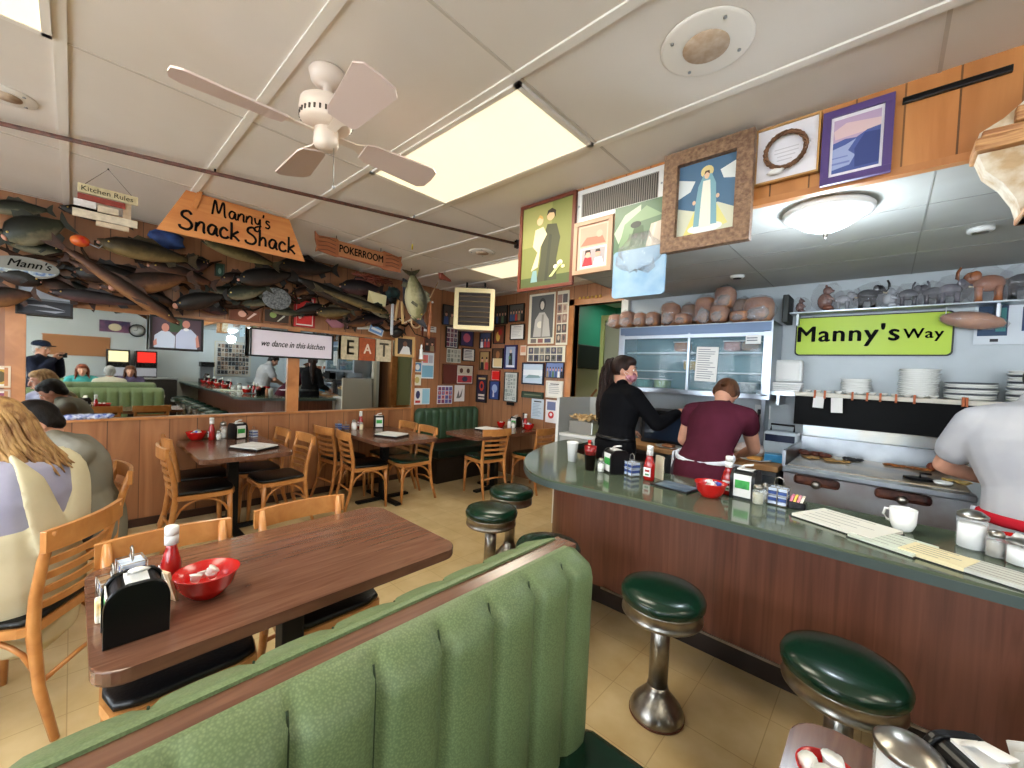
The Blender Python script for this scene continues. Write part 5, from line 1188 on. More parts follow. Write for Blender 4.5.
pic('wave photograph with a white mat in a purple frame on the soffit', 'S', -.135, 2.49, .22, .30, [((226, 220, 224), 'r', 0, 0, 1, 1), ((176, 150, 176), 'r', .06, .06, .94, .94), ((206, 176, 176), 'p', [(.1, .62), (.94, .66), (.94, .8), (.3, .86), (.06, .76)]), ((70, 84, 140), 'p', [(.06, .06), (.94, .06), (.94, .68), (.70, .66), (.5, .58), (.3, .60), (.06, .56)]), ((150, 160, 196), 'p', [(.06, .46), (.3, .5), (.5, .56), (.36, .4), (.5, .3), (.4, .16), (.06, .12)]), ((50, 62, 116), 'p', [(.5, .1), (.94, .1), (.94, .6), (.66, .62), (.48, .4)]), ((110, 120, 170), 'r', .06, .2, .4, .23), ((110, 120, 170), 'r', .06, .3, .36, .32)], (78, 58, 110), .028, base=(226, 220, 224), d=.024)
t = thing('wall_poster', 'pale poster with a dark teal picture right of the lime street sign', 'poster', (.60, YK-.02, 1.97)); art_mesh(.36, .28, [((34, 60, 90), 'r', .04, .2, .40, .92), ((60, 130, 130), 'r', .26, .3, .38, .85), ((40, 60, 100), 'r', .56, .3, .9, .85), ((40, 40, 44), 'r', .2, .06, .3, .13)], 'sheet', t, 0, (206, 212, 218))
t = thing('magnetic_strip', 'long black magnetic bar fixed high on the soffit', 'bar', (.13, YF-.012, 2.607)); B().box(-.135, .135, -.006, .012, -.011, .011, bev=.002).obj('bar', M['black'], t)
# plastic-wrapped landscape card in front of the soffit, with a shiny sea-blue lower half
t = thing('wrapped_sea_picture', 'plastic wrapped picture with green hill top and pale blue lower half', 'picture', (-1.02, YF-.07, 2.21), 0)
b = B().m(mat('sea_blue_board', (116, 152, 184), .35, c2=(146, 174, 194), vs=7)).prism(rrect(.30, .26, .02, cy=-.13), -.006, .008, UPR).obj('lower_board', None, t)
o = art_mesh(.31, .26, [((84, 110, 84), 'r', 0, 0, 1, 1), ((166, 182, 156), 'p', [(0, .45), (.2, .8), (.5, .95), (.5, .8), (.2, .5), (.1, .2)]), ((120, 146, 110), 'p', [(.1, .1), (.4, .15), (.5, .6), (.9, .65), (.6, .9), (.2, .6)]), ((60, 86, 60), 'p', [(.3, .1), (.6, .1), (.56, .5), (.4, .55)]), ((30, 40, 36), 'e', .42, .55, .10, .07), ((190, 176, 160), 'p', [(.62, .05), (.98, .05), (.98, .55), (.7, .5)]), ((206, 196, 180), 'p', [(.66, .05), (.72, .05), (.8, .5), (.76, .5)])], 'upper_picture', t, -.004, (110, 130, 104), .3); o.location = (0, 0, .12)
B().box(-.15, .15, -.004, .008, -.01, .245).obj('backing', mat('dark_green_card', (40, 66, 50), .6), t)
B().ell((.0, -.012, -.03), (.13, .02, .10), 16, noise=.25, seed=8).obj('plastic_wrap', m_bag, t)
# layered driftwood bracket at the right edge
t = thing('wooden_corbel', 'chunky layered rough wooden bracket at the right edge of the soffit', 'bracket', (.34, YF-.02, 2.20))
m_rough = wood('rough_layers', (200, 150, 96), (138, 84, 44), .6, (2, 2, 26), scale=2)
rd = random.Random(9)
for k, (x0, x1, z0, z1) in enumerate(((-.16, .25, .10, .145), (-.14, .25, .145, .17), (-.07, .25, .17, .22), (-.05, .25, .22, .30), (-.03, .25, .06, .10), (-.03, .25, .01, .06), (-.035, .25, -.04, .01), (-.04, .25, -.10, -.04), (-.045, .25, -.13, -.10))):
    B().box(x0+rd.uniform(-.008, .008), x1, -.12+rd.uniform(-.01, .01), .015, z0, z1-.002, bev=.006).obj('wood_layer', m_rough, t)
P = [(-.15, .10), (-.13, .04), (-.09, -.01), (-.06, -.07), (-.045, -.13), (-.02, -.13), (-.02, .10)]
B().prism(P, .0, .09, UPR).obj('pale_burl', mat('cream_burl', (216, 206, 186), .5, c2=(180, 150, 110), vs=18, bump=.5, bs=30), t)
P = [(-.15, .17), (-.10, .20), (-.07, .23), (-.04, .26), (-.03, .17)]
B().prism(P, .0, .09, UPR).obj('pale_burl', mat('cream_burl'), t)

# --- hanging wooden signs
t = thing('hanging_sign', "trapezoid wooden board hand lettered Manny's Snack Shack", 'sign', (-3.63, .84, 2.515), PI/2)
m_orange = wood('orange_board', (206, 136, 74), (184, 108, 52), .5, (1.2, 8, 8))
B().prism([(-.32, .155), (.34, .155), (.47, -.155), (-.47, -.155)], -.008, .010, UPR, bev=.002).obj('board', m_orange, t)
def brush(name, strokes, sc_, r, parent, off, y=-.012):
    b = B()
    for s_ in strokes:
        P = [(off[0]+p[0]*sc_, y, off[1]+p[1]*sc_) for p in s_]; P2 = []
        for i in range(len(P)-1):
            p0, p1, p2, p3 = P[max(i-1, 0)], P[i], P[i+1], P[min(i+2, len(P)-1)]
            for k in range(4):
                u = k/4; P2.append(tuple(.5*((2*p1[a]) + (-p0[a]+p2[a])*u + (2*p0[a]-5*p1[a]+4*p2[a]-p3[a])*u*u + (-p0[a]+3*p1[a]-3*p2[a]+p3[a])*u**3) for a in range(3)))
        P2.append(P[-1]); b.tube(P2, r, 6, flat=.25, up=(0, 1, 0))
    return b.obj(name, ink, parent)
def word(s_, dx):
    G_ = {'M': ([[(0, 0), (.12, .9), (.2, 1), (.32, .3), (.42, .25), (.6, .95), (.7, .9), (.75, .1), (.85, 0)]], .95),
          'S': ([[(.5, .85), (.35, 1), (.12, .9), (.1, .68), (.4, .5), (.52, .25), (.35, .02), (.05, .05), (-.02, .2)]], .62),
          'a': ([[(.42, .5), (.2, .58), (.04, .35), (.1, .08), (.28, .08), (.42, .5), (.42, .12), (.52, .02)]], .52),
          'n': ([[(.02, .02), (.06, .52), (.06, .35)], [(.06, .3), (.22, .56), (.38, .5), (.38, .1), (.46, .02)]], .5),
          'y': ([[(.04, .55), (.1, .2), (.28, .15), (.38, .5)], [(.4, .56), (.4, 0), (.3, -.4), (.05, -.4), (.1, -.15), (.5, .05)]], .52),
          "'": ([[(.08, .95), (.04, .7)]], .16),
          's': ([[(.3, .5), (.12, .56), (.06, .4), (.3, .2), (.2, 0), (.0, .05)]], .4),
          'c': ([[(.4, .45), (.2, .58), (.04, .35), (.1, .06), (.32, .02), (.45, .14)]], .48),
          'k': ([[(.05, 0), (.06, .5), (.05, 1.0)], [(.4, .56), (.1, .28), (.25, .2), (.45, 0)]], .5),
          'h': ([[(.05, 0), (.06, .5), (.05, 1.0)], [(.06, .3), (.22, .55), (.36, .45), (.38, .05)]], .5), ' ': ([], .2)}
    out = []; x = dx
    for ch in s_:
        st_, w_ = G_[ch]
        for q in st_: out.append([(x+p[0], p[1]) for p in q])
        x += w_ + .04
    return out, x
st_, wx = word("Manny's", 0); brush('lettering', st_, .10, .0065, t, (-.17, .035))
st_, wx = word("Snack Shack", 0); brush('lettering', st_, .128, .0085, t, (-.35, -.115))
B().box(-.015, .015, -.028, -.010, .04, .24, rot=(0, .25, 0), bev=.002).obj('hanger_peg', m_orange, t, loc=(-.25, 0, .0))
for x0, x1 in ((-.25, -.22), (.33, .33)): B().tube([(x0, 0, .15), (x1, .02, .165)], .002, 5).obj('hook', M['chrome'], t)
t = thing('hanging_sign', 'string hung stack of painted planks lettered Kitchen Rules', 'sign', (-3.65, .14, 2.40), PI/2)
plank = lambda c, x0, x1, z0, z1, y=0: B().box(x0, x1, y-.008, y+.008, z0, z1, bev=.002).obj('plank', mat('plank_%d_%d' % (c[0], c[1]), c, .7, var=.12, vs=30), t)
plank((206, 190, 150), -.13, .14, .085, .14); plank((140, 56, 44), -.13, .08, .045, .08); plank((224, 220, 218), -.145, -.05, .0, .04, -.012); plank((204, 186, 160), -.045, .05, -.01, .03, -.01); plank((206, 192, 168), -.15, .14, -.062, -.015); plank((196, 176, 150), -.05, .10, -.095, -.066); plank((196, 170, 140), .07, .11, -.03, .09, .016)
text('lettering', 'Kitchen Rules', .042, ink, t, (.0, -.0095, .112), depth=.0006)
B().tube([(-.1, 0, .14), (0, 0, .268), (.11, 0, .14)], .0018, 5).obj('string', mat('twine', (90, 74, 60), .8), t); B().lathe([(0, 0), (.006, .004), (0, .016)], (0, 0, .262), 8).obj('hook', M['iron'], t)
t = thing('hanging_sign', 'jagged scroll shaped wooden sign reading POKERROOM', 'sign', (-3.72, 1.85, 2.565), PI/2)
P = [(-.43, .10), (-.40, .07), (-.24, .085), (-.22, .07), (.20, .075), (.23, .09), (.39, .07), (.43, .085), (.425, .03), (.44, 0), (.42, -.05), (.43, -.08), (.24, -.09), (.2, -.075), (-.2, -.07), (-.24, -.08), (-.40, -.06), (-.42, -.075), (-.41, -.02), (-.425, .03)]
m_pk = wood('carved_brown', (168, 100, 60), (136, 74, 40), .6, (1.5, 8, 8))
B().prism(P, -.010, .010, UPR).obj('board', m_pk, t); B().box(-.22, .22, -.016, -.009, -.062, .065, bev=.002).obj('name_panel', mat('tan_panel', (170, 112, 72), .6), t)
text('lettering', 'POKERROOM', .095, ink, t, (0, -.0175, 0), depth=.001, sx=.76, bold=.0025)
b = B()
for s_ in (-1, 1):
    for z in (-.05, -.015, .02, .055): b.tube([(s_*.25, -.012, z), (s_*.32, -.013, z+.012), (s_*.40, -.012, z)], .003, 5)
b.obj('carved_grooves', mat('groove_brown', (84, 44, 26), .7), t)
for x in (-.24, .2): B().tube([(x, 0, .08), (x, .0, .112)], .003, 5).obj('hook', M['iron'], t)

# ================================================================== MOUNTED FISH AND DRIFTWOOD OVER THE MIRROR, HEATER, HANGING THINGS
def fish_mat(key, back, side, belly):
    n_ = 'fish_' + key
    if n_ in _mats: return _mats[n_]
    m = bpy.data.materials.new(n_); m.use_nodes = True; _mats[n_] = m; nt = m.node_tree; N = nt.nodes; Lk = nt.links; b = N['Principled BSDF']
    b.inputs['Roughness'].default_value = .4; b.inputs['Specular IOR Level'].default_value = .3
    tc = N.new('ShaderNodeTexCoord'); sp = N.new('ShaderNodeSeparateXYZ'); Lk.new(tc.outputs['Generated'], sp.inputs[0])
    no = N.new('ShaderNodeTexNoise'); no.inputs['Scale'].default_value = 22; no.inputs['Detail'].default_value = 4; Lk.new(tc.outputs['Object'], no.inputs['Vector'])
    ad = N.new('ShaderNodeMath'); ad.operation = 'MULTIPLY_ADD'; Lk.new(no.outputs['Fac'], ad.inputs[0]); ad.inputs[1].default_value = .4; Lk.new(sp.outputs[2], ad.inputs[2])
    rp = N.new('ShaderNodeValToRGB'); e = rp.color_ramp.elements; e[0].position = .38; e[0].color = lin(belly); e[1].position = .92; e[1].color = lin(back); x = e.new(.62); x.color = lin(side)
    Lk.new(ad.outputs[0], rp.inputs[0]); Lk.new(rp.outputs[0], b.inputs['Base Color']); return m
PALS = {'walleye': ((30, 25, 16), (92, 74, 36), (150, 124, 76)), 'bass': ((20, 24, 17), (56, 60, 38), (150, 140, 112)), 'dark': ((12, 11, 11), (28, 22, 19), (66, 46, 36)), 'orange': ((34, 20, 14), (98, 54, 30), (160, 108, 66)),
        'pike': ((36, 30, 18), (84, 72, 38), (156, 136, 90)), 'olive': ((40, 42, 34), (124, 120, 84), (180, 172, 134)), 'violet': ((18, 13, 18), (42, 26, 30), (96, 60, 58))}
def fish(label, A, Bp, x, h, pal, name='mounted_fish', group='mounted fish above the mirror', snout=1.0, mouth=.5, flip=1):
    """A = (y,z) of the head tip, Bp = (y,z) of the tail end on a plane at x; h = body height"""
    dy, dz = A[0]-Bp[0], A[1]-Bp[1]; L = math.hypot(dy, dz); ux = Vector((0, dy/L, dz/L)); uy = Vector((-1, 0, 0)) if dy > 0 else Vector((1, 0, 0)); uz = ux.cross(uy)
    t = thing(name, label, 'fish', (0, 0, 0), 0, group)
    Mx = Matrix((ux, uy, uz)).transposed().to_4x4(); Mx.translation = Vector((x, (A[0]+Bp[0])/2, (A[1]+Bp[1])/2)); t.matrix_world = Mx
    m = fish_mat(pal, *[tuple(int(v*.78) for v in c_) for c_ in PALS[pal]]) if pal != 'olive' else fish_mat(pal, *PALS[pal]); fm = mat('fin_' + pal, tuple(int(v*.7) for v in PALS[pal][1]), .5, var=.3, vs=40)  # fish colours scaled down to put the row's shade into them
    b = B(); bm = b.bm; rings = []; n = 14
    prof = [(.50, .05*snout), (.47, .16), (.42, .30), (.34, .46), (.22, .54), (.06, .55), (-.10, .46), (-.22, .33), (-.32, .20), (-.38, .14)]
    for s_, q in prof:
        rings.append([bm.verts.new((s_*L, q*h*.42*math.cos(2*PI*i/n), q*h*math.sin(2*PI*i/n) + (.03*h if s_ < .4 else 0))) for i in range(n)])
    fs = []
    for a_, c_ in zip(rings, rings[1:]):
        for i in range(n): fs.append(bm.faces.new((a_[i], a_[(i+1) % n], c_[(i+1) % n], c_[i])))
    fs += [bm.faces.new(rings[0]), bm.faces.new(rings[-1][::-1])]; b._new(fs, True); b.obj('body', m, t)
    B().prism([(-.36*L, .10*h), (-.36*L, -.10*h), (-.44*L, -.34*h), (-.50*L, -.46*h), (-.46*L, 0), (-.50*L, .46*h), (-.44*L, .34*h)], -.004, .004, UPR).obj('tail_fin', fm, t)
    B().prism([(.20*L, .50*h), (.14*L, .82*h), (.06*L, .74*h), (0, .80*h), (-.06*L, .62*h), (-.12*L, .42*h), (0, .45*h)], -.003, .003, UPR).obj('dorsal_fin', fm, t)
    B().prism([(-.14*L, -.36*h), (-.18*L, -.62*h), (-.26*L, -.48*h), (-.24*L, -.24*h)], -.003, .003, UPR).obj('anal_fin', fm, t)
    B().prism([(.26*L, -.1*h), (.16*L, -.40*h), (.12*L, -.30*h), (.2*L, -.05*h)], -.002, .002, UPR @ Matrix.Translation((0, 0, .22*h))).obj('pectoral_fin', fm, t)
    if mouth:
        o = B().ell((.485*L, 0, -.01*h), (.035*L*mouth, .10*h, .13*h*mouth), 10).obj('mouth', mat('mouth_pink', (196, 140, 120), .5), t)
        B().tube([(.50*L, 0, .12*h*mouth+.01), (.44*L, 0, .20*h)], .05*h, 7).obj('upper_jaw', m, t)
        B().tube([(.51*L, 0, -.18*h*mouth), (.42*L, 0, -.30*h)], .055*h, 7).obj('lower_jaw', m, t)
    for s_ in (-1, 1): B().ell((.40*L, s_*.13*h, .12*h), (.02*h+.004, .012, .02*h+.004), 8).obj('eye', mat('glass_eye', (200, 170, 90), .15), t)
    return t
fish('pale bellied fish in the top left corner close under the ceiling', (-.42, 2.50), (-.10, 2.57), -4.66, .10, 'bass')
fish('green sided bass with a pink mouth and raised tail at the far left', (-.34, 2.30), (-.02, 2.50), -4.62, .19, 'bass', mouth=1)
fish('long golden walleye under the Kitchen Rules sign, facing left', (.12, 2.385), (.76, 2.37), -4.58, .15, 'walleye', mouth=.6)
fish('orange brown fish with a wide pale open mouth under the golden walleye', (.20, 2.04), (.74, 2.23), -4.56, .16, 'orange', mouth=1.2)
fish('dark slim fish with a purplish head just above the mirror, facing left', (-.12, 1.95), (.44, 1.93), -4.52, .09, 'violet', mouth=.4)
fish('long thin brown pike slanting down to the right across the corner', (.62, 1.80), (-.14, 2.34), -4.50, .10, 'orange', mouth=.3, snout=.6)
fish('dark fish at the left edge below the oval name plaque', (-.16, 2.02), (-.42, 2.06), -4.62, .12, 'dark')
fish('orange tailed fish at the left edge above the stormy sea photograph', (-.46, 1.84), (-.17, 1.93), -4.60, .13, 'orange', mouth=0)
fish('dark fish with a pale gaping ring mouth above the two men photo', (.60, 1.96), (1.0, 2.12), -4.60, .14, 'dark', mouth=1.4)
fish('pale bellied pike directly beneath the Snack Shack board', (.78, 2.57), (1.42, 2.47), -4.55, .13, 'pike', mouth=.3)
fish('dark bass over the left small brown frame', (.98, 2.12), (1.36, 2.26), -4.62, .14, 'bass', mouth=.7)
fish('large dark bass between the Snack Shack board and the silver oval plaque', (1.06, 2.28), (1.60, 2.44), -4.60, .17, 'dark', mouth=.7)
fish('long dark fish with tan stripe right of the silver oval plaque', (2.30, 2.18), (1.50, 2.42), -4.58, .15, 'dark', mouth=.4)
fish('slender tan fish crossing below the POKERROOM sign, facing right', (2.60, 2.17), (1.72, 2.33), -4.52, .10, 'walleye', mouth=.3)
fish('golden fish right beside the bright red board', (1.80, 2.07), (2.24, 2.14), -4.60, .11, 'walleye', mouth=.5)
fish('dark shaggy fish near the cream card, facing left', (2.04, 2.40), (2.60, 2.46), -4.60, .17, 'violet', mouth=.5)
fish('big dark fish high under the left of the POKERROOM sign', (1.40, 2.50), (2.04, 2.58), -4.62, .17, 'dark', mouth=.5)
fish('brown fish between the walleye and the blue cloth', (.42, 2.28), (.92, 2.20), -4.64, .14, 'orange', mouth=.6)
fish('dark fish behind the thin pike at the far left', (.0, 2.14), (.42, 2.18), -4.68, .15, 'dark', mouth=.5)
fish('small dark fish above the bass at the far left', (-.08, 2.62), (.34, 2.60), -4.70, .09, 'dark', mouth=.3)
fish('olive brown fish low at the right end of the row, above the letter tiles', (2.66, 2.14), (2.28, 2.26), -4.56, .12, 'bass', mouth=.5)
fish('dark catfish shape in the right end clutter below the hanging olive fish', (2.74, 1.93), (2.96, 1.99), -4.66, .12, 'dark', mouth=0)
GF = 'small dark dried fish filling the crowded row above the mirror'
rd = random.Random(17)
for k in range(34):
    y = -.3 + 3.0*k/33 + rd.uniform(-.06, .06); z = rd.uniform(2.0, 2.42) - .02*(k % 3); L_ = rd.uniform(.28, .46); a = rd.uniform(-.5, .5); s_ = rd.choice((-1, 1))
    fish(GF, (y+s_*L_/2*math.cos(a), z+L_/2*math.sin(a)), (y-s_*L_/2*math.cos(a), z-L_/2*math.sin(a)), XW+.05+.03*(k % 3), rd.uniform(.08, .13), rd.choice(('dark', 'dark', 'violet', 'bass', 'orange')), group='dark dried fish in the row above the mirror', mouth=rd.choice((0, .5)))
m_drift = mat('shaded_driftwood', (34, 23, 17), .85, spec=.15, c2=(62, 41, 28), vs=14, bump=.6, bs=30)  # darkened too, with the shade of the fish row put into the colour
for k in range(26):
    y = -.25 + 3.0*k/25; z = rd.uniform(2.02, 2.42); t = thing('driftwood_branch', 'gnarled dark driftwood branch behind the mounted fish', 'driftwood', (XW+.07, y, z), 0, 'driftwood behind the fish')
    P = [(0, 0, 0)]; dy = rd.choice((-1, 1))
    for i in range(5): P.append((rd.uniform(-.02, .05), P[-1][1]+dy*rd.uniform(.05, .1), P[-1][2]+rd.uniform(-.06, .06)))
    B().tube(P, [.02, .024, .02, .016, .012, .005], 7).obj('branch', m_drift, t)
    B().tube([P[2], (P[2][0]+.03, P[2][1]+dy*.04, P[2][2]+.07), (P[2][0]+.03, P[2][1]+dy*.05, P[2][2]+.12)], [.012, .009, .003], 6).obj('twig', m_drift, t)
# oval plaques
t = thing('oval_plaque', "oval name plaque lettered Mann's over a lake scene at the left edge", 'sign', (XW+.22, -.24, 2.11), PI/2)
B().prism([(.17*math.cos(2*PI*i/28), .075*math.sin(2*PI*i/28)) for i in range(28)], -.008, .008, UPR, bev=.002).obj('board', mat('grey_plaque', (120, 118, 110), .5), t)
B().prism([(.155*math.cos(2*PI*i/28), -.012+.045*math.sin(2*PI*i/28)) for i in range(15, 28)], -.001, .001, UPR @ Matrix.Translation((0, 0, .0095))).obj('lake_scene', mat('lake_blue', (70, 96, 140), .5, c2=(200, 206, 190), vs=30), t)
text('lettering', "Mann's", .075, ink, t, (.02, -.0105, .022), depth=.001, shear=.3, bold=.001)
t = thing('oval_plaque', 'silver grey oval plaque of engraved text among the fish', 'sign', (XW+.20, 1.415, 2.16), PI/2)
B().prism([(.135*math.cos(2*PI*i/28), .11*math.sin(2*PI*i/28)) for i in range(28)], -.008, .008, UPR, bev=.002).obj('board', mat('engraved_silver', (130, 134, 136), .4, .4, c2=(70, 72, 74), vs=60), t)
B().prism([(.105*math.cos(2*PI*i/28), .08*math.sin(2*PI*i/28)) for i in range(28)], .008, .011, UPR).obj('raised_centre', mat('engraved_silver'), t)
o = B(); o.ell((0, 0, 0), (.03, .12, .07), 12, noise=.25, seed=2); o = o.obj('blue_cloth', mat('blue_cloth', (50, 80, 140), .6, c2=(28, 46, 96), vs=10)); o.location = (-4.68, .55, 2.54); tag(o, 'crumpled blue cloth behind the left end of the Snack Shack board', 'cloth')
t = thing('fishing_lure', 'glossy red and orange lure left of the golden walleye', 'lure', (-4.54, .03, 2.36)); B().ell((0, 0, 0), (.03, .055, .045), 12).obj('body', mat('lure_red', (190, 30, 30), .25, c2=(210, 110, 40), vs=12), t); B().tube([(0, .05, -.01), (0, .1, -.03), (0, .12, .0)], .004, 5).obj('hook', M['steel'], t)
pic('tiny green bottle shaped frame under the Snack Shack board', 'L', .96, 2.38, .08, .13, [((50, 80, 66), 'r', 0, 0, 1, 1), ((120, 150, 130), 'e', .5, .4, .2, .25)], (60, 60, 44), .008, d=.02)
pic('cream triangular card at the right end of the fish row', 'L', 2.49, 2.33, .24, .14, [((232, 220, 170), 'p', [(0, 1), (1, 1), (1, .1), (.35, 0)])], fw=0, base=(222, 206, 150), d=.26, tilt=.1)
b = B()
rd = random.Random(23)
t = thing('netting_bundle', 'dark reddish brown bundle of branches and floats above the cream card', 'ornament', (-4.60, 2.45, 2.56))
for k in range(14):
    b.tube([(rd.uniform(-.03, .03), rd.uniform(-.28, .0), rd.uniform(-.06, .04)), (rd.uniform(-.04, .04), rd.uniform(-.1, .1), rd.uniform(-.02, .08)), (rd.uniform(-.03, .03), rd.uniform(0, .28), rd.uniform(-.08, .04))], .010, 6)
b.obj('branches', mat('reddish_branch', (84, 36, 24), .5, c2=(130, 56, 34), vs=14), t)
# olive fish hung head down at the right end, wooden fish pistol, carved figure, sticks and rings
fish('large shiny olive fish hung tail up from the ceiling right of the POKERROOM sign', (2.78, 2.09), (2.66, 2.66), -4.12, .27, 'olive', group='hanging olive fish', mouth=.5)
t = thing('hanging_hook', 'wire hook and line holding the olive fish from the ceiling', 'hook', (-4.12, 2.66, 2.62)); B().tube([(0, 0, 0), (0, .01, .03), (.0, .0, .055)], .003, 6).obj('wire', M['iron'], t)
t = thing('dark_fish_fillet', 'dark grey flipper shape hung behind the olive fish', 'ornament', (-4.22, 2.72, 2.3), PI/2); B().prism([(-.10, .26), (-.04, .24), (.02, .0), (.22, -.22), (.26, -.30), (.05, -.20), (-.08, -.02)], -.02, .02, UPR, bev=.006).obj('body', mat('slate_skin', (64, 66, 78), .35, c2=(36, 36, 42), vs=12), t)
for k, (y, z, h_, c, l) in enumerate(((2.66, 2.12, .42, (210, 210, 214), 'white narrow stick hanging at the right end of the fish row'), (2.72, 2.22, .26, (196, 160, 110), 'left wooden dowel of the pair hanging in a V at the fish row end'), (2.80, 2.20, .28, (206, 170, 116), 'right wooden dowel of the pair hanging in a V at the fish row end'))):
    o = B().box(-.012, .012, -.014, .014, -h_/2, h_/2, bev=.003).obj('hanging_stick', mat('stick_%d' % c[0], c, .6)); o.location = (-4.50, y, z); o.rotation_euler = ((0, -.15, .1)[k], 0, 0); tag(o, l, 'stick')
t = thing('rope_ring', 'cream rope ring hanging below the olive fish', 'ring', (-4.46, 2.98, 2.10)); B().tube([(0, .07*math.cos(2*PI*i/20), .07*math.sin(2*PI*i/20)) for i in range(20)], .010, 7, closed=True).obj('ring', mat('rope_cream', (206, 176, 136), .7), t)
t = thing('antler', 'small curved pale antler beside the rope ring', 'antler', (-4.5, 2.86, 2.12)); B().tube([(0, -.1, .0), (0, -.02, -.04), (0, .06, .0), (0, .1, .06)], [.004, .010, .012, .005], 7).obj('horn', mat('horn', (206, 190, 160), .5), t)
t = thing('teal_ornament', 'teal and black feathery ornament above the hanging sticks', 'ornament', (-4.5, 2.66, 2.42)); B().ell((0, 0, 0), (.04, .09, .07), 12, noise=.35, seed=3).obj('feathers', mat('teal_black', (20, 60, 60), .4, c2=(12, 12, 14), vs=12), t); B().ell((0, .0, -.08), (.03, .06, .05), 10, noise=.35, seed=5).obj('dark_tuft', M['iron'], t)
t = thing('wooden_pistol', 'reddish wooden toy pistol hung under the ceiling left of the heater', 'ornament', (-3.90, 2.98, 2.60), PI/2+.5); B().prism([(-.16, .02), (-.08, .035), (-.06, .02), (.16, .01), (.18, -.01), (.0, -.03), (-.07, -.03), (-.1, -.05), (-.13, -.04)], -.014, .014, UPR, bev=.003).obj('body', mat('cherry_wood', (120, 50, 34), .4), t); B().tube([(0, 0, .02), (0, 0, .08)], .002, 5).obj('line', M['iron'], t)
t = thing('carved_figure', 'thin carved wooden figure on a V of pale cord, left of the heater', 'ornament', (-4.35, 3.10, 2.1))
B().tube([(0, 0, .30), (.01, .0, .18), (0, .01, .05), (0, .0, -.08), (0, .01, -.20)], [.012, .022, .026, .024, .014], 9).obj('body', mat('carved_tan', (176, 110, 70), .5, c2=(130, 74, 44), vs=20), t)
B().tube([(0, -.16, .46), (0, .0, .32), (.0, .12, .55)], .007, 6).obj('cord', mat('rope_cream'), t)
for y in (-.05, .03): B().ell((.02, y, .27), (.014, .014, .014), 8).obj('bead', M['white'], t)
B().tube([(0, -.09, .18), (.01, -.1, .0), (0, -.09, -.18)], [.010, .02, .012], 8).obj('bottle_neck', mat('dark_red_wood', (84, 34, 28), .4), t)
B().tube([(0, .02, -.2), (.0, -.2, -.16), (0, -.32, -.02)], .006, 6).obj('hanging_chain', M['iron'], t)
t = thing('ceiling_bead', 'small yellow pull bead hanging from the ceiling beyond the pipe', 'ornament', (-3.28, 2.12, 2.60)); B().lathe([(0, 0), (.007, .01), (.007, .05), (0, .06)], n=10).obj('bead', mat('bead_yellow', (210, 190, 60), .3), t); B().tube([(0, 0, .06), (0, 0, .08)], .002, 5).obj('cord', M['white'], t)
# gas heater in the corner
t = thing('gas_heater', 'cream square unit heater with dark horizontal louvres in the far corner', 'heater', (-3.97, 3.53, 2.31), math.radians(43))
m_h = mat('heater_cream', (206, 190, 146), .35, coat=.2)
W_ = .255
o = B(); o.prism(rrect(2*W_, 2*W_+.02, .05), .012, .26, UPR @ Matrix.Translation((0, 0, -.27))); o.obj('casing', m_h, t)
b = B(); b.prism(rrect(2*W_+.01, .055, .02, cy=W_-.015), -.005, .03, UPR); b.prism(rrect(2*W_+.01, .055, .02, cy=-W_+.015), -.005, .03, UPR); b.prism(rrect(.055, 2*W_-.02, .02, cx=-W_+.022), -.005, .0295, UPR); b.prism(rrect(.055, 2*W_-.02, .02, cx=W_-.022), -.005, .0295, UPR)
b.obj('front_frame', m_h, t)
B().box(-W_+.04, W_-.04, .002, .05, -W_+.045, W_-.045).obj('dark_interior', mat('heater_interior_dark', (28, 18, 16), .7), t)  # dark panel filling the opening behind the louvres
for k in range(6):
    z = -.165+.066*k; B().box(-W_+.045, W_-.045, -.012, .002, z-.004, z+.004, rot=(-.7, 0, 0)).obj('louvre', mat('louvre_bronze', (104, 88, 66), .5), t)
B().tube([(-.12, .12, .26), (-.12, .12, .37)], .012).obj('hanger_rod', M['iron'], t); B().tube([(.12, .12, .26), (.12, .12, .37)], .012).obj('hanger_rod', M['iron'], t)
B().box(-.1, .16, .05, .16, .265, .30).obj('burner_box', M['iron'], t)
# patterned cloth on the wainscot ledge
o = B(); rd = random.Random(4)
for k in range(5): o.ell((0, .02+.05*k, .018), (.024, .05, .024), 10, noise=.15, seed=k)
o = o.obj('patterned_cloth', mat('blue_white_print', (60, 80, 160), .6, c2=(214, 220, 232), vs=38)); o.location = (XW+.035, -.02, .973); tag(o, 'folded blue and white patterned cloth lying on the ledge under the mirror', 'cloth')

# ------------------------------------------------------------------ far end of the room, seen in the mirror
pic_loc = lambda y, z: (XE-.02, y, z)
t = thing('brown_board', 'wide brown cork board on the white end wall, seen in the mirror', 'board', (XE-.025, .08, 1.70), -PI/2); B().box(-.54, .54, -.0, .02, -.23, .23).obj('panel', mat('cork_brown', (160, 106, 66), .7), t); B().box(-.55, .55, -.004, .0, .22, .24).obj('top_edge', m_trim, t)
t = thing('wall_poster', 'dark blue and purple poster on the end wall left of the clock', 'poster', (XE-.025, .70, 2.22), -PI/2); B().box(-.27, .27, -.0, .02, -.14, .14).obj('panel', mat('poster_navy', (40, 44, 84), .5, c2=(130, 80, 110), vs=4), t); B().ell((0, -.003, -.02), (.12, .004, .09), 12).obj('emblem', M['cream'], t)
t = thing('wall_clock', 'oval black rimmed wall clock on the end wall', 'clock', (XE-.03, 1.10, 2.16), -PI/2)
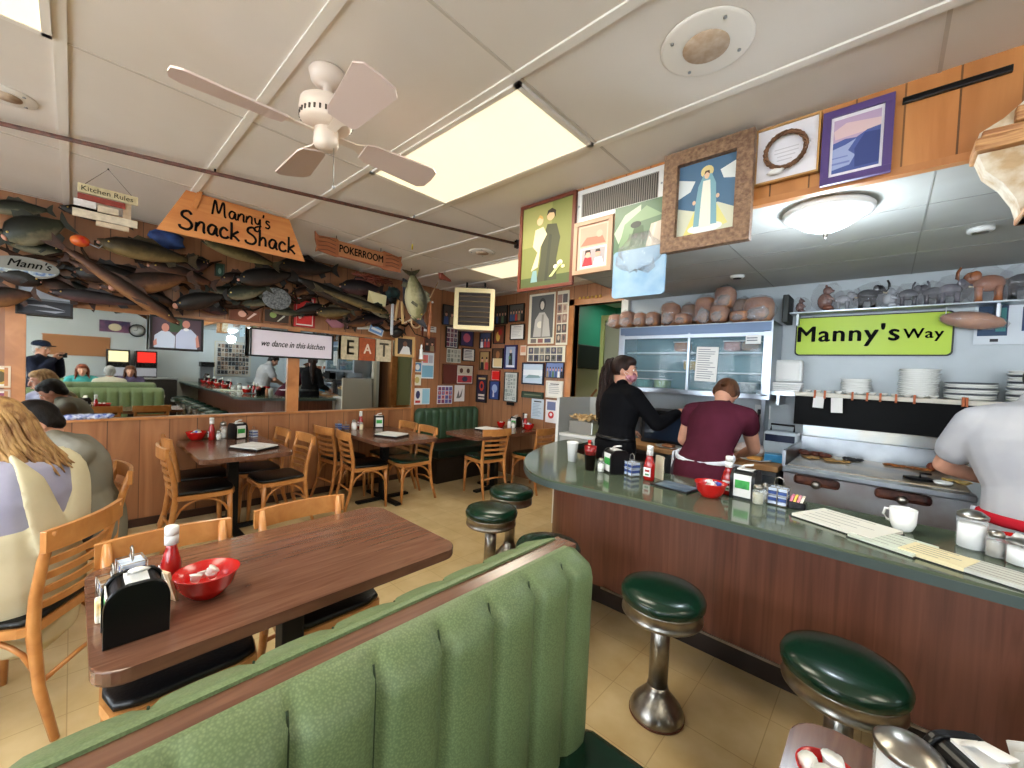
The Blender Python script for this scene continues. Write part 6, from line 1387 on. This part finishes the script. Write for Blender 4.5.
B().lathe([(0, 0), (.15, 0), (.16, .01), (.16, .03), (.14, .035), (.138, .02), (0, .02)], n=30, rot=(PI/2, 0, 0)).obj('case', M['black'], t); B().lathe([(.137, .022), (0, .023)], n=28, rot=(PI/2, 0, 0)).obj('face', M['white'], t); B().box(-.004, .004, -.028, -.025, 0, .10).obj('minute_hand', M['black'], t); B().box(0, .07, -.028, -.025, -.004, .004).obj('hour_hand', M['black'], t)
t = thing('back_counter', 'dark service counter carrying the drink machines at the far end', 'counter', (XE-.35, 1.2, 0)); B().box(-.3, .3, -1.0, .62, 0, .96).obj('cabinet', mat('dark_cabinet', (40, 36, 34), .4), t); B().box(-.32, .32, -1.02, .64, .96, .9995, bev=.005).obj('top', M['steel'], t)
for k, (y, c1, l) in enumerate(((.74, (240, 220, 170), 'drink dispenser with a bright yellow and white backlit top'), (1.24, (220, 40, 30), 'drink dispenser with a glowing red top panel'))):
    t = thing('drink_dispenser', l, 'drink dispenser', (XE-.36, y, 1.0), -PI/2)
    t.scale = (.76, .9, .84)
    B().box(-.26, .26, -.2, .22, 0, .78, bev=.01).obj('body', M['black'], t)
    B().box(-.22, .22, -.208, -.2, .44, .74).obj('lit_sign', mat('lit_%d' % c1[0], c1, .4, emit=c1, es=.9), t)
    B().box(-.24, .24, -.212, -.2, .04, .28).obj('splash_panel', mat('pale_panel', (190, 190, 206), .4), t)
    for q in range(5): B().box(-.2+.09*q, -.16+.09*q, -.26, -.2, .32, .42, bev=.005).obj('nozzle', M['iron'], t)
t = thing('photo_board', 'tall white board pinned with rows of small photos, far end of the kitchen', 'board', (XE-.025, 3.15, 1.56), -PI/2); art_mesh(.85, .95, grid(9, 7, 50, [(60, 54, 52), (150, 120, 100), (40, 50, 60), (190, 170, 150)]), 'photo_sheet', t, -.006, (214, 212, 206)); B().box(-.44, .44, -.002, .02, -.49, .49).obj('backing', M['cream'], t)
t = thing('coffee_brewer', 'black and steel coffee brewer at the far end of the counter', 'coffee maker', (XE-.5, 2.45, .90)); B().box(-.15, .15, -.15, .15, 0, .10, bev=.01).obj('base', M['iron'], t); B().box(-.02, .15, -.14, .14, .10, .42).obj('tower', M['steel'], t); B().box(-.15, .15, -.15, .15, .42, .55, bev=.01).obj('head', M['iron'], t); B().lathe([(0, 0), (.07, 0), (.08, .06), (.05, .12), (.05, .14)], (-.07, 0, .10), 20).obj('pot', mat('coffee_glass', (40, 24, 18), .1), t)
# stainless counter with sinks along the rest of the kitchen wall, outside the direct view
t = thing('steel_worktop', 'long steel work counter along the right part of the kitchen wall', 'counter', (2.5, 3.78, 0)); B().box(-1.5, 1.7, -.3, .32, .86, .9, bev=.005).obj('top', M['steel'], t); B().box(-1.46, 1.66, -.26, .3, .1, .86).obj('cabinet', M['steel'], t); B().box(-1.4, 1.6, -.2, .3, 0, .1).obj('plinth', M['iron'], t)

# ================================================================== PEOPLE
def remesh(b, name, material, parent, voxel=.01, smooth=4, sub=0):
    me = b.mesh(name)
    return from_mods(name, me, [('REMESH', dict(mode='VOXEL', voxel_size=voxel)), ('SMOOTH', dict(factor=.6, iterations=smooth))], material, parent)
def cap_tube(b, pts, r, n=12, flat=1.0, up=None):
    """tube with rounded ends"""
    P = [Vector(p) for p in pts]; d0 = (P[0]-P[1]).normalized(); d1 = (P[-1]-P[-2]).normalized()
    PP = [P[0]+d0*r[0]*.95, P[0]+d0*r[0]*.6] + P + [P[-1]+d1*r[-1]*.6, P[-1]+d1*r[-1]*.95]
    rr = [r[0]*.2, r[0]*.8] + list(r) + [r[-1]*.8, r[-1]*.2]
    b.tube(PP, rr, n, flat=flat, up=up)
def smooth_path(P, k=4):
    P = [Vector(p) for p in P]; out = []
    for i in range(len(P)-1):
        p0, p1, p2, p3 = P[max(i-1, 0)], P[i], P[i+1], P[min(i+2, len(P)-1)]
        for j in range(k):
            u = j/k; out.append(.5*((2*p1) + (-p0+p2)*u + (2*p0-5*p1+4*p2-p3)*u*u + (-p0+3*p1-3*p2+p3)*u**3))
    return out + [P[-1]]
def hand(b, wrist, d, nrm, curl=.6, side=1, s=1.0):
    """palm, four unequal bent fingers and a thumb leaving the side of the palm"""
    w = Vector(wrist); d = Vector(d).normalized(); n = Vector(nrm); n = (n - d*n.dot(d)).normalized(); x = d.cross(n).normalized()*side
    b.tube([w, w+d*.03*s, w+d*.06*s, w+d*.088*s], [.026*s, .033*s, .040*s, .038*s], 12, flat=.42, up=tuple(n))
    for k, (ox, L_) in enumerate(((-.030, .062), (-.010, .074), (.010, .070), (.029, .055))):
        p = w + d*.082*s + x*ox*s; q = [p]
        ang = 0
        for j, f_ in enumerate((.45, .32, .23)):
            ang += curl*(.55, .8, .6)[j] + .05*k
            q.append(q[-1] + (d*math.cos(ang) + n*math.sin(ang))*L_*f_*s)
        b.tube(q, [.0098*s, .0092*s, .0085*s, .0072*s], 8)
    p = w + d*.025*s - x*.028*s
    b.tube([p, p + (d*.6 - x*.8 + n*.25)*.032*s, p + (d*.95 - x*.75 + n*.5)*.055*s, p + (d*1.2 - x*.5 + n*.6)*.070*s], [.015*s, .0125*s, .011*s, .009*s], 8)
SK = M['skin']
def person(label, loc, rz, J, clothes, hair, cat='person', voxel=.009, sk=None, hands=True, hs=1.0, wide=1.0):
    """J: joints in local coordinates, the figure facing +y. clothes: dict of part -> (material, inflate, which)"""
    t = thing('person', label, cat, loc, rz); V = {k: Vector(v) for k, v in J.items() if not k.startswith('_')}; sk = sk or SK
    pel, ch, nk = V['pelvis'], V['chest'], V['neck']; sp = (ch-pel); fw = Vector(J.get('_fwd', (0, 1, 0)))
    def torso(b, e=0.0, z0=-.12, top=True, wd=1.0):
        a = pel - sp.normalized()*(-z0)
        pts = smooth_path([a, pel, pel.lerp(ch, .5), ch, nk.lerp(ch, .35), nk.lerp(ch, .05)] if top else [a, pel, pel.lerp(ch, .35), pel.lerp(ch, .62)], 3)
        base = [.15, .172, .142, .172, .150, .060] if top else [.15, .172, .150, .152]
        k = len(pts); rr = []
        for i in range(k):
            u = i/(k-1)*(len(base)-1); j = min(int(u), len(base)-2); rr.append((base[j]+(base[j+1]-base[j])*(u-j))*wide*wd + e)
        cap_tube(b, pts, rr, 20, flat=.70, up=tuple(fw))
        return b
    def shoulders(b, e=0.0):
        for s in 'LR': cap_tube(b, [nk.lerp(ch, .22), V['sh'+s]], [.058+e, .056+e], 12)
    def arm(b, s, e=0.0, frac=2.0):
        sh, el, wr = V['sh'+s], V['el'+s], V['wr'+s]
        if frac >= 2: cap_tube(b, smooth_path([sh, sh.lerp(el, .5), el], 2), [.056+e, .052+e, .050+e, .047+e, .042+e], 12); cap_tube(b, smooth_path([el, el.lerp(wr, .4), wr], 2), [.042+e, .043+e, .040+e, .034+e, .027+e], 12)
        else: cap_tube(b, [sh, sh.lerp(el, frac*.5), sh.lerp(el, frac)], [.057+e, .055+e, .052+e], 12)
    def leg(b, s, e=0.0):
        hp, kn, an = V['hip'+s], V['kn'+s], V['an'+s]
        cap_tube(b, smooth_path([hp, hp.lerp(kn, .5), kn], 2), [.092+e, .090+e, .080+e, .068+e, .058+e], 14); cap_tube(b, smooth_path([kn, kn.lerp(an, .35), an], 2), [.058+e, .060+e, .058+e, .046+e, .036+e], 14)
    hd = V['head']; hf = Vector(J['_look']).normalized(); hu = Vector(J.get('_up', (0, 0, 1))); hu = (hu - hf*hu.dot(hf)).normalized(); hx = hf.cross(hu)
    HM = Matrix((hx, hf, hu)).transposed(); he = HM.to_euler()
    H = lambda x, y, z: hd + HM @ Vector((x, y, z))*hs
    b = B(); torso(b, -.008); shoulders(b, -.006)
    cap_tube(b, [ch.lerp(nk, .8), nk, hd - hu*.05*hs - hf*.02], [.062, .054, .052], 12)
    b.ell(H(0, -.008, .018), (.076*hs, .096*hs, .100*hs), 20, rot=he); b.ell(H(0, .028, -.055), (.054*hs, .060*hs, .062*hs), 16, rot=he); b.ell(H(0, .066, -.095), (.022*hs, .018*hs, .018*hs), 10, rot=he)
    b.tube([H(0, .088, .022), H(0, .104, -.012), H(0, .112, -.026), H(0, .092, -.034)], [.009, .012, .014, .010], 8)
    for s in (-1, 1):
        b.ell(H(s*.078, -.008, -.008), (.010, .020, .032), 10, rot=he); b.ell(H(s*.033, .078, .034), (.020, .012, .008), 8, rot=he); b.ell(H(s*.042, .066, -.025), (.020, .018, .020), 8, rot=he)
    b.ell(H(0, .088, -.062), (.024, .012, .012), 8, rot=he)
    for s in 'LR':
        arm(b, s); leg(b, s, -.004)
        if hands:
            dd = V.get('hd'+s, (V['wr'+s]-V['el'+s]).normalized()); hand(b, V['wr'+s] - dd*.004, dd, V.get('hn'+s, Vector((0, 0, -1))), J.get('_curl', .55), 1 if s == 'L' else -1)
        an = V['an'+s]; b.ell(an + Vector((0, .06, -.045)), (.04, .11, .04), 12)
    remesh(b, 'body', sk, t, voxel)
    eye = mat('eye_white', (236, 232, 226), .2); iris = mat('iris_dark', (40, 28, 22), .2)
    for s in (-1, 1):
        o = B().ell(H(s*.033, .0785, .014), (.0135, .008, .0085), 10, rot=he).obj('eye', eye, t); B().ell(H(s*.033, .0855, .014), (.0058, .003, .0058), 8, rot=he).obj('iris', iris, o)
        B().tube([H(s*.016, .094, .036), H(s*.034, .092, .042), H(s*.052, .078, .036)], [.002, .0035, .002], 5).obj('eyebrow', hair['m'], t)
    B().tube([H(-.024, .092, -.063), H(0, .101, -.061), H(.024, .092, -.063)], [.002, .0065, .002], 6).obj('lips', mat('lips', (170, 84, 78), .4), t)
    for name, (m_, e, parts) in clothes.items():
        b = B()
        for p in parts:
            if p == 'torso': torso(b, e)
            elif p == 'lower': torso(b, e, -.14, False)
            elif p == 'shoulders': shoulders(b, e)
            elif p == 'arms': arm(b, 'L', e); arm(b, 'R', e)
            elif p == 'sleeves': arm(b, 'L', e, J.get('_slv', .62)); arm(b, 'R', e, J.get('_slv', .62))
            elif p == 'legs': leg(b, 'L', e); leg(b, 'R', e); b.ell(pel + Vector((0, 0, -.04)), (.17*wide+e, .125+e, .13), 16)
            elif p == 'feet':
                for s in 'LR': an = V['an'+s]; b.ell(an + Vector((0, .06, -.040)), (.048, .125, .045), 14)
            elif callable(p): p(b, V, H)
        remesh(b, name, m_, t, voxel + .001, 3)
    # hair
    b = B(); rd = random.Random(hair.get('seed', 1)); st = hair['style']
    b.ell(H(0, -.022, .030), (.086*hs, .096*hs, .100*hs), 18, rot=he); b.ell(H(0, .020, .075), (.072*hs, .070*hs, .050*hs), 14, rot=he)
    if st == 'short': b.ell(H(0, -.055, -.03), (.068, .05, .06), 12, rot=he)
    for k, (x, y, z) in enumerate([(-.079, -.03, -.0), (.079, -.03, 0), (-.076, .01, .04), (.076, .01, .04)]): b.ell(H(x*.94, y, z), (.014, .030, .040), 8, rot=he)
    if st == 'bun': b.ell(H(0, -.105, .015), (.036, .032, .045), 12, rot=he); b.tube([H(0, -.11, .0), H(.0, -.14, -.06)], [.03, .012], 8)
    o = remesh(b, 'hair', hair['m'], t, .009, 2)
    if st in ('long', 'pony'):
        b = B()
        nS = hair.get('n', 46)
        for k in range(nS):
            u = k/(nS-1)
            if st == 'long':
                a = math.radians(-110 + 220*u + rd.uniform(-6, 6)); r0 = rd.uniform(.86, 1.04)
                top_ = H(.04*math.sin(a), -.02-.03*math.cos(a), .122); m1 = H(.088*math.sin(a)*r0, -.015-.098*math.cos(a)*r0, .03); m2 = H(.096*math.sin(a)*r0, -.02-.108*math.cos(a)*r0, -.07)
                L_ = hair['len']*rd.uniform(.82, 1.06); dn = Vector(hair.get('fall', (0, 0, -1)))
                e1 = m2 + dn*L_*.5 + Vector((rd.uniform(-.02, .02), rd.uniform(-.02, .01), 0)); e2 = m2 + dn*L_ + Vector((rd.uniform(-.035, .035), rd.uniform(-.03, .015), 0))
                b.tube(smooth_path([top_, m1, m2, e1, e2], 3), [.006]+[hair.get('r', .0125)]*10+[.005, .002], 6)
            else:
                q = lambda s_: Vector((rd.uniform(-s_, s_), rd.uniform(-s_, s_), rd.uniform(-s_, s_)))
                a0 = H(0, -.10, .07); b.tube(smooth_path([a0+q(.012), H(0, -.135, .04)+q(.02), H(.0, -.135, -.06)+q(.036), H(0, -.125, -.20)+q(.042), H(0, -.12, -hair['len'])+q(.034)], 3), [.010]*4+[.012]*7+[.008, .003], 6)
        b.obj('long_hair' if st == 'long' else 'ponytail', hair['m'], t)
        if st == 'pony': B().lathe([(.024, -.008), (.03, 0), (.024, .008)], H(0, -.115, .068), 14, rot=(1.3, 0, 0)).obj('hair_tie', M['black'], t)
    return t, V, H
def cloth(name, c=None, c2=None, **k): return _mats[name] if name in _mats else mat(name, c, .85, spec=.15, c2=c2, var=.08, vs=k.get('vs', 5), bump=.35, bs=k.get('bs', 9))
def hairm(name, c1, c2): return mat(name, c1, .5, spec=.25, c2=c2, vs=5, stretch=(9, 9, 1.0), bump=.5, bs=40)
blonde = hairm('blonde_hair', (176, 140, 92), (120, 84, 54)); brown = hairm('dark_brown_hair', (46, 26, 19), (26, 15, 12)); mid = hairm('brown_hair', (104, 64, 40), (66, 40, 26)); grey = hairm('grey_hair', (186, 184, 182), (140, 138, 138)); blackh = hairm('near_black_hair', (22, 15, 12), (13, 10, 9))

# 1. fair-haired person in the cream bib, seated at the left edge
def bib(b, V, H):
    pel, ch, nk = V['pelvis'], V['chest'], V['neck']
    for s in (-1, 1):
        P = smooth_path([pel.lerp(ch, .45)+Vector((s*.05, -.135, 0)), ch+Vector((s*.10, -.135, -.02)), ch.lerp(nk, .5)+Vector((s*.12, -.115, .02)), nk+Vector((s*.10, -.055, -.01)), nk+Vector((s*.09, .02, -.03))], 3)
        b.tube(P, [.085, .08, .075, .07, .066, .06, .056, .052, .048, .044, .04, .036, .034][:len(P)], 12, flat=.28, up=(0, 1, 0))
lil = cloth('lilac_knit', (158, 157, 176), (144, 143, 166)); crm = cloth('cream_canvas', (196, 188, 160), (186, 176, 148))
seat = dict(pelvis=(0, -.02, .56), chest=(.0, .01, .90), neck=(.02, .03, 1.07), head=(-.02, .10, 1.185), shL=(-.19, .07, .99), shR=(.15, .07, .99), elL=(-.26, .20, .76), elR=(.21, .22, .76), wrL=(-.12, .40, .78), wrR=(.10, .42, .78), hipL=(-.10, .02, .54), hipR=(.10, .02, .54), knL=(-.12, .44, .53), knR=(.12, .44, .53), anL=(-.12, .42, .10), anR=(.12, .46, .10), _look=(-.35, .9, -.25))
J = dict(seat)
t, V, H = person('person with long fair hair, lilac top and cream bib, seated, seen from behind', (-2.61, -.13, 0), math.radians(148), J,
    {'top': (lil, .014, ['torso', 'shoulders', 'arms']), 'bib': (crm, .022, ['lower', bib]), 'trousers': (crm, .016, ['legs']), 'shoes': (cloth('pale_shoe', (190, 186, 176)), 0, ['feet'])},
    dict(m=blonde, style='long', len=.17, n=170, r=.0075, fall=(.25, -.35, -.9)), wide=1.14, hs=1.02)
B().box(-.022, .022, -.004, .004, -.014, .014, bev=.001).obj('red_label', mat('label_red', (170, 50, 44), .6), t, loc=(.05, -.188, .775), rot=(-.25, 0, .12))
# 2. dark-haired hunched person
J = dict(seat); J.update(chest=(.0, .05, .86), neck=(.02, .14, 1.02), head=(.03, .20, 1.11), shL=(-.19, .07, .96), shR=(.19, .07, .96), elL=(-.22, .32, .74), elR=(.27, .30, .74), wrL=(-.06, .50, .80), wrR=(.12, .52, .80), _look=(.0, .8, -.6))
person('dark haired person in a grey olive shirt hunched over the table at the left', (-3.42, .07, 0), math.radians(188), J,
    {'shirt': (mat('olive_grey_shirt', (120, 114, 98), .85, spec=.15, c2=(130, 130, 124), vs=2, bump=.4, bs=8), .018, ['torso', 'shoulders', 'arms']), 'trousers': (cloth('jeans', (60, 72, 96)), .014, ['legs']), 'shoes': (cloth('dark_shoe', (40, 38, 36)), 0, ['feet'])},
    dict(m=blackh, style='short'), wide=1.12)
# 3. kitchen helper in black with a ponytail
stand = dict(pelvis=(0, 0, .95), chest=(0, .03, 1.26), neck=(0, .03, 1.44), head=(0, .06, 1.565), shL=(-.175, .02, 1.37), shR=(.175, .02, 1.37), elL=(-.23, .06, 1.10), elR=(.26, .16, 1.14), wrL=(-.16, .28, 1.04), wrR=(.16, .38, 1.18), hipL=(-.09, 0, .90), hipR=(.09, 0, .90), knL=(-.10, .02, .50), knR=(.10, .02, .50), anL=(-.10, -.03, .09), anR=(.10, -.03, .09), _look=(.75, .65, -.12))
J = dict(stand); J.update(elR=(.27, .18, 1.15), wrR=(.24, .42, 1.23), hnR=(-.3, 0, -1))
blk = cloth('black_jersey', (7, 7, 10), (11, 11, 15))
def mask(b, V, H):
    pass
t, V, H = person('kitchen helper with a long dark ponytail, black top and pink face mask', (-1.62, 3.05, 0), math.radians(-22), J,
    {'top': (blk, .015, ['torso', 'shoulders', 'arms']), 'trousers': (cloth('charcoal_trousers', (34, 32, 38)), .014, ['legs']), 'shoes': (cloth('dark_shoe'), 0, ['feet'])},
    dict(m=brown, style='pony', len=.42, n=90, seed=3), wide=1.1)
b = B(); b.ell(H(0, .052, -.045), (.060, .062, .052), 14, rot=None); remesh(b, 'face_mask', mat('pink_mask', (206, 140, 152), .7, c2=(120, 60, 70), vs=30), t, .008, 2)
for s in (-1, 1): B().tube([H(s*.05, .06, -.02), H(s*.082, .0, -.0), H(s*.05, .06, -.07)], .0022, 5).obj('ear_loop', M['white'], t)
b = B(); b.tube([V['pelvis'] + Vector((.178*math.cos(a), .126*math.sin(a), .06)) for a in [2*PI*i/24 for i in range(24)]], .014, 8, closed=True, flat=1.6); b.obj('apron_tie', M['black'], t)
# 4. kitchen helper in maroon bending forward
J = dict(stand); J.update(pelvis=(.02, -.08, .93), chest=(-.01, .14, 1.20), neck=(-.03, .28, 1.33), head=(-.05, .37, 1.41), shL=(-.21, .20, 1.27), shR=(.17, .20, 1.27), elL=(-.27, .20, 1.05), elR=(.15, .42, 1.03), wrL=(-.22, .36, .96), wrR=(.02, .54, .96), hipL=(-.10, -.06, .88), hipR=(.12, -.06, .88), _look=(-.15, .55, -.8), _fwd=(0, .6, -.75), _up=(0, .7, .5), _slv=.30)
mar = cloth('maroon_jersey', (78, 28, 44), (68, 23, 37))
t, V, H = person('kitchen helper in a maroon top and white apron bending over the prep board', (-.88, 2.95, 0), math.radians(-8), J,
    {'top': (mar, .016, ['torso', 'shoulders', 'sleeves']), 'trousers': (cloth('grey_trousers', (84, 76, 88)), .014, ['legs']), 'shoes': (cloth('dark_shoe'), 0, ['feet'])},
    dict(m=mid, style='bun'), wide=1.0, voxel=.009)
wht = cloth('apron_white', (226, 228, 234), (212, 214, 224))
b = B(); b.tube([Vector((.015+.180*math.cos(a), -.055+.138*math.sin(a), 1.0+.03*math.sin(a))) for a in [2*PI*i/28 for i in range(28)]], .012, 8, closed=True, flat=1.5); b.obj('apron_tie', wht, t)
b = B(); b.prism([(-.22, 0), (.20, 0), (.23, -.55), (-.26, -.55)], .0, .012, UPR); o = b.obj('apron_front', wht, t, loc=(.02, .085, .96)); b = B()
b.prism([(0, .0), (.16, .02), (.10, -.50), (-.04, -.50)], -.006, .006, Matrix.Rotation(PI/2, 4, 'Z') @ UPR); b.obj('apron_side', wht, t, loc=(-.19, -.085, 1.0))
# 5. cook in the white T-shirt at the right edge
J = dict(stand); J.update(pelvis=(.03, 0, .93), chest=(-.02, .08, 1.27), neck=(.0, .15, 1.46), head=(.03, .24, 1.55), shL=(-.22, .10, 1.36), shR=(.19, .08, 1.38), elL=(-.31, .20, 1.13), elR=(.32, .12, 1.12), wrL=(-.14, .36, 1.06), wrR=(.26, .36, 1.06), _look=(-.2, .8, -.55))
t, V, H = person('cook in a white T-shirt and red tied apron at the griddle', (.555, 2.84, 0), math.radians(2), J,
    {'t_shirt': (cloth('white_tee', (176, 174, 174), (164, 163, 167)), .026, ['torso', 'shoulders', 'sleeves']), 'trousers': (cloth('white_trousers', (214, 208, 198)), .018, ['legs']), 'shoes': (cloth('dark_shoe'), 0, ['feet'])},
    dict(m=blackh, style='short'), wide=1.28, hs=1.02)
rm = cloth('red_tie', (186, 30, 44))
b = B(); b.tube([Vector((.03+.238*math.cos(a), .0+.175*math.sin(a), .955)) for a in [2*PI*i/28 for i in range(28)]], .016, 8, closed=True, flat=1.5); b.obj('apron_tie', rm, t)
b = B(); b.prism([(-.24, 0), (.24, 0), (.26, -.5), (-.26, -.5)], -.008, .008, UPR); b.obj('apron_front', wht, t, loc=(.03, .17, .95))
b = B(); b.tube([(.05, -.19, .955), (.10, -.215, .975), (.13, -.21, .95), (.06, -.20, .945)], [.014, .018, .016, .01], 8); b.tube([(.05, -.19, .95), (.06, -.21, .88), (.05, -.205, .82)], [.012, .014, .01], 8); b.obj('apron_bow', rm, t)
# 6. photographer, seen only in the mirror
J = dict(stand); J.update(elL=(-.24, .12, 1.16), elR=(.24, .12, 1.16), wrL=(-.07, .22, 1.40), wrR=(.07, .22, 1.40), hdL=(.25, .3, .9), hdR=(-.25, .3, .9), hnL=(0, 1, 0), hnR=(0, 1, 0), head=(0, .03, 1.56), _look=(0, 1, -.08))
t, V, H = person('standing photographer in a navy cap and jacket, seen in the mirror', (.12, -.36, 0), math.radians(30), J,
    {'jacket': (cloth('navy_jacket', (24, 28, 44), (30, 34, 52)), .022, ['torso', 'shoulders', 'arms']), 'trousers': (cloth('jeans'), .014, ['legs']), 'shoes': (cloth('dark_shoe'), 0, ['feet'])},
    dict(m=grey, style='short'), voxel=.010)
b = B(); b.ell(H(0, -.008, .075), (.096, .112, .068), 16); b.ell(H(0, .11, .058), (.062, .075, .010), 14); remesh(b, 'baseball_cap', cloth('navy_cap', (26, 32, 54)), t, .009, 2)
t = thing('camera_phone', 'black phone held up by the photographer, seen in the mirror', 'phone', (.05, -.10, 1.475), math.radians(30)); B().box(-.08, .08, -.006, .006, -.04, .04, bev=.004).obj('body', M['black'], t); B().lathe([(.012, 0), (.012, .006), (0, .006)], (-.05, .006, .015), 14, rot=(-PI/2, 0, 0)).obj('lens', M['glass'], t)
# 7-9. guests in the booths behind the camera
def guest(label, x, y, deg, topm, hair, **kw):
    J = dict(seat); J.update(head=(0, .10, 1.18), neck=(0, .05, 1.06), chest=(0, .02, .90), shL=(-.18, .02, .99), shR=(.18, .02, .99), _look=(0, 1, -.1)); J.update(kw)
    return person(label, (x, y, 0), math.radians(deg), J, {'top': (topm, .016, ['torso', 'shoulders', 'arms']), 'trousers': (cloth('jeans'), .014, ['legs']), 'shoes': (cloth('dark_shoe'), 0, ['feet'])}, hair, voxel=.012)
guest('grey haired guest in a cream top seen from behind in the mirrored booths', 1.50, .50, -90, cloth('cream_top', (214, 208, 190)), dict(m=grey, style='short'))
guest('guest with long auburn hair and a teal top in the mirrored booths', 2.60, .14, 90, cloth('teal_top', (70, 160, 160)), dict(m=hairm('auburn_hair', (140, 70, 44), (96, 46, 30)), style='long', len=.2, n=30))
guest('guest with brown hair and dark top at the right of the mirrored booths', 2.60, .86, 90, cloth('plum_top', (90, 80, 110)), dict(m=mid, style='long', len=.12, n=30))
